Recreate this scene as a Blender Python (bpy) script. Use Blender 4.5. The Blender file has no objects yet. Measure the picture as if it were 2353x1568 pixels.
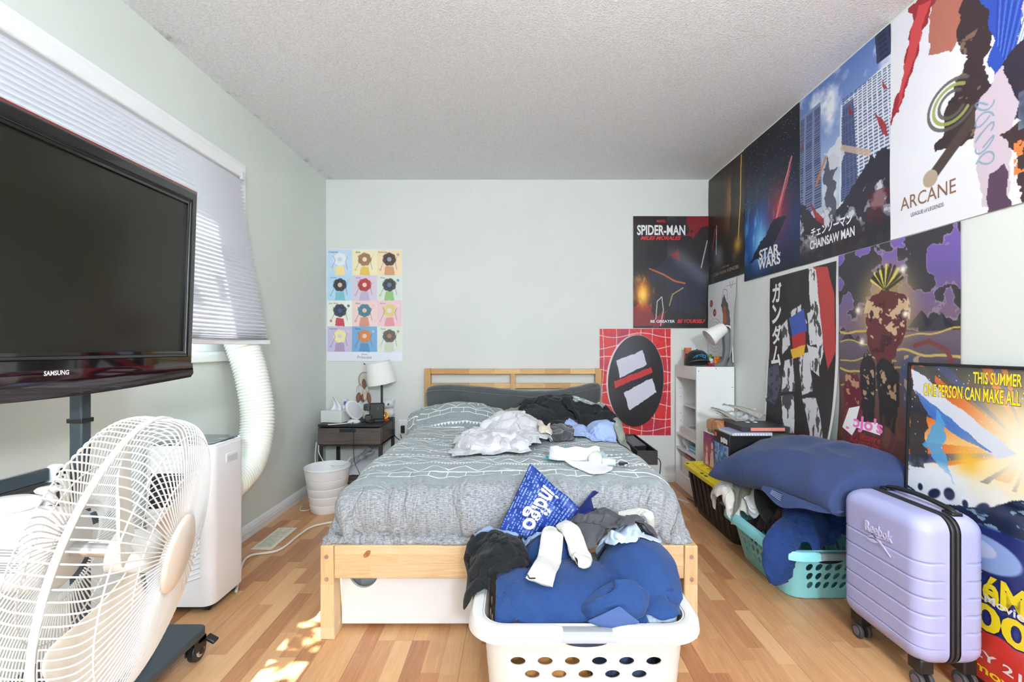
import bpy, bmesh, math, random
import numpy as np
from mathutils import Vector, Matrix, noise as mnoise
random.seed(7)
PI = math.pi
SC = bpy.context.scene
COL = SC.collection

# ------------------------------------------------------------------ camera
FPX, PPX, PPY, EYE = 1060.0, 1187.0, 798.0, 1.085
cam_data = bpy.data.cameras.new('camera')
cam = bpy.data.objects.new('camera', cam_data); COL.objects.link(cam)
cam.location = (0, 0, EYE); cam.rotation_euler = (PI / 2, 0, 0)
cam_data.sensor_fit = 'HORIZONTAL'; cam_data.sensor_width = 36.0
cam_data.lens = FPX / 2353 * 36.0
cam_data.shift_x = -(PPX - 1176.5) / 2353
cam_data.shift_y = (PPY - 784.0) / 2353
cam_data.clip_start = 0.02
SC.camera = cam

# ------------------------------------------------------------------ view, world, sun, lamps
SC.view_settings.view_transform = 'Standard'
SC.view_settings.look = 'None'
SC.view_settings.gamma = 1.0
SC.view_settings.use_curve_mapping = False
SC.view_settings.exposure = -0.15
SC.cycles.max_bounces = 9
SC.cycles.diffuse_bounces = 6
SC.cycles.transparent_max_bounces = 16
SC.cycles.caustics_reflective = False
SC.cycles.caustics_refractive = False
SC.cycles.sample_clamp_indirect = 6.0
SC.cycles.use_denoising = True

world = bpy.data.worlds.new('sky'); SC.world = world; world.use_nodes = True
wn = world.node_tree.nodes; wn.clear()
_o = wn.new('ShaderNodeOutputWorld'); _b = wn.new('ShaderNodeBackground')
_b.inputs[0].default_value = (0.80, 0.98, 1.0, 1); _b.inputs[1].default_value = 4.6
world.node_tree.links.new(_b.outputs[0], _o.inputs[0])

def lamp(name, kind, loc, energy, color=(1, 1, 1), size=0.3, rot=(0, 0, 0), size_y=None):
    d = bpy.data.lights.new(name, kind); d.energy = energy; d.color = color
    if kind == 'AREA':
        d.shape = 'DISK' if size_y is None else 'RECTANGLE'; d.size = size
        if size_y: d.size_y = size_y
    elif kind == 'POINT': d.shadow_soft_size = size
    elif kind == 'SUN': d.angle = size
    o = bpy.data.objects.new(name, d); o.location = loc; o.rotation_euler = rot; COL.objects.link(o)
    return o

sun = lamp('sun', 'SUN', (-4, 1.8, 6), 60.0, (1.0, 0.97, 0.92), 0.009)
sun.rotation_euler = Vector((0.66, -0.06, -1.05)).to_track_quat('-Z', 'Y').to_euler()
lamp('ceiling_light_glow', 'POINT', (0.45, 0.75, 2.20), 36.0, (0.86, 0.93, 1.0), 0.12)
lamp('added_fill_glow', 'POINT', (0.55, -1.9, 1.84), 335.0, (0.84, 0.925, 1.0), 0.14)  # added fill from behind the camera, brightens ceiling and back wall

# ------------------------------------------------------------------ helpers: placing
def at(px, py, Y):
    return Vector(((px - PPX) * Y / FPX, Y, EYE - (py - PPY) * Y / FPX))

def lin(c):
    out = []
    for v in c[:3]:
        v = v / 255.0
        out.append(v / 12.92 if v <= 0.04045 else ((v + 0.055) / 1.055) ** 2.4)
    return (*out, 1.0)

BASE = {}
def link(o, parent=None, base=None):
    COL.objects.link(o)
    if parent is not None:
        o.parent = parent; BASE[o] = BASE.get(parent, Vector((0, 0, 0)))
    else:
        BASE[o] = Vector(base) if base is not None else Vector((0, 0, 0))
    return o

def tag(o, label=None, cat=None, group=None, kind=None):
    if label: o['label'] = label
    if cat: o['category'] = cat
    if group: o['group'] = group
    if kind: o['kind'] = kind
    return o

def thing(name, base, label, cat, group=None):
    o = bpy.data.objects.new(name, None); o.location = base; o.empty_display_size = 0.05
    link(o, None, base)
    return tag(o, label, cat, group)

# ------------------------------------------------------------------ helpers: mesh building (world coordinates)
class MB:
    def __init__(s): s.v = []; s.f = []; s.m = []; s.mi = 0
    def add(s, vs, fs):
        n = len(s.v); s.v.extend([tuple(p) for p in vs])
        for f in fs: s.f.append([i + n for i in f]); s.m.append(s.mi)
        return s
    def box(s, a, b, rot=None, piv=None):
        x0, y0, z0 = a; x1, y1, z1 = b
        vs = [Vector(p) for p in ((x0,y0,z0),(x1,y0,z0),(x1,y1,z0),(x0,y1,z0),(x0,y0,z1),(x1,y0,z1),(x1,y1,z1),(x0,y1,z1))]
        if rot is not None:
            c = Vector(piv) if piv is not None else (Vector(a) + Vector(b)) / 2
            vs = [c + rot @ (p - c) for p in vs]
        return s.add(vs, [(0,3,2,1),(4,5,6,7),(0,1,5,4),(1,2,6,5),(2,3,7,6),(3,0,4,7)])
    def tube(s, pts, r, n=10, closed=False, caps=True):
        pts = [Vector(p) for p in pts]; k = len(pts)
        rs = r if isinstance(r, (list, tuple)) else [r] * k
        T = []
        for i in range(k):
            if closed: t = pts[(i + 1) % k] - pts[i - 1]
            else: t = pts[min(i + 1, k - 1)] - pts[max(i - 1, 0)]
            T.append(t.normalized() if t.length > 1e-9 else Vector((0, 0, 1)))
        u = T[0].orthogonal().normalized(); vs = []
        for i in range(k):
            u = (u - T[i] * u.dot(T[i]))
            u = u.normalized() if u.length > 1e-6 else T[i].orthogonal().normalized()
            w = T[i].cross(u)
            for j in range(n):
                a = 2 * PI * j / n
                vs.append(pts[i] + (u * math.cos(a) + w * math.sin(a)) * rs[i])
        fs = []
        for i in range(k if closed else k - 1):
            for j in range(n):
                a = i * n + j; b = i * n + (j + 1) % n
                c = ((i + 1) % k) * n + (j + 1) % n; d = ((i + 1) % k) * n + j
                fs.append((a, b, c, d))
        if caps and not closed:
            fs.append(tuple(range(n - 1, -1, -1))); fs.append(tuple((k - 1) * n + j for j in range(n)))
        return s.add(vs, fs)
    def lathe(s, prof, origin, axis=(0, 0, 1), n=32, sx=1.0, sy=1.0, ref=None):
        """prof: list of (radius, height along the axis)"""
        ax = Vector(axis).normalized(); o = Vector(origin)
        u = Vector(ref) if ref is not None else ax.orthogonal()
        u = (u - ax * u.dot(ax)).normalized(); w = ax.cross(u)
        vs = []; k = len(prof)
        for (r, h) in prof:
            for j in range(n):
                a = 2 * PI * j / n
                vs.append(o + ax * h + u * (r * sx * math.cos(a)) + w * (r * sy * math.sin(a)))
        fs = []
        for i in range(k - 1):
            for j in range(n):
                fs.append((i*n+j, i*n+(j+1)%n, (i+1)*n+(j+1)%n, (i+1)*n+j))
        if prof[0][0] > 1e-6: fs.append(tuple(range(n - 1, -1, -1)))
        if prof[-1][0] > 1e-6: fs.append(tuple((k - 1) * n + j for j in range(n)))
        return s.add(vs, fs)
    def prism(s, poly, h0, h1, fn):
        """poly: 2-D outline; fn(a, b, h) -> world point"""
        n = len(poly)
        vs = [fn(a, b, h0) for a, b in poly] + [fn(a, b, h1) for a, b in poly]
        fs = [tuple(range(n - 1, -1, -1)), tuple(range(n, 2 * n))]
        for i in range(n): fs.append((i, (i + 1) % n, n + (i + 1) % n, n + i))
        return s.add(vs, fs)
    def grid(s, P):
        n, m = P.shape[:2]
        vs = P.reshape(-1, 3); idx = np.arange(n * m).reshape(n, m)
        q = np.stack([idx[:-1, :-1], idx[1:, :-1], idx[1:, 1:], idx[:-1, 1:]], -1).reshape(-1, 4)
        return s.add([tuple(p) for p in vs], [tuple(int(i) for i in f) for f in q])
    def build(s, name, mats, parent=None, base=None, smooth=None, bevel=0.0, sub=0, segs=2, kind=None, solid=0.0, weld=0.0):
        b = BASE.get(parent, Vector((0, 0, 0))) if parent is not None else Vector(base if base is not None else (0, 0, 0))
        me = bpy.data.meshes.new(name)
        me.from_pydata([(p[0] - b.x, p[1] - b.y, p[2] - b.z) for p in s.v], [], s.f)
        if not isinstance(mats, (list, tuple)): mats = [mats]
        for m_ in mats: me.materials.append(m_)
        me.polygons.foreach_set('material_index', np.array(s.m, dtype=np.int32))
        bm = bmesh.new(); bm.from_mesh(me)
        if weld: bmesh.ops.remove_doubles(bm, verts=bm.verts, dist=weld)
        bmesh.ops.recalc_face_normals(bm, faces=bm.faces); bm.to_mesh(me); bm.free()
        o = bpy.data.objects.new(name, me); link(o, parent, base)
        if parent is None and base is not None: o.location = base
        if smooth is not None:
            me.polygons.foreach_set('use_smooth', np.ones(len(me.polygons), dtype=bool))
            if smooth < 170:
                try: me.set_sharp_from_angle(angle=math.radians(smooth))
                except Exception: pass
        if solid:
            md = o.modifiers.new('solid', 'SOLIDIFY'); md.thickness = solid; md.offset = 0
        if bevel:
            md = o.modifiers.new('bevel', 'BEVEL'); md.width = bevel; md.segments = segs
            md.limit_method = 'ANGLE'; md.angle_limit = math.radians(40)
            md.harden_normals = False
            me.polygons.foreach_set('use_smooth', np.ones(len(me.polygons), dtype=bool))
            try: me.set_sharp_from_angle(angle=math.radians(38))
            except Exception: pass
        if sub:
            md = o.modifiers.new('sub', 'SUBSURF'); md.levels = sub; md.render_levels = sub
        if kind: o['kind'] = kind
        return o

def boxpart(name, a, b, m, parent, bevel=0.003, segs=2, rot=None, piv=None):
    return MB().box(a, b, rot, piv).build(name, m, parent, bevel=bevel, segs=segs)

def spline(pts, n=8):
    """Catmull-Rom through the points"""
    P = [Vector(p) for p in pts]; out = []
    for i in range(len(P) - 1):
        p0 = P[max(i - 1, 0)]; p1 = P[i]; p2 = P[i + 1]; p3 = P[min(i + 2, len(P) - 1)]
        for k in range(n):
            t = k / n
            out.append(0.5 * ((2 * p1) + (p2 - p0) * t + (2*p0 - 5*p1 + 4*p2 - p3) * t*t + (-p0 + 3*p1 - 3*p2 + p3) * t**3))
    out.append(P[-1]); return out

def rrect(x0, y0, x1, y1, r, n=6):
    pts = []
    for cx, cy, a0 in ((x1 - r, y1 - r, 0), (x0 + r, y1 - r, 90), (x0 + r, y0 + r, 180), (x1 - r, y0 + r, 270)):
        for k in range(n + 1):
            a = math.radians(a0 + 90 * k / n); pts.append((cx + r * math.cos(a), cy + r * math.sin(a)))
    return pts

# ------------------------------------------------------------------ helpers: shader maths
class X:
    """a socket or number inside a node tree, with arithmetic"""
    def __init__(s, nt, v): s.nt = nt; s.v = v
    def _m(s, op, *args):
        n = s.nt.nodes.new('ShaderNodeMath'); n.operation = op
        for i, a in enumerate((s,) + args):
            a = a.v if isinstance(a, X) else a
            if isinstance(a, (int, float)): n.inputs[i].default_value = a
            else: s.nt.links.new(a, n.inputs[i])
        return X(s.nt, n.outputs[0])
    def __add__(s, o): return s._m('ADD', o)
    __radd__ = __add__
    def __sub__(s, o): return s._m('SUBTRACT', o)
    def __rsub__(s, o): return X(s.nt, o)._m('SUBTRACT', s)
    def __mul__(s, o): return s._m('MULTIPLY', o)
    __rmul__ = __mul__
    def __truediv__(s, o): return s._m('DIVIDE', o)
    def fract(s): return s._m('FRACT')
    def floor(s): return s._m('FLOOR')
    def abs(s): return s._m('ABSOLUTE')
    def lt(s, o): return s._m('LESS_THAN', o)
    def gt(s, o): return s._m('GREATER_THAN', o)
    def min(s, o): return s._m('MINIMUM', o)
    def max(s, o): return s._m('MAXIMUM', o)
    def mod(s, o): return s._m('FLOORED_MODULO', o)
    def sin(s): return s._m('SINE')
    def clamp(s): return s.max(0.0).min(1.0)

class Mat:
    def __init__(s, name, color, rough=0.5, metal=0.0, spec=0.5, coat=0.0, sheen=0.0, trans=0.0, alpha=1.0):
        s.m = bpy.data.materials.new(name); s.m.use_nodes = True
        s.nt = s.m.node_tree; s.b = s.nt.nodes['Principled BSDF']
        s.b.inputs['Base Color'].default_value = lin(color)
        s.b.inputs['Roughness'].default_value = rough; s.b.inputs['Metallic'].default_value = metal
        s.b.inputs['Specular IOR Level'].default_value = spec
        s.b.inputs['Coat Weight'].default_value = coat; s.b.inputs['Sheen Weight'].default_value = sheen
        s.b.inputs['Transmission Weight'].default_value = trans; s.b.inputs['Alpha'].default_value = alpha
        s._tc = None
    def new(s, t): return s.nt.nodes.new(t)
    def ln(s, a, b): s.nt.links.new(a.v if isinstance(a, X) else a, b)
    def coord(s, which='Object'):
        if s._tc is None: s._tc = s.new('ShaderNodeTexCoord')
        return s._tc.outputs[which]
    def xyz(s, sock):
        n = s.new('ShaderNodeSeparateXYZ'); s.ln(sock, n.inputs[0])
        return [X(s.nt, n.outputs[i]) for i in range(3)]
    def vec(s, x, y, z=0.0):
        n = s.new('ShaderNodeCombineXYZ')
        for i, a in enumerate((x, y, z)):
            if isinstance(a, X): s.ln(a, n.inputs[i])
            else: n.inputs[i].default_value = a
        return n.outputs[0]
    def scale(s, sock, k):
        n = s.new('ShaderNodeMapping'); n.inputs['Scale'].default_value = k if isinstance(k, (tuple, list)) else (k, k, k)
        s.ln(sock, n.inputs[0]); return n.outputs[0]
    def noise(s, sock, scale=5.0, detail=3.0, rough=0.55, dist=0.0):
        n = s.new('ShaderNodeTexNoise'); n.inputs['Scale'].default_value = scale
        n.inputs['Detail'].default_value = detail; n.inputs['Roughness'].default_value = rough
        n.inputs['Distortion'].default_value = dist
        if sock is not None: s.ln(sock, n.inputs['Vector'])
        return X(s.nt, n.outputs[0])
    def white(s, sock):
        n = s.new('ShaderNodeTexWhiteNoise'); n.noise_dimensions = '3D'; s.ln(sock, n.inputs['Vector'])
        return X(s.nt, n.outputs['Value'])
    def voronoi(s, sock, scale, feature='F1'):
        n = s.new('ShaderNodeTexVoronoi'); n.feature = feature; n.inputs['Scale'].default_value = scale
        s.ln(sock, n.inputs['Vector']); return X(s.nt, n.outputs['Distance'])
    def ramp(s, fac, stops, interp='LINEAR'):
        n = s.new('ShaderNodeValToRGB'); cr = n.color_ramp; cr.interpolation = interp
        while len(cr.elements) < len(stops): cr.elements.new(0.5)
        for e, (p, c) in zip(cr.elements, stops): e.position = p; e.color = lin(c)
        s.ln(fac, n.inputs[0]); return n.outputs[0]
    def mix(s, fac, a, b, mode='MIX'):
        n = s.new('ShaderNodeMix'); n.data_type = 'RGBA'; n.blend_type = mode
        if isinstance(fac, (int, float)): n.inputs[0].default_value = fac
        else: s.ln(fac, n.inputs[0])
        for i, c in ((6, a), (7, b)):
            if isinstance(c, (tuple, list)): n.inputs[i].default_value = lin(c)
            else: s.ln(c, n.inputs[i])
        return n.outputs[2]
    def col(s, sock): s.ln(sock, s.b.inputs['Base Color']); return s
    def bump(s, h, strength=0.3, dist=0.005):
        n = s.new('ShaderNodeBump'); n.inputs['Strength'].default_value = strength; n.inputs['Distance'].default_value = dist
        s.ln(h, n.inputs['Height']); s.nt.links.new(n.outputs[0], s.b.inputs['Normal']); return s

_MC = {}
def pm(name, color, rough=0.5, metal=0.0, tex=0.06, scale=60.0, bump=0.0, **kw):
    """plain coloured material with a slight procedural mottling"""
    key = name
    if key in _MC: return _MC[key]
    M = Mat(name, color, rough, metal, **kw)
    if tex:
        nz = M.noise(M.coord(), scale, 3.0)
        d = tuple(max(0, c * (1 - tex)) for c in color); l = tuple(min(255, c * (1 + tex)) for c in color)
        M.col(M.ramp(nz, [(0.3, d), (0.7, l)]))
        if bump: M.bump(nz, bump, 0.004)
    _MC[key] = M.m; return M.m

def cloth_mat(name, color, var=0.10, weave=900.0, rough=0.9, sheen=0.08, fine=0.25, wr=0.35):
    if name in _MC: return _MC[name]
    M = Mat(name, color, rough, sheen=sheen, spec=0.2)
    nz = M.noise(M.coord(), 9.0, 4.0); n2 = M.noise(M.coord(), weave, 2.0)
    d = tuple(c * (1 - var) for c in color); l = tuple(min(255, c * (1 + var * 0.6)) for c in color)
    M.col(M.ramp(nz * 0.6 + n2 * 0.4, [(0.3, d), (0.7, l)]))
    cr = (M.noise(M.coord(), 13.0, 3.0, 0.55, 1.3) * 2.0 - 1.0).abs()
    M.bump(n2 * (fine * 0.06) + cr * wr * 0.9, 0.75, 0.018); _MC[name] = M.m; return M.m

def wood_mat(name, light, mid, dark, axis=0, seg=0.35, strip=0.0, grain=1.0, rough=0.45, knots=False):
    """glued-up timber: grain along `axis`, blocks of length seg and strips of height `strip`"""
    M = Mat(name, mid, rough)
    p = M.xyz(M.coord())
    L = p[axis]; A = p[(axis + 1) % 3]; B = p[(axis + 2) % 3]
    st = (B / strip).floor() if strip else B * 0.0
    row = M.white(M.vec(st, 3.7, 1.1))
    blk = ((L / seg) + row * 5.0).floor()
    rnd = M.white(M.vec(blk, st, 0.3))
    v = M.vec(L * 2.2 + rnd * 17.0, A * 26.0 + rnd * 5.0, B * 26.0)
    g = M.noise(v, 3.2 * grain, 5.0, 0.6, 1.2)
    f = M.noise(M.vec(L * 6.0, A * 160.0, B * 160.0), 2.0, 2.0)
    t = g * 0.62 + f * 0.16 + (rnd - 0.5) * 0.42 + 0.11
    M.col(M.ramp(t, [(0.22, light), (0.5, mid), (0.82, dark)]))
    M.bump(f, 0.08, 0.002)
    return M.m

def emit_mat(name, color, strength):
    M = Mat(name, color); M.b.inputs['Emission Color'].default_value = lin(color)
    M.b.inputs['Emission Strength'].default_value = strength; return M.m

# ------------------------------------------------------------------ helpers: soft cloth (position based)
def grid_faces(n, m, off=0):
    idx = np.arange(n * m).reshape(n, m) + off
    return np.stack([idx[:-1, :-1], idx[1:, :-1], idx[1:, 1:], idx[:-1, 1:]], -1).reshape(-1, 4)

def grid_edges(n, m, bend=True):
    i = np.arange(n * m).reshape(n, m); E = []
    E += [np.stack([i[:-1].ravel(), i[1:].ravel()], 1), np.stack([i[:, :-1].ravel(), i[:, 1:].ravel()], 1)]
    E += [np.stack([i[:-1, :-1].ravel(), i[1:, 1:].ravel()], 1), np.stack([i[1:, :-1].ravel(), i[:-1, 1:].ravel()], 1)]
    W = [np.ones(len(e)) for e in E]
    if bend:
        for e in (np.stack([i[:-2].ravel(), i[2:].ravel()], 1), np.stack([i[:, :-2].ravel(), i[:, 2:].ravel()], 1)):
            E.append(e); W.append(np.full(len(e), 0.25))
    return np.concatenate(E), np.concatenate(W)

def relax(P, E, W, rest, iters=80, grav=0.0006, collide=None, pin=None, press=0.0, faces=None, damp=0.9, sub=3):
    P = P.copy(); Q = P.copy(); N = len(P)
    a, b = E[:, 0], E[:, 1]
    cnt = np.bincount(a, W, N) + np.bincount(b, W, N) + 1e-9
    P0 = P.copy()
    for it in range(iters):
        V = (P - Q) * damp; Q = P.copy(); P = P + V; P[:, 2] -= grav
        if press and faces is not None:
            d1 = P[faces[:, 2]] - P[faces[:, 0]]; d2 = P[faces[:, 3]] - P[faces[:, 1]]
            nf = np.cross(d1, d2)
            nv = np.stack([sum(np.bincount(faces[:, k], nf[:, c], N) for k in range(4)) for c in range(3)], 1)
            P = P + nv * press
        for s_ in range(sub):
            d = P[b] - P[a]; L = np.sqrt((d * d).sum(1)) + 1e-12
            c = (W * (L - rest) / L)[:, None] * d * 0.5
            dx = np.stack([np.bincount(a, c[:, k], N) - np.bincount(b, c[:, k], N) for k in range(3)], 1)
            P = P + dx / cnt[:, None] * 2.2
            if collide is not None: P = collide(P, Q)
            if pin is not None: P[pin] = P0[pin]
    return P

def rest_of(P, E, scale=1.0, sx=None):
    d = P[E[:, 1]] - P[E[:, 0]]; return np.sqrt((d * d).sum(1)) * scale

def vnoise(x, y, seed=0, octaves=4, freq=1.0, gain=0.5):
    """numpy value noise in 0..1"""
    x = np.asarray(x, float) * freq; y = np.asarray(y, float) * freq
    tot = 0; amp = 1; s = 0
    for o in range(octaves):
        xi = np.floor(x).astype(np.int64); yi = np.floor(y).astype(np.int64); xf = x - xi; yf = y - yi
        u = xf * xf * (3 - 2 * xf); v = yf * yf * (3 - 2 * yf)
        def h(a, b):
            n = (a * 374761393 + b * 668265263 + (seed + o * 17) * 974634541) & 0x7fffffff
            n = ((n ^ (n >> 13)) * 1274126177) & 0x7fffffff
            return ((n ^ (n >> 16)) & 0xffff) / 65535.0
        tot = tot + amp * ((h(xi, yi) * (1-u) + h(xi+1, yi) * u) * (1-v) + (h(xi, yi+1) * (1-u) + h(xi+1, yi+1) * u) * v)
        s += amp; amp *= gain; x = x * 2.03; y = y * 2.03
    return tot / s

def mesh_np(name, V, F, mat, parent=None, base=None, smooth=True, sub=0, uv=None, cols=None, solid=0.0):
    b = BASE.get(parent, Vector((0, 0, 0))) if parent is not None else Vector(base if base is not None else (0, 0, 0))
    me = bpy.data.meshes.new(name); V = np.asarray(V, float) - np.array(b); F = np.asarray(F)
    me.vertices.add(len(V)); me.vertices.foreach_set('co', V.ravel())
    k = F.shape[1]; me.loops.add(F.size); me.polygons.add(len(F))
    me.loops.foreach_set('vertex_index', F.ravel().astype(np.int32))
    me.polygons.foreach_set('loop_start', (np.arange(len(F)) * k).astype(np.int32))
    me.update(calc_edges=True); me.validate()
    for m_ in (mat if isinstance(mat, (list, tuple)) else [mat]): me.materials.append(m_)
    if smooth: me.polygons.foreach_set('use_smooth', np.ones(len(F), dtype=bool))
    if uv is not None:
        l = me.uv_layers.new(name='UVMap'); l.data.foreach_set('uv', np.asarray(uv)[F.ravel()].ravel())
    if cols is not None:
        ca = me.color_attributes.new(name='print', type='FLOAT_COLOR', domain='POINT')
        ca.data.foreach_set('color', np.concatenate([cols, np.ones((len(cols), 1))], 1).astype(np.float32).ravel())
    o = bpy.data.objects.new(name, me); link(o, parent, base)
    if parent is None and base is not None: o.location = base
    if solid:
        md = o.modifiers.new('solid', 'SOLIDIFY'); md.thickness = solid; md.offset = 0
    if sub:
        md = o.modifiers.new('sub', 'SUBSURF'); md.levels = sub; md.render_levels = sub
    return o

# ------------------------------------------------------------------ helpers: lettering
def lettering(s, name, mat, fn, size, parent, align='CENTER', bold=0.0, sx=1.0, shear=0.0, spacing=1.0, fit=None, depth=0.0):
    """flat letters of the built-in typeface, laid by fn(x, y, h) -> world point"""
    cu = bpy.data.curves.new(name, 'FONT'); cu.body = s; cu.size = size; cu.align_x = align; cu.align_y = 'CENTER'
    cu.offset = bold; cu.shear = shear; cu.space_character = spacing; cu.resolution_u = 3
    ob = bpy.data.objects.new(name, cu); COL.objects.link(ob)
    dg = bpy.context.evaluated_depsgraph_get(); ev = ob.evaluated_get(dg); me = ev.to_mesh()
    vs = [(v.co.x * sx, v.co.y) for v in me.vertices]; fs = [tuple(p.vertices) for p in me.polygons]
    ev.to_mesh_clear(); bpy.data.objects.remove(ob); bpy.data.curves.remove(cu)
    if not vs: return None
    if fit is not None:
        xs = [a for a, _ in vs]; ys = [b for _, b in vs]
        w, h = max(xs) - min(xs), max(ys) - min(ys); mx, my = (max(xs) + min(xs)) / 2, (max(ys) + min(ys)) / 2
        kx = fit[0] / w; ky = fit[1] / h if fit[1] else kx
        vs = [((a - mx) * kx, (b - my) * ky) for a, b in vs]
    mb = MB(); mb.add([fn(a, b, 0.0012) for a, b in vs], fs)
    return mb.build(name, mat, parent)
# ================================================================== THE ROOM
XL, XR, YB, YF, ZC = -1.537, 1.551, 3.72, -2.4, 2.436

M = Mat('wall_paint', (214, 217, 203), 0.6, spec=0.3)
nz = M.noise(M.coord(), 2.2, 3.0)
M.col(M.ramp(nz, [(0.3, (211, 217, 211)), (0.7, (217, 223, 217))])); M.bump(M.noise(M.coord(), 260.0, 2.0), 0.06, 0.002)
paint = M.m
M = Mat('wall_paint_warm', (222, 220, 211), 0.6, spec=0.3)
nz = M.noise(M.coord(), 2.0, 3.0)
M.col(M.ramp(nz, [(0.3, (218, 222, 219)), (0.7, (223, 227, 224))])); M.bump(M.noise(M.coord(), 260.0, 2.0), 0.06, 0.002)
paint_warm = M.m

M = Mat('popcorn_ceiling', (226, 227, 228), 0.9, spec=0.15)
c = M.coord(); a1 = M.noise(c, 120.0, 3.0, 0.6); a2 = M.noise(c, 260.0, 2.0, 0.6)
hh = a1 * 0.7 + a2 * 0.4
x_, y_, z_ = M.xyz(c)
edge = (1.0 - (x_ + 1.537) / 0.075).clamp()
spots = ((M.noise(c, 7.0, 4.0, 0.65) - 0.56) * 7.0).clamp() * edge
base = M.ramp(hh, [(0.36, (222, 225, 229)), (0.55, (238, 241, 245)), (0.70, (250, 251, 253))])
M.col(M.mix(spots, base, (150, 143, 130))); M.bump(hh, 0.7, 0.009)
ceil_mat = M.m

M = Mat('laminate_floor', (196, 148, 102), 0.32, spec=0.45)
x_, y_, z_ = M.xyz(M.coord())
sw = 0.064
col_ = (x_ / sw).floor()
off = M.white(M.vec(col_, 1.7, 0.2))
ln_ = off * 0.18 + 0.30
k_ = (y_ / ln_ + off * 9.0).floor()
r = M.white(M.vec(col_, k_, 2.2)); r2 = M.white(M.vec(k_, col_, 5.1))
g = M.noise(M.vec(x_ * 34.0 + r * 31.0, y_ * 1.7 + r2 * 19.0, r * 4.0), 2.6, 5.0, 0.62, 1.4)
fine = M.noise(M.vec(x_ * 300.0, y_ * 9.0, r), 1.0, 2.0)
t = r * 0.66 + (g - 0.5) * 0.62 + (fine - 0.5) * 0.18 + 0.12
wood = M.ramp(t, [(0.0, (222, 180, 132)), (0.33, (206, 158, 112)), (0.62, (184, 130, 90)), (0.9, (150, 98, 66))])
fx = (x_ / sw).fract(); fy = (y_ / ln_ + off * 9.0).fract()
bx_ = (x_ / (sw * 3)).fract()
joint = (bx_.lt(0.008) + bx_.gt(0.995)).clamp() * 0.35 + (fx.lt(0.02) + fy.lt(0.004)).clamp() * 0.12
M.col(M.mix(joint, wood, (70, 44, 28))); M.bump(fine, 0.05, 0.001)
floor_mat = M.m

white_trim = pm('white_trim_paint', (236, 237, 238), 0.4, tex=0.012, scale=8)
base_white = pm('baseboard_paint', (228, 231, 235), 0.42, tex=0.02, scale=6)

def struct(mb, name, m, **kw):
    return mb.build(name, m, None, kind='structure', **kw)

struct(MB().box((XL - .14, YF - .1, -.06), (XR + .14, YB + .1, 0)), 'floor', floor_mat)
struct(MB().box((XL - .14, YF - .1, ZC), (XR + .14, YB + .1, ZC + .1)), 'ceiling', ceil_mat)
struct(MB().box((XL - .14, YB, 0), (XR + .14, YB + .1, ZC)), 'wall_back', paint_warm)
struct(MB().box((XR, YF, 0), (XR + .14, YB, ZC)), 'wall_right', paint_warm)
struct(MB().box((XL - .14, YF - .1, 0), (XR + .14, YF, ZC)), 'wall_front', paint_warm)
WY0, WY1, WZ0, WZ1 = 0.86, 2.52, 1.05, 2.035
w = MB()
w.box((XL - .14, YF, 0), (XL, YB, WZ0)); w.box((XL - .14, YF, WZ1), (XL, YB, ZC))
w.box((XL - .14, YF, WZ0), (XL, WY0, WZ1)); w.box((XL - .14, WY1, WZ0), (XL, YB, WZ1))
struct(w, 'wall_left', paint)

# baseboards with a stepped profile
def baseboard(name, p0, p1, nrm):
    p0, p1, nrm = Vector(p0), Vector(p1), Vector(nrm)
    prof = [(0, 0), (.016, 0), (.016, .038), (.013, .041), (.013, .046), (.016, .049), (.011, .062), (.007, .070), (0, .074)]
    mb = MB(); n = len(prof)
    vs = [p0 + nrm * a + Vector((0, 0, b)) for a, b in prof] + [p1 + nrm * a + Vector((0, 0, b)) for a, b in prof]
    mb.add(vs, [(i, (i + 1) % n, n + (i + 1) % n, n + i) for i in range(n)] + [tuple(range(n)), tuple(range(2 * n - 1, n - 1, -1))])
    return struct(mb, name, base_white)
baseboard('baseboard_left', (XL, YF, 0), (XL, YB, 0), (1, 0, 0))
baseboard('baseboard_back', (XL, YB, 0), (XR, YB, 0), (0, -1, 0))
baseboard('baseboard_right', (XR, YF, 0), (XR, YB, 0), (-1, 0, 0))

# window: frame, mullion, glass, casing
win = thing('window_1', (XL, (WY0 + WY1) / 2, WZ0), None, None); win['kind'] = 'structure'
vinyl = pm('window_vinyl', (243, 245, 247), 0.35, tex=0.0)
fr = MB(); xo, xi = XL - .11, XL - .05
fr.box((xo, WY0, WZ0), (xi, WY1, WZ0 + .05)); fr.box((xo, WY0, WZ1 - .05), (xi, WY1, WZ1))
fr.box((xo, WY0, WZ0 + .05), (xi, WY0 + .05, WZ1 - .05)); fr.box((xo, WY1 - .05, WZ0 + .05), (xi, WY1, WZ1 - .05))
fr.box((xo, 1.67, WZ0 + .05), (xi, 1.72, WZ1 - .05))
fr.build('window_frame', vinyl, win, bevel=.004, kind='structure')
gm = bpy.data.materials.new('window_glass'); gm.use_nodes = True
gt = gm.node_tree; gt.nodes.clear(); go = gt.nodes.new('ShaderNodeOutputMaterial')
g1 = gt.nodes.new('ShaderNodeBsdfTransparent'); g2 = gt.nodes.new('ShaderNodeBsdfGlossy'); g2.inputs['Roughness'].default_value = 0.02
g1.inputs[0].default_value = (.94, .98, .97, 1)
gx = gt.nodes.new('ShaderNodeMixShader'); gx.inputs[0].default_value = .06
gt.links.new(g1.outputs[0], gx.inputs[1]); gt.links.new(g2.outputs[0], gx.inputs[2]); gt.links.new(gx.outputs[0], go.inputs[0])
MB().box((XL - .083, WY0 + .05, WZ0 + .05), (XL - .077, WY1 - .05, WZ1 - .05)).build('pane', gm, win, kind='structure')
cs = MB()
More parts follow.
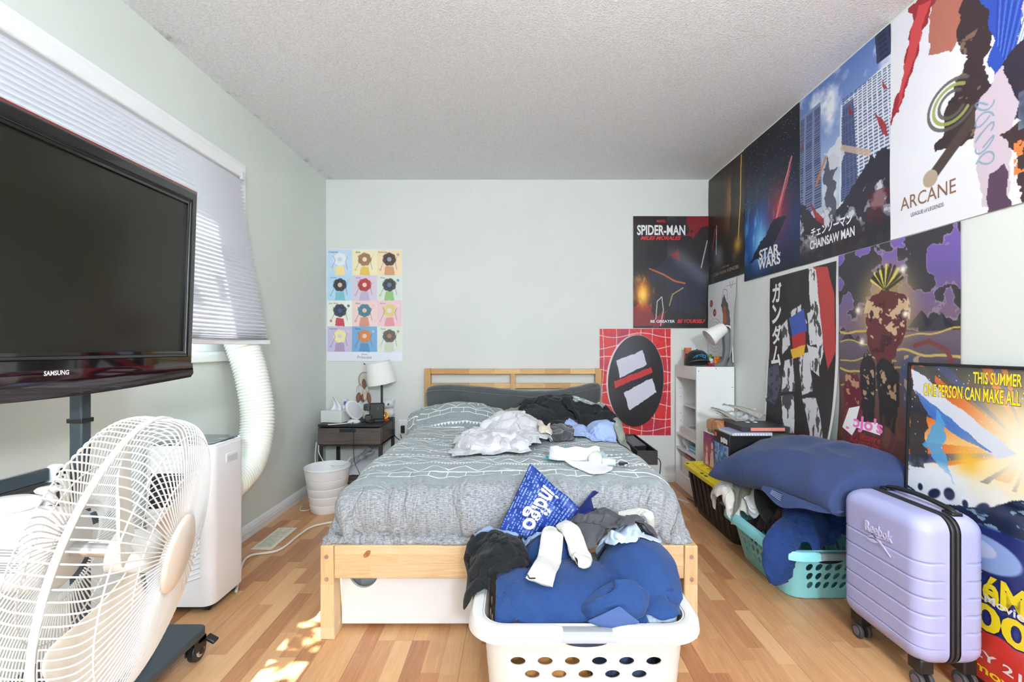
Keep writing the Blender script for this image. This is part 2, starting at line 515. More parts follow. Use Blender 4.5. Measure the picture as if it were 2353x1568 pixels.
cs.box((XL, WY0 - .07, WZ1), (XL + .018, WY1 + .07, WZ1 + .07)); cs.box((XL, WY1, WZ0 - .04), (XL + .018, WY1 + .07, WZ1))
cs.box((XL, WY0 - .07, WZ0 - .04), (XL + .018, WY0, WZ1)); cs.box((XL, WY0, WZ0 - .04), (XL + .018, WY1, WZ0))
cs.build('trim_1', white_trim, None, bevel=.003, kind='structure')
rv = MB()   # reveal lining inside the opening
rv.box((xi, WY0, WZ0 - .001), (XL + .012, WY1, WZ0 + .012)); rv.box((xi, WY0, WZ1 - .012), (XL + .012, WY1, WZ1 + .001))
rv.box((xi, WY1 - .012, WZ0), (XL + .012, WY1 + .001, WZ1)); rv.box((xi, WY0 - .001, WZ0), (XL + .012, WY0 + .012, WZ1))
rv.build('trim_2', white_trim, None, kind='structure')

# leafy tree outside the window, which breaks up the sun
leaf = pm('tree_leaf', (92, 134, 62), 0.6, tex=0.2, scale=20)
tr = thing('garden_tree', (-3.0, 2.0, -1.2), 'green leafy garden tree standing outside the window', 'tree')
mb = MB(); rr = random.Random(3)
for i in range(620):
    c = Vector((-2.75 + rr.gauss(0, .22), 1.9 + rr.gauss(0, .55), 2.6 + rr.gauss(0, .38)))
    a = Vector((rr.gauss(0, 1), rr.gauss(0, 1), rr.gauss(0, .6))).normalized(); b = a.orthogonal().normalized()
    l_, w_ = rr.uniform(.05, .085), rr.uniform(.022, .035)
    mb.add([c - a * l_, c + b * w_, c + a * l_, c - b * w_], [(0, 1, 2, 3)])
mb.build('foliage', leaf, tr)
bk = pm('tree_bark', (96, 78, 62), 0.9, tex=0.2, scale=14)
mb = MB(); mb.tube(spline([(-3, 2, -1.2), (-2.97, 1.97, .6), (-2.85, 1.93, 1.7), (-2.75, 1.9, 2.6)]), [.09] * 10 + [.06] * 10 + [.03] * 5, 10)
mb.tube([(-2.9, 1.95, 1.4), (-2.8, 1.5, 2.1), (-2.7, 1.2, 2.7)], [.035, .025, .012], 8); mb.tube([(-2.85, 1.93, 1.6), (-2.75, 2.3, 2.2), (-2.7, 2.6, 2.7)], [.035, .025, .012], 8)
mb.build('trunk', bk, tr, smooth=60)

# ceiling lamp, then an added fill lamp at the rear (behind the camera's view)
lampglass = emit_mat('lamp_diffuser', (255, 248, 236), 3.0)
brass = pm('lamp_metal', (200, 200, 202), 0.3, 1.0, tex=0)
xx, yy = .45, .75
t_ = thing('ceiling_lamp', (xx, yy, ZC), 'round flush ceiling lamp with shallow opal bowl', 'ceiling lamp')
MB().lathe([(.0, 0), (.17, 0), (.17, -.022), (.0, -.022)], (xx, yy, ZC), n=40).build('mount', brass, t_, smooth=40)
MB().lathe([(.150, -.022), (.150, -.026), (.146, -.045), (.10, -.058), (0, -.063)], (xx, yy, ZC), n=40).build('diffuser', lampglass, t_, smooth=60)
flp = thing('added_fill_lamp', (.55, -1.9, 0), 'added unseen fill lamp, steel pole with opal dish, behind the camera', 'fill lamp')
MB().lathe([(0, 0), (.15, 0), (.15, .02), (.02, .03), (0, .03)], (.55, -1.9, 0), n=36).build('base', brass, flp, smooth=40)
MB().tube([(.55, -1.9, .03), (.55, -1.9, 1.58)], .012, 14).build('pole', brass, flp)
MB().lathe([(0, 1.58), (.10, 1.60), (.16, 1.66), (.155, 1.665), (.095, 1.615), (0, 1.60)], (.55, -1.9, 0), n=36).build('dish', lampglass, flp, smooth=60)

# ================================================================== WINDOW BLIND, VENT HOSE, PORTABLE AIR CONDITIONER
M = Mat('blind_fabric', (238, 237, 241), 0.85, spec=0.2)
fn_ = M.noise(M.coord(), 700.0, 2.0); M.col(M.ramp(fn_, [(0.3, (232, 231, 236)), (0.7, (242, 241, 245))])); M.bump(fn_, .1, .001)
tl = M.nt.nodes.new('ShaderNodeBsdfTranslucent'); tl.inputs[0].default_value = lin((235, 236, 240))
mxs = M.nt.nodes.new('ShaderNodeMixShader'); mxs.inputs[0].default_value = 0.05
out_ = [n for n in M.nt.nodes if n.type == 'OUTPUT_MATERIAL'][0]
M.nt.links.new(M.b.outputs[0], mxs.inputs[1]); M.nt.links.new(tl.outputs[0], mxs.inputs[2]); M.nt.links.new(mxs.outputs[0], out_.inputs[0])
blind_m = M.m
bl = thing('pleated_blind', (XL + .04, 1.68, 2.0), 'white pleated window blind half lowered behind the television', 'window blind')
BY0, BY1 = .83, 2.497
MB().prism(rrect(XL + .018, 1.995, XL + .066, 2.055, .010), BY0, BY1, lambda a, b, h: (a, h, b)).build('headrail', white_trim, bl, smooth=40)
MB().box((XL + .052, BY1 - .028, 1.985), (XL + .067, BY1 + .004, 2.03)).build('headrail_clip', pm('clip_plastic', (214, 215, 220), .4, tex=0), bl, bevel=.004)
NP = 46; P = np.zeros((2 * NP + 1, 40, 3))
ys = np.linspace(BY0 + .004, BY1 - .004, 40)
for i in range(2 * NP + 1):
    f = i / (2 * NP)
    ff = f ** 1.0 if f < .86 else .86 + (f - .86) * (1 - .45 * (f - .86) / .14)
    ff = min(ff / (.86 + .14 * .55), 1.0)
    z = 1.995 - .872 * ff
    xb = XL + .042 + .150 * (ff ** 1.15)
    # pushed out most by the vent hose at the far end
    push = .35 + .65 * np.clip((ys - 1.2) / 1.0, 0, 1)
    P[i, :, 0] = XL + .042 + (xb - XL - .042) * push + (.0125 if i % 2 else -.0125)
    P[i, :, 1] = ys; P[i, :, 2] = z + .003 * np.sin(ys * 5) * ff
MB().grid(P).build('pleated_fabric', blind_m, bl)
br = MB(); xe = XL + .192
br.add([(XL + .042 + .35 * .15 - .013, BY0, 1.098), (XL + .042 + .35 * .15 + .013, BY0, 1.098), (xe + .013, BY1, 1.098), (xe - .013, BY1, 1.098),
        (XL + .042 + .35 * .15 - .013, BY0, 1.124), (XL + .042 + .35 * .15 + .013, BY0, 1.124), (xe + .013, BY1, 1.124), (xe - .013, BY1, 1.124)],
       [(0, 3, 2, 1), (4, 5, 6, 7), (0, 1, 5, 4), (1, 2, 6, 5), (2, 3, 7, 6), (3, 0, 4, 7)])
br.build('bottom_rail', pm('rail_white', (240, 241, 246), .35, tex=0), bl, bevel=.003)

hose_m = Mat('vent_hose_plastic', (240, 244, 238), .45, spec=.4); hose_m.b.inputs['Subsurface Weight'].default_value = 0.12
hose_m.col(hose_m.ramp(hose_m.noise(hose_m.coord(), 6, 2), [(.3, (236, 241, 233)), (.7, (244, 247, 242))])); hose_m = hose_m.m
hp = thing('vent_hose', (-1.34, 2.3, .48), 'white corrugated exhaust hose bending from the air conditioner up to the window', 'hose')
ctr = spline([(-1.345, 2.125, .44), (-1.343, 2.20, .455), (-1.342, 2.30, .50), (-1.340, 2.365, .60), (-1.345, 2.395, .74), (-1.375, 2.40, .92), (-1.415, 2.40, 1.06), (-1.455, 2.40, 1.17), (-1.50, 2.40, 1.24), (-1.56, 2.40, 1.27)], 40)
seg = [0.0]
for i in range(1, len(ctr)): seg.append(seg[-1] + (ctr[i] - ctr[i - 1]).length)
pts = []; rad = []
import bisect
nsub = int(seg[-1] / .004)
for i in range(nsub + 1):
    d = seg[-1] * i / nsub; j = min(max(bisect.bisect(seg, d), 1), len(seg) - 1)
    f = (d - seg[j - 1]) / max(seg[j] - seg[j - 1], 1e-9)
    pts.append(ctr[j - 1].lerp(ctr[j], f)); rad.append(.0775 + .0042 * math.cos(2 * PI * d / .016))
MB().tube(pts, rad, 40).build('corrugated_tube', hose_m, hp, smooth=180)
MB().tube([(-1.345, 2.098, .436), (-1.345, 2.128, .442)], .088, 36).build('collar', pm('collar_plastic', (232, 236, 232), .4, tex=0), hp, bevel=.004)
MB().box((XL - .048, 2.26, WZ0 + .013), (XL - .035, 2.508, WZ1 - .013)).build('window_panel', vinyl, hp)

ac = thing('air_conditioner', (-1.385, 1.98, 0), 'tall white portable air conditioner on casters with dark glossy top', 'air conditioner')
acw = pm('appliance_white', (232, 234, 240), .38, tex=.008, scale=3)
acd = pm('appliance_dark_gloss', (40, 52, 60), .08, tex=0, coat=.6)
blk = pm('black_plastic', (24, 24, 26), .42, tex=.05, scale=40)
ax0, ax1, ay0, ay1 = -1.515, -1.232, 1.862, 2.098
body = MB().prism(rrect(ax0, ay0, ax1, ay1, .042, 8), .035, .672, lambda a, b, h: (a, b, h)).build('body', acw, ac, smooth=50)
MB().prism(rrect(ax0 + .004, ay0 + .004, ax1 - .004, ay1 - .004, .04, 8), .672, .684, lambda a, b, h: (a, b, h)).build('top_trim', acw, ac, smooth=50)
MB().prism(rrect(ax0 + .012, ay0 + .012, ax1 - .012, ay1 - .012, .036, 8), .684, .690, lambda a, b, h: (a, b, h)).build('control_panel', acd, ac, smooth=50)
hb = MB().box((ax1 - .002, 1.955, .592), (ax1 + .0025, 2.035, .632)).build('side_handle', pm('handle_shade', (226, 229, 236), .4, tex=0), ac, bevel=.002)
MB().box((ax1 - .001, 1.96, .597), (ax1 + .0035, 2.03, .622)).build('grip', pm('handle_recess', (196, 200, 206), .5, tex=0), hb, bevel=.001)
lv = MB(); lv.box((ax0 + .03, ay0 - .002, .43), (ax1 - .05, ay0 + .01, .575)); lv.build('air_outlet', blk, ac, bevel=.004)
fins = MB()
for k in range(6): fins.box((ax0 + .034, ay0 - .008, .446 + k * .022), (ax1 - .055, ay0 + .004, .451 + k * .022), Matrix.Rotation(.5, 3, 'X'))
fins.build('louvers', pm('louver_dark', (52, 54, 58), .4, tex=0), ac)
gv = MB()
for k in range(17):
    z0 = .075 + k * .020
    gv.add([(ax0 + .02, ay0 + .001, z0), (ax1 - .045, ay0 + .001, z0 + .075), (ax1 - .045, ay0 - .004, z0 + .081), (ax0 + .02, ay0 - .004, z0 + .006), (ax1 - .045, ay0 + .001, z0 + .089), (ax0 + .02, ay0 + .001, z0 + .014)],
           [(0, 1, 2, 3), (3, 2, 4, 5)])
gv.build('front_ribs', acw, ac)
MB().prism(rrect(ax0 + .02, ay0 + .018, ax1 - .018, ay1 - .018, .035, 6), .018, .036, lambda a, b, h: (a, b, h)).build('plinth', blk, ac, smooth=50)
for sx_ in (ax0 + .045, ax1 - .045):
    for sy_ in (ay0 + .045, ay1 - .045):
        MB().tube([(sx_ - .012, sy_, .016), (sx_ + .012, sy_, .016)], .016, 16).build('caster', blk, ac, bevel=.002)
pc = spline([(-1.235, 2.03, .012), at(566, 1283, 1060 * 1.078 / 485), at(640, 1265, 1060 * 1.078 / 467), at(690, 1228, 1060 * 1.078 / 430), at(720, 1210, 1060 * 1.078 / 412), at(765, 1200, 1060 * 1.078 / 402)], 10)
for p in pc: p.z = max(p.z, .006); p.z = .007
tag(MB().tube(pc, .0062, 10).build('power_cord', pm('cord_white', (226, 222, 208), .5, tex=0), None, base=pc[0], smooth=180), 'cream power cord snaking over the floor vent to the bed', 'cord')

# ================================================================== TELEVISION ON ITS ROLLING STAND
tvb = pm('television_gloss_black', (10, 9, 10), .07, tex=0, coat=1.0)
tvb2 = pm('television_matte_black', (18, 18, 19), .4, tex=.05, scale=60)
scr = pm('screen_glass', (34, 34, 29), .16, tex=.02, scale=900, spec=.35)
redm = pm('red_tint_acrylic', (118, 14, 26), .08, tex=0, coat=1.0)
tv = thing('television', (-1.13, 1.12, .98), 'large black flat television with glossy bezel, its screen switched off', 'television')
TVX, TY0, TY1, TZ0, TZ1 = -1.125, .62, 1.603, .985, 1.622
tilt = Matrix.Rotation(math.radians(2.0), 4, 'Y')
tvM = Matrix.Translation(Vector((TVX, 0, 1.30))) @ tilt @ Matrix.Translation(-Vector((TVX, 0, 1.30)))
def tvp(y, z, h): return tvM @ Vector((TVX + h, y, z))
def frame_ring(mb, o, i, h0, h1, fn):
    (a0, b0, a1, b1), (c0, d0, c1, d1) = o, i
    O = [(a0, b0), (a1, b0), (a1, b1), (a0, b1)]; I = [(c0, d0), (c1, d0), (c1, d1), (c0, d1)]
    vs = [fn(*p, h0) for p in O] + [fn(*p, h0) for p in I] + [fn(*p, h1) for p in O] + [fn(*p, h1) for p in I]
    fs = []
    for k in range(4):
        n = (k + 1) % 4
        fs += [(k, n, 4 + n, 4 + k), (8 + k, 12 + k, 12 + n, 8 + n), (k, 8 + k, 8 + n, n), (4 + k, 4 + n, 12 + n, 12 + k)]
    mb.add(vs, fs)
ins = (TY0 + .036, 1.063, TY1 - .030, TZ1 - .042)
fb = MB(); frame_ring(fb, (TY0, TZ0 + .03, TY1, TZ1), ins, -.012, .008, tvp); fb.build('bezel', tvb, tv, bevel=.009, segs=3)
rd = MB(); frame_ring(rd, (TY0 - .003, TZ0 + .028, TY1 + .002, TZ1 + .003), (TY0 + .007, TZ0 + .04, TY1 - .007, TZ1 - .007), -.014, .0045, tvp); rd.build('edge_trim', redm, tv, bevel=.003)
ib = MB(); frame_ring(ib, ins, (ins[0] + .008, ins[1] + .008, ins[2] - .008, ins[3] - .008), -.010, .002, tvp); ib.build('inner_bezel', tvb, tv)
sb = MB(); frame_ring(sb, (TY0, TZ0, TY1, TZ1), (TY0 + .3, TZ0 + .2, TY0 + .31, TZ0 + .21), -.05, -.014, tvp); sb.build('back_housing', tvb2, tv, bevel=.015)
MB().add([tvp(ins[0], ins[1], -.006), tvp(ins[2], ins[1], -.006), tvp(ins[2], ins[3], -.006), tvp(ins[0], ins[3], -.006)], [(0, 1, 2, 3)]).build('screen', scr, tv)
lp = MB(); n_ = 24; vs = []
for k in range(n_ + 1):
    y = TY0 + (TY1 - TY0) * k / n_; d = .022 * math.sin(PI * k / n_) + .004
    vs += [tvp(y, TZ0 + .045, .0082), tvp(y, TZ0 - d * .55 + .012, .013), tvp(y, TZ0 - d, .004), tvp(y, TZ0 - d, -.02), tvp(y, TZ0 + .045, -.02)]
lp.add(vs, [(k * 5 + j, (k + 1) * 5 + j, (k + 1) * 5 + (j + 1) % 5, k * 5 + (j + 1) % 5) for k in range(n_) for j in range(5)] + [(0, 1, 2, 3, 4), tuple(n_ * 5 + j for j in range(5))])
lp.build('lower_lip', pm('lip_maroon_gloss', (30, 8, 12), .06, tex=0, coat=1.0), tv, smooth=45)
yc = 1.13 * 1060 / (PPX - 131) * .995
lettering('SAMSUNG', 'maker_lettering', pm('silver_print', (214, 214, 216), .3, tex=0), lambda a, b, h: tvp(yc + a, 1.022 + b, .0098), .02, tv, bold=.0006, fit=(.062, .0118))

st = thing('television_stand', (-1.26, 1.30, 0), 'dark grey rolling television stand with square post and flat base on casters', 'television stand')
dk = pm('stand_powder_coat', (52, 62, 70), .5, tex=.06, scale=300)
MB().box((-1.262, 1.300, .11), (-1.226, 1.331, 1.5)).build('post', dk, st, bevel=.004)
tie = MB(); frame_ring(tie, (-1.266, 1.296, -1.222, 1.335), (-1.262, 1.300, -1.226, 1.331), .870, .883, lambda a, b, h: (a, b, h)); tie.build('cable_strap', blk, st, bevel=.002)
MB().box((-1.226, 1.18, 1.2), (-1.172, 1.42, 1.44)).build('mount_bracket', blk, st, bevel=.006)
MB().prism(rrect(-1.485, .93, -1.085, 1.628, .03), .082, .108, lambda a, b, h: (a, b, h)).build('base_plate', dk, st, bevel=.003)
MB().box((-1.43, .95, .622), (-1.10, 1.255, .64)).build('shelf', dk, st, bevel=.004)
MB().box((-1.255, 1.24, .59), (-1.232, 1.2995, .64)).build('shelf_bracket', dk, st, bevel=.003)
mb = MB(); mb.add([(-1.20, 1.385, .108), (-1.14, 1.385, .108), (-1.14, 1.45, .108), (-1.20, 1.45, .108), (-1.195, 1.385, .16), (-1.165, 1.385, .16), (-1.165, 1.40, .16), (-1.195, 1.40, .16)], [(0, 3, 2, 1), (4, 5, 6, 7), (0, 1, 5, 4), (1, 2, 6, 5), (2, 3, 7, 6), (3, 0, 4, 7)])
mb.build('post_foot', dk, st, bevel=.004)
chrome = pm('chrome', (220, 220, 222), .15, 1.0, tex=0)
for cx_, cy_ in ((-1.105, 1.605), (-1.105, .96), (-1.46, 1.605), (-1.46, .96)):
    cz = .036
    cst = MB().tube([(cx_ - .012, cy_ - .012, cz), (cx_ + .012, cy_ - .012, cz)], .034, 24).build('caster_wheel', blk, st, bevel=.004)
    MB().tube([(cx_ - .016, cy_ - .012, cz), (cx_ + .016, cy_ - .012, cz)], .019, 20).build('wheel_disc', pm('wheel_grey', (190, 190, 192), .3, .6, tex=0), cst, bevel=.002)
    MB().tube([(cx_ - .020, cy_ - .012, cz), (cx_ + .020, cy_ - .012, cz)], .010, 14).build('axle', blk, cst)
    fk = MB(); fk.box((cx_ - .019, cy_ - .045, .03), (cx_ - .015, cy_ + .012, .082)); fk.box((cx_ + .015, cy_ - .045, .042), (cx_ + .019, cy_ + .012, .082)); fk.box((cx_ - .019, cy_ - .03, .066), (cx_ + .019, cy_ + .012, .082))
    fk.build('caster_fork', blk, st, bevel=.003)
    MB().box((cx_ + .012, cy_ + .006, .052), (cx_ + .05, cy_ + .034, .064), Matrix.Rotation(.5, 3, 'Y')).build('brake_pedal', blk, st, bevel=.004)

# handheld console in its dock on the stand's shelf
gc = thing('game_console', (-1.19, 1.09, .64), 'black handheld game console docked on the television stand shelf', 'game console')
MB().box((-1.205, .955, .641), (-1.150, 1.165, .745)).build('dock', pm('dock_black', (58, 52, 53), .5, tex=.05, scale=200), gc, bevel=.006)
MB().box((-1.186, .95, .748), (-1.172, 1.160, .782)).build('tablet', acd, gc, bevel=.004)
cw = pm('controller_white', (226, 236, 232), .45, tex=0)
j1 = MB().prism(rrect(1.1615, .69, 1.197, .786, .016), -1.190, -1.165, lambda a, b, h: (h, a, b)).build('controller', cw, gc, bevel=.004)
for dy, dz in ((0, .010), (0, -.010), (.009, 0), (-.009, 0)):
    MB().tube([(-1.166, 1.180 + dy, .762 + dz), (-1.162, 1.180 + dy, .762 + dz)], .0038, 12).build('button', blk, j1)
MB().prism(rrect(.915, .69, .950, .786, .016), -1.190, -1.165, lambda a, b, h: (h, a, b)).build('controller', cw, gc, bevel=.004)
# tangled cable under the stand
tag(MB().tube(spline([(-1.40, .98, .63), (-1.36, .9, .5), (-1.30, .95, .36), (-1.33, 1.05, .22), (-1.30, 1.1, .115)], 8), .005, 8).build('cable', blk, None, base=(-1.40, .98, .63), smooth=180), 'black cable hanging below the television stand shelf', 'cable')

# ================================================================== PEDESTAL FAN
fw = pm('fan_white_plastic', (222, 222, 221), .38, tex=.01, scale=6)
fwm = pm('fan_wire_white', (228, 228, 229), .35, tex=0)
fblade = pm('fan_blade', (224, 219, 208), .35, tex=.03, scale=30)
FC = Vector((-.677, .806, .729)); th_, ph_ = .295, -.167
FA = Vector((math.cos(ph_) * math.cos(th_), math.cos(ph_) * math.sin(th_), math.sin(ph_)))
FU = FA.cross(Vector((0, 0, 1))).normalized(); FV = FU.cross(FA).normalized()
def fp(r, a, h): return FC + FA * h + (FU * math.cos(a) + FV * math.sin(a)) * r
fan = thing('pedestal_fan', (-.83, .75, 0), 'white pedestal fan with wire cage tilted slightly down', 'fan')
g1 = MB()
for k in range(96):
    a = 2 * PI * k / 96
    g1.tube(spline([fp(.230, a, .006), fp(.2285, a, .030), fp(.214, a, .050), fp(.16, a, .064), fp(.062, a, .074)], 5), .00135, 5)
for r_, h_ in ((.205, .0545), (.135, .0665), (.066, .0735)):
    g1.tube([fp(r_, 2 * PI * j / 72, h_ - .001) for j in range(72)], .0014, 5, closed=True)
g1.build('front_grille', fwm, fan, smooth=180)
g2 = MB()
for k in range(96):
    a = 2 * PI * k / 96; tw = .16
    g2.tube(spline([fp(.230, a, -.004), fp(.2285, a + .02, -.036), fp(.212, a + .05, -.056), fp(.15, a + tw, -.070), fp(.066, a + tw * 1.8, -.077)], 5), .0013, 5)
for r_, h_ in ((.206, -.0585), (.14, -.0715), (.08, -.0765)):
    g2.tube([fp(r_, 2 * PI * j / 72, h_) for j in range(72)], .0014, 5, closed=True)
g2.build('rear_grille', fwm, fan, smooth=180)
rm = MB(); prof = [(.2325, -.0045), (.2345, -.003), (.2345, .003), (.2325, .0045), (.2305, .0045), (.230, 0), (.2305, -.0045)]
vs = [fp(r_, 2 * PI * j / 120, h_) for j in range(120) for r_, h_ in prof]; n_ = len(prof)
rm.add(vs, [(j * n_ + i, j * n_ + (i + 1) % n_, ((j + 1) % 120) * n_ + (i + 1) % n_, ((j + 1) % 120) * n_ + i) for j in range(120) for i in range(n_)])
rm.build('cage_rim', fw, fan, smooth=60)
for a in (2.72,):
    q = MB(); c = fp(.236, a, 0)
    q.box(c - Vector((.008, .012, .014)), c + Vector((.008, .012, .014))); q.build('rim_clip', fw, fan, bevel=.003)
MB().lathe([(0, .082), (.056, .081), (.064, .078), (.067, .072), (.064, .068), (0, .068)], FC, FA, 56).build('badge', pm('badge_cream', (226, 216, 204), .3, tex=.02, scale=9, coat=.2), fan, smooth=50)
MB().lathe([(0, .045), (.028, .043), (.034, .035), (.036, -.02), (.0, -.02)], FC, FA, 36).build('hub', fw, fan, smooth=50)
for k in range(3):
    a0 = 2 * PI * k / 3 + .75; P = np.zeros((15, 11, 3))
    for i in range(15):
        r_ = .030 + .175 * i / 14
        half = .30 + .36 * math.sin(PI * min(1, (i + 1.5) / 15.5) * .62)
        if i > 10: half *= math.sqrt(max(.06, 1 - ((i - 10) / 4.3) ** 2))
        for j in range(11):
            s_ = j / 5 - 1; P[i, j] = fp(r_, a0 + s_ * half + .22 * i / 14, .008 - s_ * half * r_ * .36 + .006 * s_ * s_)
    MB().grid(P).build('blade', fblade, fan, smooth=180, solid=.003, sub=1)
mot = MB(); mot.lathe([(.0, -.080), (.054, -.080), (.063, -.086), (.066, -.11), (.066, -.26), (.058, -.315), (.032, -.342), (0, -.346)], FC, FA, 44).build('motor_housing', fw, fan, smooth=50)
MB().tube([fp(0, 0, -.085), fp(0, 0, -.02)], .012, 14).build('shaft', chrome, fan)
lbl = pm('rating_label', (196, 197, 198), .5, tex=0); lab = MB()
aL = math.atan2((-FV).dot(Vector((0, -1, 0))), FU.dot(Vector((0, -1, 0))))
def onm(t, h, e=.0006):
    v = Vector((0, -1, 0)); v = (v - FA * v.dot(FA)).normalized(); w_ = FA.cross(v)
    return FC + FA * h + (v * math.cos(t) + w_ * math.sin(t)) * (.066 + e)
P = np.zeros((13, 8, 3))
for i in range(13):
    for j in range(8): P[i, j] = onm(-.42 + .74 * i / 12 , -.215 + .110 * j / 7)
lo = MB().grid(P).build('rating_sticker', lbl, fan, smooth=180)
q = MB(); gy = pm('sticker_grey_print', (120, 122, 126), .5, tex=0)
def patch(t0, t1, h0, h1):
    P = np.zeros((5, 3, 3))
    for i in range(5):
        for j in range(3): P[i, j] = onm(t0 + (t1 - t0) * i / 4, h0 + (h1 - h0) * j / 2, .0011)
    q.grid(P)
for k in range(3): patch(-.40 + k * .06, -.37 + k * .06, -.205, -.12)
P8 = [onm(-.02 + .12 * math.cos(t_) , -.185 + .009 * math.sin(t_), .0011) for t_ in np.linspace(0, 2 * PI, 20)[:-1]]
q.add(P8, [tuple(range(19))])
for k in range(5): patch(-.12 + k * .055, -.095 + k * .055, -.165, -.115)
q.build('sticker_print', gy, lo)
kb = FC - FA * .165 + Vector((0, 0, .066))
MB().lathe([(0, -.006), (.030, -.004), (.034, .003), (.033, .010), (.024, .014), (0, .015)], kb, (0, 0, 1), 30, 1.2, .9, ref=FA).build('top_knob', fw, fan, smooth=60)
MB().lathe([(0, -.004), (.010, -.004), (.0095, .014), (.016, .018), (.018, .022), (.015, .025), (0, .026)], kb + FA * .026 + Vector((0, .030, 0)), (0, 0, 1), 24).build('oscillation_knob', fw, fan, smooth=60)
bx0 = Vector((-.855, .745, 0))
nk = FC - FA * .22
MB().tube([nk - Vector((0, 0, .055)), nk - Vector((0, 0, .15))], .032, 20).build('neck', fw, fan, bevel=.006)
MB().tube([(nk.x, nk.y, .04), (nk.x, nk.y, nk.z - .14)], .0145, 16).build('pole', fw, fan)
MB().lathe([(0, 0), (.20, 0), (.205, .006), (.19, .018), (.06, .035), (.03, .06), (0, .06)], (nk.x, nk.y, 0), n=40).build('base', fw, fan, smooth=50)
# ================================================================== BED FRAME
pineX = wood_mat('pine_along_width', (226, 202, 168), (212, 182, 142), (184, 146, 104), 0, .42, .045)
pineY = wood_mat('pine_along_length', (226, 202, 168), (212, 182, 142), (184, 146, 104), 1, .42, .045)
pineZ = wood_mat('pine_upright', (228, 204, 168), (214, 182, 140), (188, 146, 100), 2, .16)
headX = wood_mat('pine_headboard', (226, 186, 128), (206, 160, 100), (176, 122, 70), 0, .20)
headZ = wood_mat('pine_headboard_post', (224, 182, 124), (208, 162, 104), (180, 128, 76), 2, .5)
bolt_m = pm('bolt_steel', (190, 190, 194), .25, 1.0, tex=0)
bed = thing('bed_frame', (-.03, 2.7, 0), 'natural pine bed frame with slatted headboard against the back wall', 'bed frame')
BX0, BX1 = -.728, .672
for x in (BX0, BX1 - .048):
    boxpart('headboard_post', (x, 3.645, 0), (x + .048, 3.695, .915), headZ, bed)
boxpart('headboard_rail', (BX0 + .048, 3.652, .871), (BX1 - .048, 3.688, .913), headX, bed)
boxpart('headboard_rail', (BX0 + .048, 3.655, .757), (BX1 - .048, 3.685, .799), headX, bed)
boxpart('headboard_rail', (BX0 + .048, 3.655, .640), (BX1 - .048, 3.685, .682), headX, bed)
boxpart('headboard_slat', (-.048, 3.650, .5), (-.008, 3.690, .8705), headZ, bed)
for x, s in ((BX0, 1), (BX1 - .048, -1)):
    mb = MB()
    xo = x if s > 0 else x + .048; xi_ = xo + s * .048
    mb.add([(xo, 1.708, 0), (xi_ + s * .006, 1.708, 0), (xi_ + s * .006, 1.795, 0), (xo, 1.795, 0), (xo, 1.708, .348), (xi_, 1.708, .348), (xi_, 1.76, .348), (xo, 1.76, .348)],
           [(0, 3, 2, 1), (4, 5, 6, 7), (0, 1, 5, 4), (1, 2, 6, 5), (2, 3, 7, 6), (3, 0, 4, 7)])
    lg = mb.build('foot_leg', pineZ, bed, bevel=.004)
    for z in (.308, .225):
        MB().lathe([(0, .004), (.0065, .004), (.0075, .002), (.0075, -.002), (0, -.002)], (x + .024, 1.708, z), (0, -1, 0), 16).build('bolt', bolt_m, lg, smooth=40)
ftr = boxpart('foot_rail', (BX0 + .049, 1.716, .223), (BX1 - .049, 1.745, .346), pineX, bed)
MB().lathe([(0, .0012), (.011, .0012), (.013, 0), (0, 0)], (BX0 + .172, 1.716, .315), (0, -1, 0), 18, 1.35, .75).build('knot', pm('wood_knot', (150, 96, 56), .5, tex=.25, scale=160), ftr)
for x in (BX0, BX1 - .03):
    boxpart('side_rail', (x, 1.7605, .225), (x + .03, 3.645, .346), pineY, bed)
sl = MB()
for k in range(14): sl.box((BX0 + .031, 1.86 + k * .128, .300), (BX1 - .031, 1.93 + k * .128, .318))
sl.build('slats', pineX, bed)

dw = thing('underbed_box', (-.2, 1.79, 0), 'white underbed storage box behind the footboard with half-round cutout', 'storage box')
wm = pm('lacquer_white', (232, 233, 236), .42, tex=.01, scale=3)
fp_ = [(-.672, .022), (.0, .022), (.30, .022), (.30, .262)]
arc = [(-.588 + .064 * math.cos(a), .262 - .103 * math.sin(a) ** .8) for a in np.linspace(0, PI, 14)]
front = [(.30, .262)] + arc + [(-.672, .262), (-.672, .022), (.30, .022)]
MB().prism(front, 1.772, 1.788, lambda a, b, h: (a, h, b)).build('front_panel', wm, dw, bevel=.0015)
bxm = MB(); bxm.box((-.672, 1.789, .022), (-.658, 2.42, .2)); bxm.box((.286, 1.789, .022), (.30, 2.42, .2)); bxm.box((-.658, 2.406, .022), (.286, 2.42, .2)); bxm.box((-.658, 1.789, .022), (.286, 2.406, .032))
bxm.build('box', wm, dw)
for x in (-.64, .27):
    for y in (1.83, 2.36): MB().tube([(x - .012, y, .011), (x + .012, y, .011)], .011, 14).build('wheel', blk, dw)
plastic = Mat('clear_plastic', (206, 212, 216), .12, spec=.8, alpha=.55); plastic.bump(plastic.noise(plastic.coord(), 45, 3), .8, .01); plastic = plastic.m
rr = np.random.default_rng(5)
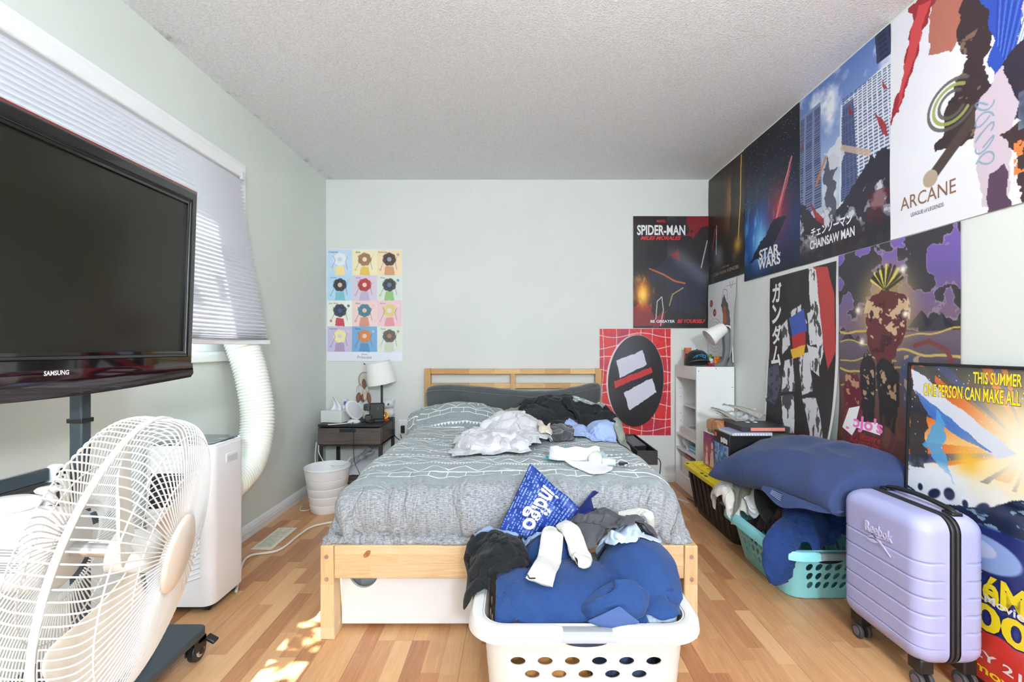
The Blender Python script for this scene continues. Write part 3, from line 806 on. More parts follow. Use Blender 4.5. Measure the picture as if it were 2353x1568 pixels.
def crumple(n, m, origin, U, V, amp, seed, fr=9):
    o, U, V = np.array(origin, float), np.array(U, float), np.array(V, float); N = np.cross(U, V); N /= np.linalg.norm(N)
    P = np.zeros((n, m, 3))
    a = np.linspace(0, 1, n)[:, None] + 0 * np.zeros((n, m)); b = np.linspace(0, 1, m)[None, :] + 0 * np.zeros((n, m))
    h = (np.abs(vnoise(a * fr, b * fr, seed, 3) - .5) * 2 - .35) * amp
    ja = (vnoise(a * 3, b * 3, seed + 9, 2) - .5) * .22; jb = (vnoise(a * 3, b * 3, seed + 5, 2) - .5) * .22
    return o + (a + ja)[..., None] * U + (b + jb)[..., None] * V + h[..., None] * N
mb = MB().grid(crumple(18, 12, (-.665, 1.835, .055), (.16, 0, .0), (0, -.020, .215), .03, 3))
tag(mb.build('plastic_bag', plastic, None, base=(-.57, 1.83, .04), smooth=180), 'crumpled clear plastic bag showing in the half-round cutout of the underbed box', 'plastic bag')

# ================================================================== MATTRESS AND COMFORTER
fabw = pm('mattress_ticking', (226, 226, 224), .85, tex=.03, scale=40)
tag(MB().box((BX0 + .04, 1.80, .32), (BX1 - .04, 3.62, .515)).build('mattress', fabw, None, base=(-.03, 2.7, .32), bevel=.05, segs=4), 'white mattress on the pine bed frame under the comforter', 'mattress')

cbx = np.array([-.034, 2.68, .430]); hbx = np.array([.650, .925, .098]); rbx = .085
def bumps_h(x, y, L):
    h = np.full(np.shape(x), -9.0)
    for cx_, cy_, cz_, rx_, ry_, rz_ in L:
        q = 1 - ((x - cx_) / rx_) ** 2 - ((y - cy_) / ry_) ** 2
        h = np.maximum(h, np.where(q > 0, cz_ + rz_ * np.sqrt(np.maximum(q, 0)), -9.0))
    return h
pil_b = [(-.40, 3.23, .50, .36, .25, .165), (.34, 3.24, .50, .36, .26, .20), (0, 3.25, .5, .2, .2, .10)]
def comf_collide(P, Q):
    d = P - cbx; q = np.abs(d) - (hbx - rbx); qp = np.maximum(q, 0)
    ln = np.sqrt((qp ** 2).sum(1)) + 1e-9; inside = np.minimum(q.max(1), 0)
    s = ln + inside - rbx - .022
    n = np.where((ln > 1e-6)[:, None], qp / ln[:, None] * np.sign(d), 0)
    k = np.argmax(q, 1); n2 = np.zeros_like(P); n2[np.arange(len(P)), k] = np.sign(d[np.arange(len(P)), k])
    n = np.where((ln > 1e-6)[:, None], n, n2)
    hit = s < 0
    P[hit] -= n[hit] * s[hit][:, None]
    mv = P[hit] - Q[hit]; P[hit] -= mv * .35
    h = bumps_h(P[:, 0], P[:, 1], pil_b) + .02
    lo = P[:, 2] < h; P[lo, 2] = h[lo]
    P[:, 2] = np.maximum(P[:, 2], .352)
    P[:, 1] = np.clip(P[:, 1], 1.722, 3.47); P[:, 0] = np.clip(P[:, 0], -.735, .662)
    return P
nu, nv = 120, 128
u = np.linspace(-.85, .85, nu); v = np.linspace(0, 1.885, nv)
Ug, Vg = np.meshgrid(u, v, indexing='ij')
def wrap(s, flat, r):
    """arc-length over a rounded edge: returns (out, down)"""
    a = np.clip(s - flat, 0, r * PI / 2); dn = np.clip(s - flat - r * PI / 2, 0, None)
    return np.minimum(s, flat) + r * np.sin(a / r), r * (1 - np.cos(a / r)) + dn
ox, dx_ = wrap(np.abs(Ug), hbx[0] - rbx + .02, rbx + .03)
oy, dy_ = wrap(Vg, 3.44 - 1.745 - rbx - .03, rbx + .03)
P0 = np.stack([cbx[0] + np.sign(Ug) * ox, 3.44 - oy, .565 - np.maximum(dx_, dy_) - .15 * np.minimum(dx_, dy_)], -1)
P0[..., 2] += (vnoise(Ug * 5, Vg * 5, 2, 3) - .5) * .03
P0 = P0.reshape(-1, 3)
E_, W_ = grid_edges(nu, nv)
Uf = np.stack([Ug.ravel(), Vg.ravel(), np.zeros(nu * nv)], 1)
dU = Uf[E_[:, 1]] - Uf[E_[:, 0]]; rest = np.sqrt((dU ** 2).sum(1)) * (1.035 + .05 * (np.minimum(Uf[E_[:, 0], 1], 1.9) > 1.35))
Pc = relax(P0, E_, W_, rest, 110, .0011, comf_collide, sub=3)
# soft ridges over the top and upright creases down the foot
Pg = Pc.reshape(nu, nv, 3)
nn_ = np.cross(np.gradient(Pg, axis=0), np.gradient(Pg, axis=1)); nn_ /= np.linalg.norm(nn_, axis=2, keepdims=True) + 1e-9
if nn_[..., 2].mean() < 0: nn_ = -nn_
wq = (vnoise(Ug * 3, Vg * 3, 77, 2) - .5) * .3
f1 = (1 - np.abs(vnoise((Ug + wq) * 9, (Vg + wq) * 2.2, 71, 2, gain=.4) * 2 - 1)) ** 2.2
f2 = (1 - np.abs(vnoise((Ug + wq) * 4, (Vg - wq) * 6.5, 73, 2, gain=.4) * 2 - 1)) ** 2.2
f3 = (1 - np.abs(vnoise((Ug + wq * .3) * 17, Vg * 2.0, 79, 2, gain=.4) * 2 - 1)) ** 2.5
ft_ = np.clip((Vg - 1.48) / .2, 0, 1); hd_ = np.clip((.55 - Vg) / .3, 0, 1); hem_ = np.clip((1.885 - Vg) / .10, .25, 1)
Pg = Pg + nn_ * ((f1 * .4 + f2 * .6 - .35) * (.024 + .020 * hd_) * (1 - .6 * ft_) - (f3 - .3) * .034 * ft_ * hem_)[..., None]
Pc = Pg.reshape(-1, 3); Pc[:, 2] = np.maximum(Pc[:, 2], .35)
UV = np.stack([Ug.ravel() + 1, Vg.ravel()], 1)
M = Mat('comforter_print', (168, 176, 178), .92, spec=.15, sheen=.2)
uu, vv, _z = M.xyz(M.coord('UV'))
wob = M.noise(M.vec(uu * 3.0, vv * 3.0), 1.0, 2.0) - 0.5
wo2 = M.noise(M.vec(uu * 22.0, vv * 22.0, 3.0), 1.0, 1.0) - 0.5
V_ = vv + wob * 0.05 + wo2 * 0.006; U_ = uu + wob * 0.04
per = 0.40
vm = V_.mod(per); row = (V_ / per).floor()
def tri(x): return ((x.fract() - 0.5).abs() * 2.0)
def near(x, c, w): return (x - c).abs().lt(w * 1.05)
def zig(v0, amp, pitch, w, ph=0.0): return near(vm, tri(U_ / pitch + ph) * amp + v0, w)
lines = zig(.235, .05, .125, .0032)
lines = lines.max(zig(.125, .040, .098, .0030, .3)).max(near(vm, .178, .0032)).max(near(vm, .062, .0040)).max(near(vm, .298, .0040))
lines = lines.max(zig(.072, .05, .155, .0030, .1))
# uprights between the two ruled lines
ur = (U_ / .075).fract(); lines = lines.max(ur.lt(.045) * vm.gt(.300) * vm.lt(.345)).max(near(vm, .347, .0032))
# rows of small teeth
teeth = (tri(U_ / .022) * .020 - (vm - .020)).gt(0.0) * vm.gt(.020) * vm.lt(.05)
beads = (tri(U_ / .014)).gt(.45) * near(vm, .190, .0045) + (tri(U_ / .013)).gt(.5) * near(vm, .062, .006)
pat = (lines + teeth + beads).clamp() * V_.lt(1.60)
gaps = M.noise(M.vec(uu * 9.0, vv * 30.0, 8.0), 1.0, 2.0).gt(.34)
pat = pat * gaps
hem = (tri(U_ / .030) * .026 - (1.885 - vv)).gt(0.0)
heather = M.noise(M.vec(uu * 420.0, vv * 90.0), 1.0, 3.0) * 0.25 + M.noise(M.vec(uu * 70.0, vv * 380.0), 1.0, 3.0) * 0.75
topc = M.ramp(heather, [(.32, (124, 134, 136)), (.68, (160, 169, 171))])
ftc = M.ramp(heather, [(.34, (98, 101, 108)), (.5, (152, 155, 160)), (.66, (184, 186, 190))])
bandm = ((V_ - 1.60) * 60.0).clamp()
cc = M.mix(bandm, topc, ftc)
cc = M.mix(pat.clamp(), cc, (238, 241, 242)); M.col(cc)
wr = M.noise(M.vec(uu * 60.0, vv * 7.0, 4.0), 1.0, 3.0, .6, .6) * bandm + M.noise(M.vec(uu * 14.0, vv * 10.0), 1.0, 4.0, .6, 1.0)
seam = near(vv + (uu * 3.0).sin() * 0.02, 1.76, .005) + near(vv, 1.64, .004)
cn = (M.noise(M.vec(uu * 11.0 + wob * 3.0, vv * 2.6, 7.0), 1.0, 2.0, .5, .5) * 2.0 - 1.0).abs()
cn2 = (M.noise(M.vec(uu * 4.0 + wob * 4.0, vv * 6.0, 2.0), 1.0, 3.0, .5, .8) * 2.0 - 1.0).abs()
crease = (1.0 - cn * 9.0).clamp() * (bandm * .7 + .25) + (1.0 - cn2 * 8.0).clamp() * .6
M.bump(wr + heather * .12 - seam * .5 - crease * .55, .7, .020)
comf = mesh_np('comforter', Pc, grid_faces(nu, nv), M.m, base=(-.03, 2.6, .52), sub=1, uv=UV, solid=.022)
tag(comf, 'grey heathered comforter with white line patterns spread over the pine bed', 'comforter')

# height map that later things rest on
class HM:
    def __init__(s, x0, x1, y0, y1, z, res=.008):
        s.x0, s.y0, s.res = x0, y0, res; s.h = np.full((int((x1 - x0) / res) + 2, int((y1 - y0) / res) + 2), float(z))
    def splat(s, P, r=1):
        i = ((P[:, 0] - s.x0) / s.res).astype(int); j = ((P[:, 1] - s.y0) / s.res).astype(int)
        for a in range(-r, r + 1):
            for b in range(-r, r + 1):
                ii, jj = i + a, j + b; ok = (ii >= 0) & (jj >= 0) & (ii < s.h.shape[0]) & (jj < s.h.shape[1])
                np.maximum.at(s.h, (ii[ok], jj[ok]), P[ok, 2])
    def __call__(s, x, y):
        fx = np.clip((np.asarray(x) - s.x0) / s.res, 0, s.h.shape[0] - 1.001); fy = np.clip((np.asarray(y) - s.y0) / s.res, 0, s.h.shape[1] - 1.001)
        i = fx.astype(int); j = fy.astype(int); a = fx - i; b = fy - j; h = s.h
        return (h[i, j] * (1-a) + h[i+1, j] * a) * (1-b) + (h[i, j+1] * (1-a) + h[i+1, j+1] * a) * b
    def smooth(s, k=1):
        for _ in range(k):
            p = np.pad(s.h, 1, 'edge'); s.h = (p[:-2, 1:-1] + p[2:, 1:-1] + p[1:-1, :-2] + p[1:-1, 2:] + 4 * p[1:-1, 1:-1]) / 8

def upsample(P, k=3):
    n, m = P.shape[:2]
    a = np.linspace(0, n - 1, (n - 1) * k + 1); b = np.linspace(0, m - 1, (m - 1) * k + 1)
    i = np.minimum(a.astype(int), n - 2); f = (a - i)[:, None, None]; Q = P[i] * (1 - f) + P[i + 1] * f
    j = np.minimum(b.astype(int), m - 2); g = (b - j)[None, :, None]; return (Q[:, j] * (1 - g) + Q[:, j + 1] * g).reshape(-1, 3)

def garment(name, corners, hm, mat, label, cat, bumps=(), n=(44, 44), scale=1.25, seed=1, folds=.03, ffreq=7.0, fang=.4, iters=110, wob=.10, solid=.004, ridge=(.034, .014),
            group=None, round_=.55, clearance=.006, fall=None, tuck=.0, splat=True, base=None, fric=.6, grav=.0012, box=None):
    """crumpled cloth dropped on whatever lies below: corners = 4 plan points (x, y)"""
    c = np.array(corners, float); nu_, nv_ = n
    s = np.linspace(-1, 1, nu_); t = np.linspace(-1, 1, nv_); S, T = np.meshgrid(s, t, indexing='ij')
    # squash the square towards a rounded outline
    S2 = S * np.sqrt(1 - round_ * T * T / 2); T2 = T * np.sqrt(1 - round_ * S * S / 2)
    a, b = (S2 + 1) / 2, (T2 + 1) / 2
    XY = ((1-a) * (1-b))[..., None] * c[0] + (a * (1-b))[..., None] * c[1] + (a * b)[..., None] * c[2] + ((1-a) * b)[..., None] * c[3]
    span = np.linalg.norm(c[2] - c[0]) * .5
    XY[..., 0] += (vnoise(S * 2.2 + 9, T * 2.2, seed, 3) - .5) * wob * span * 2
    XY[..., 1] += (vnoise(S * 2.2, T * 2.2 + 7, seed + 3, 3) - .5) * wob * span * 2
    def ground(x, y):
        h = hm(x, y)
        if bumps: h = np.maximum(h, bumps_h(x, y, bumps))
        return h + clearance
    g0 = ground(XY[..., 0], XY[..., 1])
    ca, sa = math.cos(fang), math.sin(fang)
    A = (XY[..., 0] * ca + XY[..., 1] * sa); B = (-XY[..., 0] * sa + XY[..., 1] * ca)
    fold = 1 - np.abs(vnoise(A * ffreq * 2.2, B * ffreq * .8, seed + 11, 2) - .5) * 4
    edge = np.minimum(1 - np.abs(S), 1 - np.abs(T)); ed = np.clip(edge / .22, 0, 1)
    Z = g0 + np.clip(fold, -.2, 1) * folds * (.35 + .65 * ed) + .01
    P = np.stack([XY[..., 0], XY[..., 1], Z], -1).reshape(-1, 3)
    E1, W1 = grid_edges(nu_, nv_)
    Fl = np.stack([XY[..., 0], XY[..., 1], g0 * .8], -1).reshape(-1, 3)
    rs = rest_of(Fl, E1, scale)
    def col(P, Q):
        h = ground(P[:, 0], P[:, 1]); hit = P[:, 2] < h
        P[hit, 2] = h[hit]
        P[hit, :2] -= (P[hit, :2] - Q[hit, :2]) * fric
        if box is not None:
            P[:, 0] = np.clip(P[:, 0], box[0], box[1]); P[:, 1] = np.clip(P[:, 1], box[2], box[3])
        return P
    P = relax(P, E1, W1, rs, iters, grav, col, sub=3)
    P = col(P, P)
    G = P.reshape(nu_, nv_, 3); nn = np.cross(np.gradient(G, axis=0), np.gradient(G, axis=1)); nn /= np.linalg.norm(nn, axis=2, keepdims=True) + 1e-9
    if nn[..., 2].mean() < 0: nn = -nn
    wx = (vnoise(A * 5, B * 5, seed + 31, 2) - .5) * .16; wy = (vnoise(A * 5 + 3, B * 5, seed + 37, 2) - .5) * .16
    r1 = (1 - np.abs(vnoise((A + wx) * ffreq * 1.9, (B + wy) * ffreq * .8, seed + 41, 2, gain=.35) * 2 - 1)) ** 2.2
    r2 = (1 - np.abs(vnoise((A * .6 - B * .8 + wx) * ffreq * 4.2, (A * .8 + B * .6 + wy) * ffreq * 2.0, seed + 47, 2) * 2 - 1)) ** 2.5
    G = G + nn * ((r1 - .35) * ridge[0] + (r2 - .35) * ridge[1])[..., None] * (.45 + .55 * ed)[..., None]
    P = G.reshape(-1, 3); P[:, 2] = np.maximum(P[:, 2], ground(P[:, 0], P[:, 1]) - .001)
    if splat: hm.splat(upsample(P.reshape(nu_, nv_, 3), 3), 1)
    bs = base if base is not None else (float(c[:, 0].mean()), float(c[:, 1].mean()), float(P[:, 2].min()))
    uv = np.stack([(S.ravel() + 1) * span, (T.ravel() + 1) * span], 1)
    return tag(mesh_np(name, P, grid_faces(nu_, nv_), mat, base=bs, sub=1, uv=uv, solid=solid), label, cat, group)

bedh = HM(-.85, .8, 1.65, 3.6, .3); bedh.splat(upsample(Pg, 3), 1); bedh.smooth(2)
bedh.h += .012

# long charcoal plush pillow against the headboard
def body_pillow(name, ctr_pts, rad, mat, label, cat, n=46, m=28, seed=3, parts=None):
    """sausage along a path; rad = (half depth, half height) with ends flattened"""
    pts_ = spline(ctr_pts, 12); k = len(pts_); P = np.zeros((k, m, 3))
    for i, c in enumerate(pts_):
        t = i / (k - 1); e = (max(0, 1 - abs(2 * t - 1) ** 5)) ** .42 + .03
        for j in range(m):
            a = 2 * PI * j / m; cs, sn = math.cos(a), math.sin(a)
            rx_ = rad[0] * e * np.sign(cs) * abs(cs) ** .8; rz_ = rad[1] * (.35 + .65 * e) * np.sign(sn) * abs(sn) ** .9
            P[i, j] = (c.x, c.y + rx_, c.z + rz_)
    T_, A_ = np.meshgrid(np.linspace(0, 1, k), np.linspace(0, 1, m), indexing='ij')
    P[..., 2] += (vnoise(T_ * 9, np.sin(A_ * 2 * PI) + 2, seed, 3) - .5) * .018
    P[..., 1] += (vnoise(T_ * 14, np.cos(A_ * 2 * PI) + 4, seed + 2, 3) - .5) * .014
    idx = np.arange(k * m).reshape(k, m); nx = np.roll(idx, -1, 1)
    F = np.stack([idx[:-1], idx[1:], nx[1:], nx[:-1]], -1).reshape(-1, 4)
    return P, F
plush = cloth_mat('plush_charcoal', (78, 82, 84), .12, 500, .95, .6, .5)
Pp, Fp = body_pillow('p', [(-.70, 3.555, .700), (-.45, 3.56, .690), (-.1, 3.56, .655), (.2, 3.56, .640), (.46, 3.56, .675), (.655, 3.565, .735)], (.072, .108), plush, '', '')
bp = mesh_np('body_pillow', Pp.reshape(-1, 3), Fp, plush, base=(0, 3.56, .55), sub=1)
tag(bp, 'long charcoal plush pillow slumped against the pine headboard', 'pillow')
k_ = Pp.shape[0]
pip = [Vector(Pp[i, 19]) * .0 + Vector((Pp[i, 18] + Pp[i, 19]) / 2) for i in range(1, k_ - 1)]
for p in pip: p.y -= .004
MB().tube([Vector((p.x, p.y - .002, p.z + .085 - .0)) if False else p for p in [Vector((Pp[i, 11] + Pp[i, 12]) / 2) for i in range(1, k_ - 1)]], .006, 8).build('seam_piping', plush, bp, smooth=180)

# ------------------------------------------------------------------ things lying on the bed
M = Mat('grey_plaid_sheet', (208, 209, 212), .9, spec=.15, sheen=.15)
uu, vv, _z = M.xyz(M.coord('UV'))
pu = (uu / .11).fract().lt(.5); pv = (vv / .11).fract().lt(.5)
M.col(M.mix((pu * .5 + pv * .5), (219, 219, 222), (190, 190, 195))); M.bump(M.noise(M.vec(uu * 16, vv * 16), 1.0, 3.0), .25, .01); plaid = M.m
def bq(px, py, z=.575):
    Y = (EYE - z) * FPX / (py - PPY); return ((px - PPX) * Y / FPX, Y)
charc = cloth_mat('charcoal_jersey', (36, 38, 42), .18); lblue = cloth_mat('light_blue_cotton', (160, 180, 222), .08)
fuzzy = cloth_mat('dark_grey_fleece', (70, 71, 76), .3, 260, .95, .5, .9); olive = cloth_mat('olive_grey_cotton', (142, 148, 138), .1)
garment('sheet', [(-.18, 2.70), (-.14, 3.20), (.10, 3.16), (.06, 2.75)], bedh, olive, 'olive grey cloth peeping out behind the plaid sheet on the bed', 'cloth', n=(26, 26), seed=21, scale=1.2)
garment('sweatshirt', [(.02, 2.86), (.02, 3.30), (.40, 3.20), (.36, 2.74)], bedh, charc, 'charcoal sweatshirt heaped behind the plaid sheet on the bed', 'sweatshirt', [(.13, 3.02, .55, .17, .17, .13), (.27, 2.95, .55, .14, .16, .07)], (46, 46), 1.3, 4, .03, 6, .9)
garment('sweater', [(.30, 2.96), (.33, 3.10), (.68, 3.08), (.64, 2.90)], bedh, charc, 'black sleeve stretched towards the pillow beside the blue shirt', 'sweater', [(.45, 3.0, .56, .16, .05, .075), (.57, 2.98, .57, .09, .06, .08)], (30, 40), 1.2, 8, .015, 6, .1)
garment('plaid_sheet', [(-.345, 2.14), (-.27, 2.86), (.16, 2.90), (.185, 2.24)], bedh, plaid, 'crumpled pale grey plaid sheet bundled in the middle of the bed', 'sheet', [(-.02, 2.72, .55, .20, .22, .135), (-.13, 2.45, .56, .20, .22, .07), (.06, 2.42, .56, .14, .2, .07)], (72, 84), 1.33, 12, .04, 5, .7, iters=130)
garment('blue_shirt', [(.28, 2.60), (.30, 2.88), (.62, 2.84), (.57, 2.50)], bedh, lblue, 'light blue shirt crumpled at the right of the bed', 'shirt', [(.50, 2.68, .57, .10, .13, .075), (.36, 2.72, .56, .10, .1, .04)], (46, 46), 1.32, 17, .035, 7, 1.0)
garment('fleece', [(.185, 2.52), (.205, 2.74), (.32, 2.70), (.32, 2.50)], bedh, fuzzy, 'small fuzzy dark grey fleece between plaid sheet and blue shirt', 'fleece', [(.25, 2.62, .56, .08, .1, .06)], (34, 34), 1.3, 22, .018, 16, .3)
garment('sage_cloth', [(.54, 2.52), (.56, 2.70), (.70, 2.66), (.68, 2.50)], bedh, olive, 'sage green cloth at the right edge of the bed beside the blue shirt', 'cloth', n=(28, 28), seed=31, scale=1.25, folds=.03)
beige = cloth_mat('beige_cotton', (226, 218, 198), .08)
garment('beige_sock', [bq(1236, 985, .66), bq(1237, 968, .66), bq(1264, 966, .66), bq(1264, 986, .66)], bedh, beige, 'small rolled beige sock on the charcoal sweatshirt', 'sock', n=(16, 16), seed=5, scale=1.1, folds=.02)

# white sun visor, teal and pale blue folders, travel bottles
def bedz(x, y): return float(bedh(np.array(x), np.array(y)))
teal = pm('teal_card', (24, 162, 172), .5, tex=.03); pblue = pm('pale_blue_card', (196, 216, 238), .5, tex=.02)
def card(name, pts, z0, m, lab, cat, th=.004):
    c = [(x, y) for x, y in pts]; vs = []
    z = max(bedz(x, y) for x, y in c) + .003
    return tag(MB().prism(c, z, z + th, lambda a, b, h: (a, b, h)).build(name, m, None, base=(c[0][0], c[0][1], z)), lab, cat)
tl_ = card('teal_folder', [bq(1250, 1056), bq(1282, 1060), bq(1340, 1040), bq(1300, 1028)], 0, teal, 'teal folder lying under the white sun visor', 'folder')
card('pale_blue_card', [bq(1360, 1056), bq(1398, 1056), bq(1386, 1040), bq(1356, 1040)], 0, pblue, 'pale blue card lying behind the green travel bottle', 'card')
visw = cloth_mat('visor_white', (228, 226, 232), .02, 500, .8, .1, .15)
vis = thing('sun_visor', (.16, 2.1, .58), 'white fabric sun visor with the brim towards the foot of the bed', 'visor')
vx, vy = bq(1322, 1060); zc = bedz(vx, vy) + .016; P = np.zeros((30, 7, 3))
for i in range(30):
    a = PI * (1.02 + .96 * i / 29)
    for j in range(7):
        f = j / 6; rx_ = .118 - .008 * f; ry_ = .085 - .012 * f
        P[i, j] = (vx + rx_ * math.cos(a), vy - .02 + ry_ * (math.sin(a) + .9) * .6, zc + .062 * f + .004 * math.sin(7 * a) * f)
MB().grid(P).build('headband', visw, vis, smooth=180, solid=.004, sub=1)
P = np.zeros((24, 9, 3))
for i in range(24):
    t = i / 23; bx_ = vx - .055 + .155 * t; 
    for j in range(9):
        f = j / 8; ln_ = (.125 * math.sin(PI * (.12 + .80 * t)) ** .6)
        P[i, j] = (bx_ + .05 * f, vy - .028 - .02 * math.sin(PI * t) - f * ln_ * 1.35, zc + .006 - .012 * f - .012 * (2 * t - 1) ** 2 * f)
P[..., 2] = np.maximum(P[..., 2], bedh(P[..., 0], P[..., 1]) + .004)
MB().grid(P).build('brim', visw, vis, smooth=180, solid=.004, sub=1)
mint = pm('mint_plastic', (205, 222, 208), .4, tex=.02); 
bo = bq(1368, 1066); bzz = bedz(*bo) + .0
tb = thing('travel_fan', (bo[0], bo[1], bzz), 'pale mint handheld fan with white strap on the bed beside the visor', 'handheld fan')
MB().lathe([(0, -.028), (.024, -.026), (.030, -.018), (.030, .018), (.024, .026), (0, .028)], (bo[0] + .002, bo[1], bzz + .033), (.35, 1, .1), 26).build('fan_head', mint, tb, smooth=50)
MB().tube([(bo[0] + .030, bo[1] - .005, bzz + .020), (bo[0] + .085, bo[1] - .02, bzz + .019)], [.017, .015], 20).build('handle', mint, tb, bevel=.004)
MB().tube(spline([(bo[0] + .085, bo[1] - .02, bzz + .018), (bo[0] + .12, bo[1] + .03, bzz + .02), (bo[0] + .145, bo[1] + .0, bzz + .012), (bo[0] + .12, bo[1] - .035, bzz + .012)], 8), .0028, 8).build('strap', visw, tb, smooth=180)
MB().box((bo[0] + .100, bo[1] - .022, bzz + .008), (bo[0] + .138, bo[1] - .008, bzz + .020)).build('charge_plug', blk, tb, bevel=.002)

# blue shopping bag slumped on the foot of the bed
M = Mat('shopping_bag_print', (34, 62, 140), .42, spec=.4)
uu, vv, _z = M.xyz(M.coord('UV'))
rowb = (vv / .012).floor(); rv_ = M.white(M.vec(rowb, 1.3, 2.0))
cell = M.white(M.vec((uu / .0042 + rv_ * 40.0).floor(), rowb, 0.7)); fv = (vv / .012).fract()
word = M.white(M.vec((uu / .024 + rv_ * 9.0).floor(), rowb, 4.0)).gt(.12)
ink = cell.gt(.42) * fv.gt(.28) * fv.lt(.74) * word
M.col(M.mix(ink, (28, 56, 134), (122, 148, 208))); bagm = M.m
bag = thing('shopping_bag', (.08, 1.70, .45), 'blue shopping bag printed with rows of tiny words lying at the foot of the bed', 'bag')
# front panel corners traced onto a leaning plane
def bp_(px, py, Y): return np.array(at(px, py, Y))
A_, B_, C_, D_ = bp_(1219, 1066, 1.735), bp_(1330, 1168, 1.655), bp_(1262, 1254, 1.56), bp_(1147, 1218, 1.615)
def bagp(a, b, h=0.0):
    """a along the top edge from A to B, b from A down to D"""
    p = (A_ * (1-a) + B_ * a) * (1-b) + (D_ * (1-a) + C_ * a) * b
    n = np.cross(B_ - A_, D_ - A_); n /= np.linalg.norm(n)
    if n[1] > 0: n = -n
    bulge = .045 * math.sin(PI * min(max(a, 0), 1)) * math.sin(PI * min(max(b, 0), 1)) + .010 * math.sin(9 * a + 4 * b) * math.sin(PI * a) + .006 * math.sin(17 * b - 6 * a)
    return Vector(p + n * (bulge + h))
na, nb = 34, 36; P = np.array([[bagp(i / (na - 1), j / (nb - 1)) for j in range(nb)] for i in range(na)])
wA, wB = np.linalg.norm(B_ - A_), np.linalg.norm(D_ - A_)
uvb = np.array([[(j / (nb - 1) * wB, i / (na - 1) * wA) for j in range(nb)] for i in range(na)]).reshape(-1, 2)
mesh_np('front_panel', P.reshape(-1, 3), grid_faces(na, nb), bagm, bag, uv=uvb, solid=.0015)
bagin = pm('shopping_bag_lining', (22, 34, 92), .3, tex=.2, scale=12, bump=.4)
# gusset and back, slumping away towards the bed and opening to the right
dv = np.array([.07, .10, -.045])
P2 = np.array([[np.array(bagp(i / (na - 1), j / (nb - 1), -.022)) + dv * (.05 + .1 * (i / (na - 1))) + np.array([0, 0, .0]) for j in range(nb)] for i in range(na)])
def keep_up(P):
    P[..., 2] = np.maximum(P[..., 2], np.where(P[..., 1] > 1.77, bedh(P[..., 0], P[..., 1]) + .006, .3)); return P
P2 = keep_up(P2)
mesh_np('back_panel', P2.reshape(-1, 3), grid_faces(na, nb), bagin, bag, uv=uvb, solid=.0015)
for nm_, e1, e2 in (('gusset', P[:, 0], P2[:, 0]), ('gusset', P[0], P2[0]), ('gusset', P[:, -1], P2[:, -1])):
    G = np.array([e1 * (1 - t) + e2 * t for t in np.linspace(0, 1, 5)]); mesh_np(nm_, G.reshape(-1, 3), grid_faces(*G.shape[:2]), bagm, bag, uv=np.zeros((G.shape[0] * G.shape[1], 2)) + np.random.default_rng(1).random((G.shape[0] * G.shape[1], 2)) * .2, solid=.0015)
# the loose right edge of the mouth folds out
G = np.array([[P[na - 1, j] * (1 - t) + (P[na - 1, j] + np.array([.085 - .02 * math.sin(j * .5), .02 + .06 * (1 - j / nb), .03 - .10 * j / nb + .02 * math.sin(j * .7)])) * t for j in range(0, 20)] for t in np.linspace(0, 1, 8)])
mesh_np('mouth_fold', G.reshape(-1, 3), grid_faces(*G.shape[:2]), bagin, bag, solid=.0015)
# lettering runs down the panel
def bagt(a, b, h):
    # x of the text runs from A->B side down to D->C
    return bagp(.47 + b * 1.0 / wA, .50 + a / wB, .0035)
lettering('indigo', 'shop_lettering', pm('white_print', (240, 242, 246), .45, tex=0), bagt, .1, bag, bold=.003, fit=(.76 * wB, .44 * wA))

# black caddy hung on the bed's right side
cd = thing('bedside_caddy', (.74, 2.85, .42), 'black box caddy hung on the right side of the bed', 'caddy')
fr_ = MB(); frame_ring(fr_, (.675, 2.58, .79, 3.08), (.683, 2.588, .782, 3.072), .425, .505, lambda a, b, h: (a, b, h)); fr_.build('tray_wall', blk, cd, bevel=.002)
MB().box((.683, 2.588, .425), (.782, 3.072, .432)).build('tray_floor', blk, cd)
MB().box((.69, 2.75, .432), (.776, 3.06, .498)).build('lid', pm('caddy_gloss', (30, 30, 32), .25, tex=0), cd, bevel=.003)
MB().box((.60, 2.70, .349), (.69, 2.95, .355)).build('hook_plate', blk, cd)
MB().box((.690, 2.70, .349), (.694, 2.95, .43)).build('hook_upright', blk, cd)
tag(MB().tube(spline([(.79, 2.62, .46), (.81, 2.60, .44), (.81, 2.61, .36), (.80, 2.63, .2), (.79, 2.65, .01)], 8), .003, 8).build('charging_cable', blk, None, base=(.79, 2.62, .46), smooth=180), 'thin black cable dropping from the caddy at the bed side', 'cable')
# ================================================================== NIGHTSTAND AND WHAT STANDS ON IT
M = Mat('dark_walnut_laminate', (74, 66, 62), .45)
p_ = M.xyz(M.coord()); gr = M.noise(M.vec(p_[0] * 3.0, p_[1] * 3.0, p_[2] * 70.0), 2.5, 4.0, .6, .8)
M.col(M.ramp(gr, [(.3, (58, 51, 48)), (.7, (92, 83, 78))])); walnut = M.m
nblack = pm('nightstand_black_steel', (30, 29, 30), .5, tex=.08, scale=80)
ns = thing('nightstand', (-1.2, 3.48, 0), 'dark wood nightstand with one drawer and black legs in the back left corner', 'nightstand')
NX0, NX1, NY0, NY1 = -1.422, -.966, 3.30, 3.66
boxpart('top', (NX0, NY0, .512), (NX1, NY1, .531), nblack, ns, .002)
cbx_ = MB(); cbx_.box((NX0, NY0 + .012, .385), (NX0 + .014, NY1, .512)); cbx_.box((NX1 - .014, NY0 + .012, .385), (NX1, NY1, .512)); cbx_.box((NX0, NY1 - .01, .385), (NX1, NY1, .512)); cbx_.box((NX0, NY0 + .012, .385), (NX1, NY1, .395))
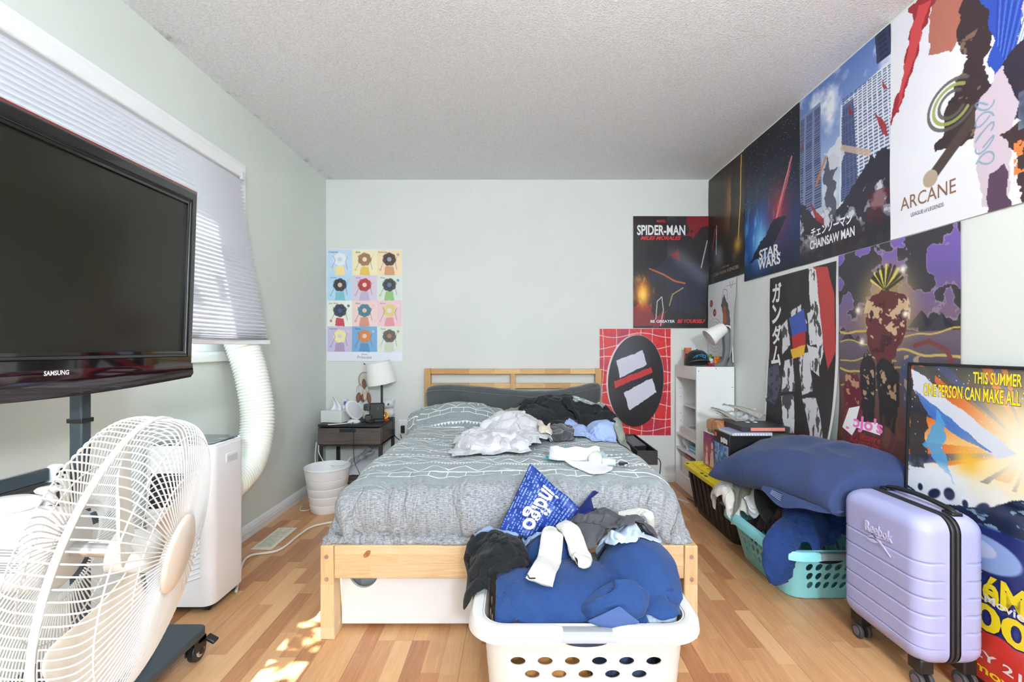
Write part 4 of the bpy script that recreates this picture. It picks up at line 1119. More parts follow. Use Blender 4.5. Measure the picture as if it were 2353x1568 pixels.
cbx_.build('drawer_case', walnut, ns)
dr = boxpart('drawer_front', (NX0 + .002, NY0 - .006, .389), (NX1 - .004, NY0 + .012, .505), walnut, ns, .002)
boxpart('handle', (-1.262, NY0 - .020, .480), (-1.148, NY0 - .005, .502), pm('handle_dark', (44, 50, 54), .35, .4, tex=0), dr, .002)
for x in (NX0, NX1 - .024):
    for y in (NY0 + .006, NY1 - .024): boxpart('leg', (x, y, 0), (x + .024, y + .024, .385), nblack, ns, .002)
boxpart('front_bar', (NX0 + .024, NY0 + .008, .373), (NX1 - .024, NY0 + .026, .385), nblack, ns, .001)
boxpart('lower_shelf', (NX0 + .024, NY0 + .004, .135), (NX1 - .024, NY1, .160), walnut, ns, .002)

paperw = pm('paper_white', (232, 234, 240), .6, tex=.02)
def paper(o, U, V, seed, amp, label):
    mb = MB().grid(crumple(14, 12, o, U, V, amp, seed, 2.2)); return tag(mb.build('paper_sheet', paperw, None, base=o, smooth=180), label, 'paper')
paper((-1.20, 3.28, .172), (.215, .03, .01), (-.05, .22, .05), 2, .012, 'loose white paper curling over the front edge of the nightstand shelf')
paper((-1.02, 3.33, .24), (.12, .04, .03), (-.03, .2, .04), 6, .012, 'white paper sticking out beside the right leg of the nightstand')
mb = MB().grid(crumple(22, 16, (-1.25, 3.36, .20), (.20, .02, .13), (.03, .17, .07), .05, 12, 4))
tag(mb.build('plastic_packet', plastic, None, base=(-1.2, 3.4, .18), smooth=180), 'crinkled clear plastic packet on the nightstand shelf', 'packet')

# tissue box
tz = .531
tbx = thing('tissue_box', (-1.34, 3.43, tz), 'white cardboard tissue box with one tissue pulled up on the nightstand', 'tissue box')
card_w = pm('carton_white', (222, 224, 224), .6, tex=.03, scale=300)
R_ = Matrix.Rotation(math.radians(-14), 3, 'Z')
MB().box((-1.432, 3.375, tz), (-1.262, 3.485, tz + .085), R_).build('carton', card_w, tbx, bevel=.003)
P = np.zeros((14, 12, 3))
for i in range(14):
    for j in range(12):
        a, b = i / 13, j / 11
        P[i, j] = (-1.345 + (.042 - .020 * b) * (2 * a - 1) + .012 * math.sin(4 * b), 3.43 + .014 * math.sin(5 * a + 2 * b), tz + .083 + .105 * b * (1 - .35 * (2 * a - .9) ** 2))
MB().grid(P).build('tissue', paperw, tbx, smooth=180, solid=.001)
# lotion bottle
lt = thing('lotion_bottle', (-1.317, 3.56, tz), 'white lotion pump bottle with a blue collar on the nightstand', 'bottle')
MB().lathe([(0, 0), (.028, 0), (.030, .006), (.030, .095), (.024, .108), (0, .108)], (-1.317, 3.56, tz), n=28, sy=.75).build('bottle_body', paperw, lt, smooth=50)
MB().lathe([(0, .108), (.015, .108), (.015, .132), (0, .132)], (-1.317, 3.56, tz), n=22).build('pump_collar', pm('blue_cap', (38, 104, 214), .4, tex=0), lt, smooth=40)
q = MB().lathe([(0, .132), (.006, .132), (.006, .145), (0, .145)], (-1.317, 3.56, tz), n=14); q.box((-1.325, 3.53, tz + .143), (-1.300, 3.566, tz + .151)); q.build('pump_head', paperw, lt)
q = MB()
for k in range(4):
    for m_ in range(2): q.box((-1.333 + m_ * .014, 3.5368, tz + .03 + k * .015), (-1.323 + m_ * .014, 3.5374, tz + .040 + k * .015))
q.build('label_print', pm('ink_dark', (58, 64, 88), .5, tex=0), lt)
# oval alarm lamp
al = thing('alarm_lamp', (-1.195, 3.38, tz), 'white oval wake-up lamp standing at the front of the nightstand', 'lamp')
adir = Vector((.86, -.50, .12)).normalized()
MB().lathe([(0, -.026), (.040, -.024), (.058, -.010), (.060, .0), (.056, .010), (0, .012)], (-1.195, 3.39, tz + .092), adir, 40, 1.0, 1.42).build('shell', pm('lamp_shell', (232, 234, 236), .3, tex=0), al, smooth=50)
MB().lathe([(0, .019), (.03, .017), (.050, .012), (.050, .009), (0, .009)], (-1.195, 3.39, tz + .092), adir, 40, 1.0, 1.42).build('lamp_face', pm('lamp_face', (206, 208, 214), .25, tex=0), al, smooth=50)
MB().lathe([(0, 0), (.045, 0), (.046, .006), (.030, .022), (0, .022)], (-1.195, 3.39, tz), n=30).build('foot', pm('lamp_shell', (232, 234, 236)), al, smooth=50)
q = MB()
for k in range(4): q.lathe([(0, .002), (.004, .002), (.004, -.002), (0, -.002)], Vector((-1.195, 3.39, tz + .105 + k * .018)) - adir * .02 + Vector((-.045, -.02, 0)), (-.8, -.6, .1), 10)
q.build('side_buttons', pm('button_grey', (120, 124, 132), .5, tex=0), al)
# black instant camera on a charging block
cm = thing('instant_camera', (-1.065, 3.42, tz), 'boxy black camera standing on the nightstand beside the lamp', 'camera')
Rc = Matrix.Rotation(math.radians(12), 3, 'Z')
def cbox(nm, a, b, m, par, bv=.004): return MB().box(a, b, Rc, (-1.06, 3.44, tz)).build(nm, m, par, bevel=bv)
camb = cbox('body', (-1.095, 3.425, tz + .016), (-.990, 3.475, tz + .135), blk, cm, .006)
cbox('bracket', (-1.135, 3.405, tz + .085), (-1.085, 3.465, tz + .132), pm('camera_grey', (44, 44, 47), .4, tex=.05), cm, .008)
cbox('bracket', (-1.125, 3.405, tz + .004), (-1.075, 3.465, tz + .052), pm('camera_grey', (44, 44, 47)), cm, .008)
MB().lathe([(0, .006), (.012, .006), (.013, 0), (0, 0)], (-1.112, 3.392, tz + .108), (-.2, -1, 0), 20).build('lens', acd, cm, smooth=40)
cbox('base', (-1.10, 3.395, tz), (-.985, 3.49, tz + .018), blk, cm, .004)
MB().lathe([(0, .003), (.003, .003), (.003, 0), (0, 0)], (-1.028, 3.424, tz + .100), (-.2, -1, 0), 10).build('indicator', pm('indicator_pale', (206, 196, 168), .4, tex=0), camb)
tag(MB().tube(spline([(-1.12, 3.35, tz + .008), (-1.09, 3.325, tz + .022), (-1.05, 3.335, tz + .010), (-1.04, 3.36, tz + .026), (-1.08, 3.365, tz + .015), (-1.11, 3.335, tz + .020), (-1.06, 3.32, tz + .012)], 8), .0055, 8).build('coiled_cable', blk, None, base=(-1.08, 3.34, tz), smooth=180), 'bunched black cable lying in front of the camera on the nightstand', 'cable')
# white round vase
tag(MB().lathe([(0, 0), (.030, 0), (.042, .02), (.044, .045), (.034, .072), (.018, .085), (.016, .10), (.013, .10), (.013, .086), (0, .08)], (-1.165, 3.59, tz), n=30).build('round_vase', pm('vase_cream', (232, 228, 220), .4, tex=.02), None, base=(-1.165, 3.59, tz), smooth=50), 'small cream vase behind the wake-up lamp on the nightstand', 'vase')
# table lamp
tlp = thing('table_lamp', (-1.04, 3.56, tz), 'black stemmed table lamp with tilted white drum shade on the nightstand', 'table lamp')
MB().lathe([(0, 0), (.060, 0), (.060, .008), (.012, .014), (0, .014)], (-1.04, 3.56, tz), n=36).build('base', blk, tlp, smooth=40)
MB().tube([(-1.04, 3.56, tz + .012), (-1.04, 3.56, tz + .345)], .0085, 14).build('pole', blk, tlp)
MB().tube([(-1.04, 3.56, tz + .262), (-1.04, 3.56, tz + .282)], .014, 14).build('socket', blk, tlp)
shade_m = pm('lamp_shade_white', (240, 240, 238), .8, tex=.01); sd_ax = Vector((-.18, -.10, 1)).normalized()
MB().lathe([(.110, -.076), (.092, .088), (.090, .088), (.108, -.076), (.110, -.076)], (-1.050, 3.555, tz + .350), sd_ax, 48).build('lamp_shade', shade_m, tlp, smooth=60)
# plush toy, yellow ring ornament and red dish
pl = thing('plush_toy', (-1.005, 3.62, tz), 'small white plush toy behind the lamp stem', 'toy')
ptw = cloth_mat('plush_white', (222, 224, 228), .06, 300, .95, .5, .5)
q = MB(); q.lathe([(0, 0), (.034, .006), (.046, .035), (.040, .065), (.020, .080), (0, .083)], (-1.005, 3.62, tz), n=24); q.build('plush_body', ptw, pl, smooth=180)
MB().lathe([(0, 0), (.038, .008), (.048, .034), (.040, .060), (0, .072)], (-1.007, 3.607, tz + .075), n=24, sx=1.1).build('plush_head', ptw, pl, smooth=180)
for s in (-1, 1):
    MB().lathe([(0, 0), (.016, .006), (.014, .022), (0, .034)], (-1.007 + s * .036, 3.607, tz + .128), (s * .4, 0, 1), 14).build('ear', ptw, pl, smooth=180)
    MB().lathe([(0, .003), (.006, .002), (.008, 0), (0, 0)], (-1.007 + s * .018, 3.558, tz + .112), (0, -1, .1), 12).build('eye', pm('eye_blue', (34, 62, 112), .3, tex=0), pl, smooth=180)
yo = thing('ring_ornament', (-.996, 3.47, tz), 'round yellow ornament on a small red stand at the nightstand corner', 'ornament')
MB().lathe([(0, 0), (.030, 0), (.031, .008), (.020, .014), (0, .014)], (-.996, 3.47, tz), n=26, sx=1.2).build('stand', pm('red_lacquer', (196, 44, 44), .35, tex=.04), yo, smooth=40)
MB().tube([(-.990 + .024 * math.cos(a), 3.47, tz + .046 + .026 * math.sin(a)) for a in np.linspace(0, 2 * PI, 31)[:-1]], .0075, 10, closed=True).build('ring', pm('yellow_enamel', (242, 178, 48), .35, tex=.04), yo, smooth=180)
MB().lathe([(0, 0), (.012, .004), (.015, .016), (.010, .030), (0, .034)], (-.994, 3.466, tz + .022), n=18).build('centre_bead', pm('copper_bead', (206, 140, 100), .25, .6, tex=.05), yo, smooth=180)
# dreamcatcher on the wall
dc = thing('dreamcatcher', (-1.222, 3.70, .955), 'brown dreamcatcher with feathers hanging on the wall beside the lamp shade', 'dreamcatcher')
cord = pm('dreamcatcher_cord', (164, 138, 116), .8, tex=.1); fea = pm('feather_brown', (120, 84, 66), .8, tex=.25, scale=120); fea2 = pm('feather_pale', (216, 188, 180), .8, tex=.12, scale=120)
O = Vector((-1.222, 3.695, .825))
MB().tube([(-1.222, 3.718, .947), (-1.222, 3.698, .947), (-1.222, 3.694, .955)], .004, 8).build('wall_hook', blk, dc)
def ring(c, rx_, rz_, r, n=40): return MB().tube([(c.x + rx_ * math.cos(a), c.y, c.z + rz_ * math.sin(a)) for a in np.linspace(0, 2 * PI, n + 1)[:-1]], r, 8, closed=True)
ring(O, .042, .058, .0035).build('hoop', cord, dc, smooth=180)
q = MB(); q.tube([(-1.222, 3.696, .947), (-1.222, 3.695, .883)], .0022, 6)
for k in range(1, 5): q.tube([(O.x + .042 * (1 - k / 5) * math.cos(a) * (1 + .10 * math.cos(8 * a)), O.y, O.z + .058 * (1 - k / 5) * math.sin(a) * (1 + .10 * math.cos(8 * a))) for a in np.linspace(0, 2 * PI, 49)[:-1]], .0013, 5, closed=True)
for k in range(8):
    a = 2 * PI * k / 8; q.tube([(O.x + .042 * math.cos(a), O.y, O.z + .058 * math.sin(a)), (O.x + .008 * math.cos(a + .4), O.y, O.z + .012 * math.sin(a + .4))], .0012, 5)
q.build('web', pm('web_thread', (222, 208, 190), .8, tex=0), dc)
def feather(c, l, w_, ang, m, bead=True):
    P = np.zeros((12, 5, 3)); ca, sa = math.cos(ang), math.sin(ang)
    for i in range(12):
        t = i / 11; hw = w_ * math.sin(PI * min(1, t * 1.0 + .06)) ** .6
        for j in range(5):
            s_ = j / 2 - 1; x = s_ * hw; z = -l * t
            P[i, j] = (c[0] + x * ca - z * sa, c[1] - .004 * (1 - s_ * s_), c[2] + x * sa + z * ca)
    MB().grid(P).build('feather', m, dc, smooth=180, solid=.001)
q = MB()
for dx, l0 in ((-.036, .045), (.002, .05), (.032, .045)): q.tube(spline([(O.x + dx * .9, O.y, O.z - .03 - (0.02 if abs(dx) < .01 else 0)), (O.x + dx * 1.2, O.y, O.z - .06), (O.x + dx * 1.1, O.y, O.z - .06 - l0)], 5), .0015, 6)
q.tube(spline([(O.x - .03, O.y, O.z - .045), (O.x - .055, O.y, O.z - .06), (O.x - .06, O.y, O.z - .10)], 6), .0016, 6)
q.build('hanging_cords', cord, dc, smooth=180)
feather((O.x, O.y - .006, O.z + .005), .085, .016, .06, fea); feather((O.x - .038, O.y - .002, O.z - .105), .085, .020, -.15, fea); feather((O.x + .004, O.y - .004, O.z - .075), .10, .018, 0.05, fea2); feather((O.x + .035, O.y - .002, O.z - .105), .10, .016, .12, fea); feather((O.x - .005, O.y - .003, O.z - .115), .07, .02, -.05, fea)
# cables round the nightstand
def cable(name, pts_, r, m, label): return tag(MB().tube(spline(pts_, 8), r, 8).build(name, m, None, base=pts_[0], smooth=180), label, 'cable')
cable('lamp_cable', [(-1.185, 3.345, tz + .01), (-1.165, 3.284, tz + .004), (-1.158, 3.276, .44), (-1.158, 3.276, .36), (-1.15, 3.275, .27), (-1.115, 3.27, .19), (-1.11, 3.27, .16)], .0025, blk, 'thin black cable dangling down the front of the nightstand')
cw_ = pm('cable_white', (236, 236, 234), .45, tex=0)
cable('charger_cable', [(-1.16, 3.34, tz + .02), (-1.22, 3.312, tz + .008), (-1.30, 3.285, tz + .004), (-1.34, 3.275, tz + .003)], .003, cw_, 'white cable lying across the front edge of the nightstand top')
cable('charger_cable', [(-1.44, 3.32, .40), (-1.445, 3.31, .30), (-1.435, 3.3, .20), (-1.43, 3.3, .008)], .003, cw_, 'white cable hanging straight down left of the nightstand leg')
cable('charger_cable', [(-1.41, 3.286, .386), (-1.405, 3.282, .33), (-1.37, 3.28, .26), (-1.35, 3.279, .18), (-1.35, 3.26, .008)], .003, cw_, 'white cable curving in front of the left nightstand leg')
cable('adapter_cable', [(-1.00, 3.50, tz + .012), (-.955, 3.55, tz - .01), (-.95, 3.55, .46), (-.935, 3.55, .40), (-.90, 3.62, .35), (-.93, 3.69, .385)], .003, blk, 'black cable with switch running down the nightstand side to the outlet')
tag(MB().box((-.958, 3.538, .415), (-.938, 3.562, .455)).build('cord_switch', blk, None, base=(-.948, 3.55, .415), bevel=.004), 'small black switch on the cable beside the nightstand', 'switch')
ol = thing('wall_outlet', (-.912, 3.718, .42), 'white wall outlet with a black plug beside the nightstand', 'outlet')
boxpart('cover_plate', (-.950, 3.712, .385), (-.875, 3.7195, .50), white_trim, ol, .002)
boxpart('plug', (-.928, 3.690, .395), (-.898, 3.712, .455), blk, ol, .004)

# ================================================================== WASTE BIN
wb = thing('waste_bin', (-1.262, 3.08, 0), 'white ribbed plastic waste bin in front of the nightstand', 'waste bin')
binm = pm('bin_white', (234, 235, 236), .45, tex=.01, scale=5)
prof = [(0, .0), (.100, .0), (.104, .006)]
for k in range(1, 5):
    z = .285 * k / 5.2; r_ = .104 + .040 * z / .285
    prof += [(r_, z - .003), (r_ - .0022, z), (r_ + .0006, z + .003)]
prof += [(.1432, .279), (.1465, .282), (.1475, .290), (.145, .294), (.141, .292), (.139, .280), (.100, .012), (0, .010)]
MB().lathe(prof, (-1.262, 3.08, 0), n=56).build('bucket', binm, wb, smooth=35)
tag(MB().tube(spline([(-1.20, 3.05, .30), (-1.24, 3.08, .296), (-1.16, 3.11, .298), (-1.14, 3.17, .33)], 8), .0022, 8).build('cable_end', cw_, None, base=(-1.2, 3.05, .29), smooth=180), 'white cable end draped over the rim of the waste bin', 'cable')
cable('loose_wire', [(-1.46, 3.14, .005), (-1.43, 3.05, .005), (-1.38, 3.06, .005), (-1.385, 3.16, .005), (-1.40, 3.2, .005)], .002, cw_, 'white wire loop on the floor left of the waste bin')

# floor vent register
vr = thing('floor_vent', (-1.2, 2.5, 0), 'white slotted floor vent register beside the left wall', 'floor vent')
def fl(px, py): Y = EYE * FPX / (py - PPY); return ((px - PPX) * Y / FPX, Y)
a, b, c, d = fl(578, 1265), fl(626, 1266), fl(678, 1216), fl(638, 1215)
vx0, vx1, vy0, vy1 = -1.375, -1.265, 2.445, 2.755
vx0, vx1 = (a[0] + d[0]) / 2, (b[0] + c[0]) / 2; vy0, vy1 = a[1], d[1]
vm_ = pm('vent_enamel', (222, 220, 208), .45, tex=.03, scale=30)
MB().box((vx0, vy0, .0), (vx1, vy1, .006)).build('plate', vm_, vr, bevel=.003)
q = MB(); ns_ = 18
for k in range(ns_):
    y = vy0 + .03 + (vy1 - vy0 - .06) * k / (ns_ - 1); q.box((vx0 + .018, y, .0062), (vx1 - .018, y + .006, .0085))
q.build('louvre', pm('vent_slat', (196, 194, 178), .5, tex=.08, scale=60), vr)
# ================================================================== WHITE BOOKSHELF IN THE RIGHT CORNER
shm = pm('melamine_white', (234, 236, 236), .4, tex=.008, scale=3)
hole_d = pm('peg_hole_dark', (52, 52, 54), .6, tex=0)
SX0, SX1, SY0, SY1, SZ = 1.272, 1.540, 3.262, 3.700, .945
bs = thing('bookshelf', (1.41, 3.48, 0), 'white bookshelf in the right corner with its open side facing the bed', 'bookshelf')
sp = boxpart('side_panel', (SX0, SY0, 0), (SX1, SY0 + .018, SZ), shm, bs, .0015)
sp2 = boxpart('side_panel', (SX0, SY1 - .018, 0), (SX1, SY1, SZ), shm, bs, .0015)
boxpart('top_panel', (SX0, SY0 + .018, SZ - .018), (SX1, SY1 - .018, SZ), shm, bs, .0015)
boxpart('back_panel', (SX1 - .006, SY0 + .018, .05), (SX1, SY1 - .018, SZ - .018), shm, bs, .0)
tr_ = boxpart('top_rail', (SX0, SY0 + .018, SZ - .095), (SX0 + .016, SY1 - .018, SZ - .018), shm, bs, .0015)
boxpart('bottom_rail', (SX0, SY0 + .018, 0), (SX0 + .016, SY1 - .018, .085), shm, bs, .0015)
for z in (.088, .285, .395, .62): boxpart('shelf', (SX0 + (.002 if z < .6 else .06), SY0 + .018, z), (SX1 - .006, SY1 - .018, z + .016), shm, bs, .001)
q = MB()
for x, z in ((1.288, .915), (1.41, .932), (1.525, .8), (1.528, .66), (1.288, .03)): q.lathe([(0, .0008), (.0032, .0008), (.0032, -.002), (0, -.002)], (x, SY0, z), (0, -1, 0), 10)
q.build('screw_caps', hole_d, sp)
q = MB()
for x in (1.31, 1.47):
    for z in (.50, .56, .69, .76, .82): q.lathe([(0, .0008), (.003, .0008), (.003, -.002), (0, -.002)], (x, SY1 - .018, z), (0, -1, 0), 8)
q.build('peg_holes', hole_d, sp2)
# things on its shelves
rb = thing('round_box', (1.38, 3.50, .411), 'low white round-top box on the upper lower shelf of the bookshelf', 'box')
MB().box((1.285, 3.34, .411), (1.45, 3.60, .475)).build('carton', card_w, rb, bevel=.003)
MB().lathe([(0, .003), (.062, .003), (.064, 0), (0, 0)], (1.365, 3.47, .475), n=32).build('lid_disc', pm('disc_grey', (150, 152, 154), .35, tex=.03), rb, smooth=40)
tag(MB().grid(crumple(14, 10, (1.30, 3.30, .415), (.05, .06, .0), (.03, .02, .30), .02, 22, 3)).build('white_scarf', paperw, None, base=(1.32, 3.32, .415), smooth=180, solid=.002), 'white tissue cloth hanging inside the bookshelf by the near panel', 'cloth')
bb = thing('teal_carton', (1.36, 3.36, .301), 'small teal cardboard box on the lower shelf of the bookshelf', 'box')
MB().box((1.30, 3.31, .301), (1.42, 3.47, .352)).build('carton', pm('carton_teal', (96, 176, 190), .5, tex=.05), bb, bevel=.002)
MB().box((1.299, 3.32, .318), (1.3005, 3.46, .326)).build('label_band', paperw, bb)
tag(MB().grid(crumple(12, 10, (1.29, 3.48, .303), (.12, .04, .0), (-.01, .10, .08), .03, 9, 3)).build('crumpled_paper', paperw, None, base=(1.32, 3.5, .303), smooth=180), 'crumpled white wrapping on the shelf above the string-light carton', 'paper')
lc = thing('light_carton', (1.37, 3.42, .104), 'white and black carton with glowing bulb print at the bottom of the bookshelf', 'box')
MB().box((1.29, 3.31, .104), (1.45, 3.60, .235)).build('carton', card_w, lc, bevel=.002)
q = MB().add([(1.2893, 3.315, .110), (1.2893, 3.46, .110), (1.2893, 3.46, .230), (1.2893, 3.315, .230)], [(0, 1, 2, 3)])
Mx = Mat('bulb_print', (40, 34, 36), .4); n_ = Mx.voronoi(Mx.coord(), 46.0)
Mx.col(Mx.ramp(n_, [(.10, (250, 214, 150)), (.28, (176, 110, 56)), (.55, (38, 34, 44))])); q.build('photo_print', Mx.m, lc)
g2 = thing('game_case', (1.36, 3.42, .235), 'flat red and black game box lying on the light carton in the bookshelf', 'box')
MB().box((1.295, 3.315, .2355), (1.44, 3.56, .262)).build('case', pm('case_red', (150, 54, 44), .4, tex=.15, scale=40), g2, bevel=.002)
MB().box((1.2935, 3.318, .238), (1.2955, 3.44, .259)).build('spine', blk, g2)

# on top of the bookshelf
cap = thing('baseball_cap', (1.355, 3.46, SZ), 'black baseball cap with a light blue animal emblem on the bookshelf', 'cap')
capm = cloth_mat('cap_black', (30, 31, 33), .15, 700, .9, .2, .3, .06); P = np.zeros((30, 12, 3)); CC = Vector((1.345, 3.44, SZ + .008))
for i in range(30):
    a = 2 * PI * i / 29
    for j in range(12):
        e = PI / 2 * j / 11; r_ = .088 * math.cos(e) ** .75
        P[i, j] = (CC.x + r_ * math.cos(a), CC.y + r_ * 1.05 * math.sin(a), CC.z + .112 * math.sin(e) ** .9)
MB().grid(P).build('crown', capm, cap, smooth=180, weld=.0002)
P = np.zeros((20, 7, 3))
for i in range(20):
    a = PI * (1.06 + .88 * i / 19)
    for j in range(7):
        f = j / 6; r_ = .086 + .070 * f * math.sin(PI * i / 19) ** .7
        P[i, j] = (CC.x + min(.088, .086 + .012 * f) * math.cos(a), CC.y + (r_) * math.sin(a) * .95, CC.z + .010 + .030 * (math.sin(PI * i / 19)) * (1 - .1 * f))
MB().grid(P).build('brim', capm, cap, smooth=180, solid=.003, sub=1)
MB().lathe([(0, .006), (.006, .004), (.007, 0), (0, 0)], (CC.x, CC.y, CC.z + .112), n=12).build('button', capm, cap, smooth=180)
def capp(a, b, h=.0015):
    e = math.asin(min(.99, max(0, b / .112))) if b > 0 else 0
    e = min(1.45, (b / .112) ** (1 / .9) * 1.15); r_ = .088 * math.cos(e) ** .75; x = a
    y = -math.sqrt(max(r_ * r_ - x * x, 1e-6)) * 1.05
    n = Vector((x, y, .05)).normalized() * .003
    return Vector((CC.x + x, CC.y + y, CC.z + .112 * math.sin(e) ** .9)) + n
emb = MB()
for st_ in ([(-.052, .046), (-.040, .058), (-.028, .066), (-.012, .070)], [(-.036, .048), (-.028, .058), (-.022, .064)], [(-.012, .070), (.006, .074), (.022, .068), (.034, .060), (.026, .052), (.030, .042)], [(-.012, .062), (.0, .060), (.006, .066)], [(.012, .066), (.012, .052), (.024, .047)]):
    emb.tube(spline([capp(a, b) for a, b in st_], 6), .0021, 6)
emb.build('emblem', pm('emblem_blue', (40, 148, 214), .5, tex=0), cap, smooth=180)
rbx_ = thing('picture_box', (1.335, 3.60, SZ), 'small orange and red picture box standing behind the black cap', 'box')
MB().box((1.318, 3.60, SZ), (1.365, 3.635, SZ + .135)).build('carton', pm('box_orange', (196, 92, 52), .5, tex=.35, scale=26), rbx_, bevel=.002)
MB().box((1.317, 3.5985, SZ + .02), (1.345, 3.6005, SZ + .09)).build('dark_print', pm('box_navy', (58, 62, 92), .5, tex=.3, scale=50), rbx_)
kk = thing('key_fob', (1.275, 3.48, SZ), 'bunch of dark keys and clips at the left end of the bookshelf top', 'keys')
q = MB(); q.box((1.245 + .03, 3.40, SZ), (1.30, 3.44, SZ + .022)); q.tube([(1.274, 3.44, SZ + .012), (1.300, 3.47, SZ + .014)], .010, 10); q.box((1.276, 3.47, SZ + .0), (1.30, 3.52, SZ + .012))
q.build('fobs', pm('fob_dark', (60, 60, 66), .35, tex=.1), kk, bevel=.002)
sn = [((1.425, 3.40), (.05, .04), (196, 198, 206), 'silver and white snack packet beside the black cap'), ((1.43, 3.36), (.055, .03), (176, 46, 52), 'flat red snack packet beside the black cap'), ((1.447, 3.45), (.03, .03), (96, 150, 66), 'small green snack packet behind the silver packet'), ((1.487, 3.40), (.045, .035), (214, 112, 44), 'orange and yellow snack packet at the grey lamp')]
for i, ((x, y), (w_, d_), c, lab) in enumerate(sn):
    zz = SZ + .002; P = np.zeros((9, 7, 3)); hgt = (.055, .022, .085, .068)[i]
    for a in range(9):
        for b in range(7):
            s_, t_ = a / 4 - 1, b / 3 - 1
            P[a, b] = (x + s_ * w_ * .62, y + t_ * d_ * .35 + .012 * (1 - abs(t_)), zz + hgt * (t_ + 1) / 2 + .004 * math.sin(7 * s_))
    o = MB().grid(P).build('snack_packet', pm('snack_%d' % i, c, .25, tex=.35, scale=60), None, base=(x, y, zz), smooth=180, solid=.012, sub=1)
    tag(o, lab, 'snack packet', 'snack packets on the bookshelf')
dl = thing('desk_lamp', (1.46, 3.30, SZ), 'grey desk lamp with tilted white shade on the bookshelf corner', 'desk lamp')
dg = pm('lamp_grey', (104, 106, 110), .45, tex=.03)
sil = [(1.372 + .01, SZ + .0), (1.530, SZ), (1.528, SZ + .012)] 
sil = [(1.405, 0), (1.536, 0), (1.524, .08), (1.515, .16), (1.512, .26), (1.505, .272), (1.480, .262), (1.476, .22), (1.484, .13), (1.478, .060), (1.455, .030), (1.410, .014)]
MB().prism([(x, SZ + z) for x, z in sil], 3.275, 3.325, lambda a, b, h: (a, h, b)).build('stem', dg, dl, bevel=.004)
sax = Vector((.74, -.02, .52)).normalized(); so = Vector((1.375, 3.30, SZ + .205))
MB().lathe([(.064, 0), (.042, .125), (.030, .137), (0, .139), (0, .136), (.028, .134), (.040, .123), (.061, 0), (.064, 0)], so, sax, 44).build('lamp_shade', shade_m, dl, smooth=45)
MB().tube(spline([so + sax * .136, so + sax * .150 + Vector((.004, 0, .002)), Vector((1.530, 3.295, SZ + .27)), Vector((1.538, 3.29, SZ + .16)), Vector((1.541, 3.285, SZ + .03))], 8), .0045, 8).build('cable', cw_, dl, smooth=180)

# cord and scrap on the floor by the bookshelf
cable('floor_cable', [(1.22, 3.30, .005), (1.26, 3.12, .005), (1.29, 3.02, .005), (1.33, 3.04, .005), (1.30, 3.12, .005), (1.24, 3.16, .005)], .003, blk, 'black cable loop on the floor in front of the bookshelf')
tag(MB().prism([(1.14, 3.28), (1.19, 3.20), (1.205, 3.22), (1.16, 3.31)], .0005, .002, lambda a, b, h: (a, b, h)).build('paper_scrap', card_w, None, base=(1.17, 3.25, 0)), 'small paper scrap on the floor at the foot of the bookshelf', 'paper')

# ================================================================== BLACK TOTE WITH YELLOW LID
tote_m = pm('tote_black', (36, 34, 33), .45, tex=.06, scale=40); yel = pm('tote_yellow', (238, 216, 40), .4, tex=.02)
tt = thing('storage_tote', (1.33, 2.79, 0), 'black storage tote with yellow lid along the right wall', 'storage tote')
TX0, TX1, TYA, TYB, TZ = 1.145, 1.515, 2.47, 3.12, .300
q = MB(); k = 10
def rr3(x0, x1, y0, y1, z, r): return [(a, b, z) for a, b in rrect(x0, y0, x1, y1, r, 5)]
top = rr3(TX0, TX1, TYA, TYB, TZ, .05); bot = rr3(TX0 + .05, TX1 - .03, TYA + .05, TYB - .05, 0, .05); n_ = len(top)
q.add(bot + top, [(i, (i + 1) % n_, n_ + (i + 1) % n_, n_ + i) for i in range(n_)] + [tuple(range(n_ - 1, -1, -1)), tuple(range(n_, 2 * n_))])
q.build('body', tote_m, tt, smooth=40)
q = MB()
for i in range(8):
    y = TYA + .08 + i * .070; f0 = .05
    q.add([(TX0 + .046, y + (.0), .03), (TX0 + .046, y + .022, .03), (TX0 + .004, y + .024, TZ - .03), (TX0 + .004, y - .002, TZ - .03), (TX0 + .036, y + .004, .03), (TX0 + .036, y + .018, .03), (TX0 - .006, y + .020, TZ - .03), (TX0 - .006, y + .002, TZ - .03)],
          [(0, 3, 2, 1), (4, 5, 6, 7), (0, 1, 5, 4), (1, 2, 6, 5), (2, 3, 7, 6), (3, 0, 4, 7)])
for i in range(4):
    x = TX0 + .06 + i * .075; q.add([(x, TYA + .046, .03), (x + .022, TYA + .046, .03), (x + .024, TYA + .004, TZ - .03), (x - .002, TYA + .004, TZ - .03), (x + .004, TYA + .036, .03), (x + .018, TYA + .036, .03), (x + .020, TYA - .006, TZ - .03), (x + .002, TYA - .006, TZ - .03)],
          [(0, 3, 2, 1), (4, 5, 6, 7), (0, 1, 5, 4), (1, 2, 6, 5), (2, 3, 7, 6), (3, 0, 4, 7)])
q.build('ribs', tote_m, tt, bevel=.002)
lidp = rrect(TX0 - .025, TYA - .025, TX1 + .015, TYB + .02, .07, 8)
ld = MB().prism(lidp, TZ - .022, TZ + .010, lambda a, b, h: (a, b, h)).build('lid', yel, tt, bevel=.006)
q = MB(); q.prism(rrect(TX0 + .02, TYA + .02, TX1 - .02, TYB - .02, .05, 6), TZ + .010, TZ + .020, lambda a, b, h: (a, b, h))
for i in range(6): q.box((TX0 + .028, TYA + .05 + i * .095, TZ + .020), (TX0 + .075, TYA + .105 + i * .095, TZ + .028))
q.build('lid_ridges', yel, tt, bevel=.005)
q = MB()
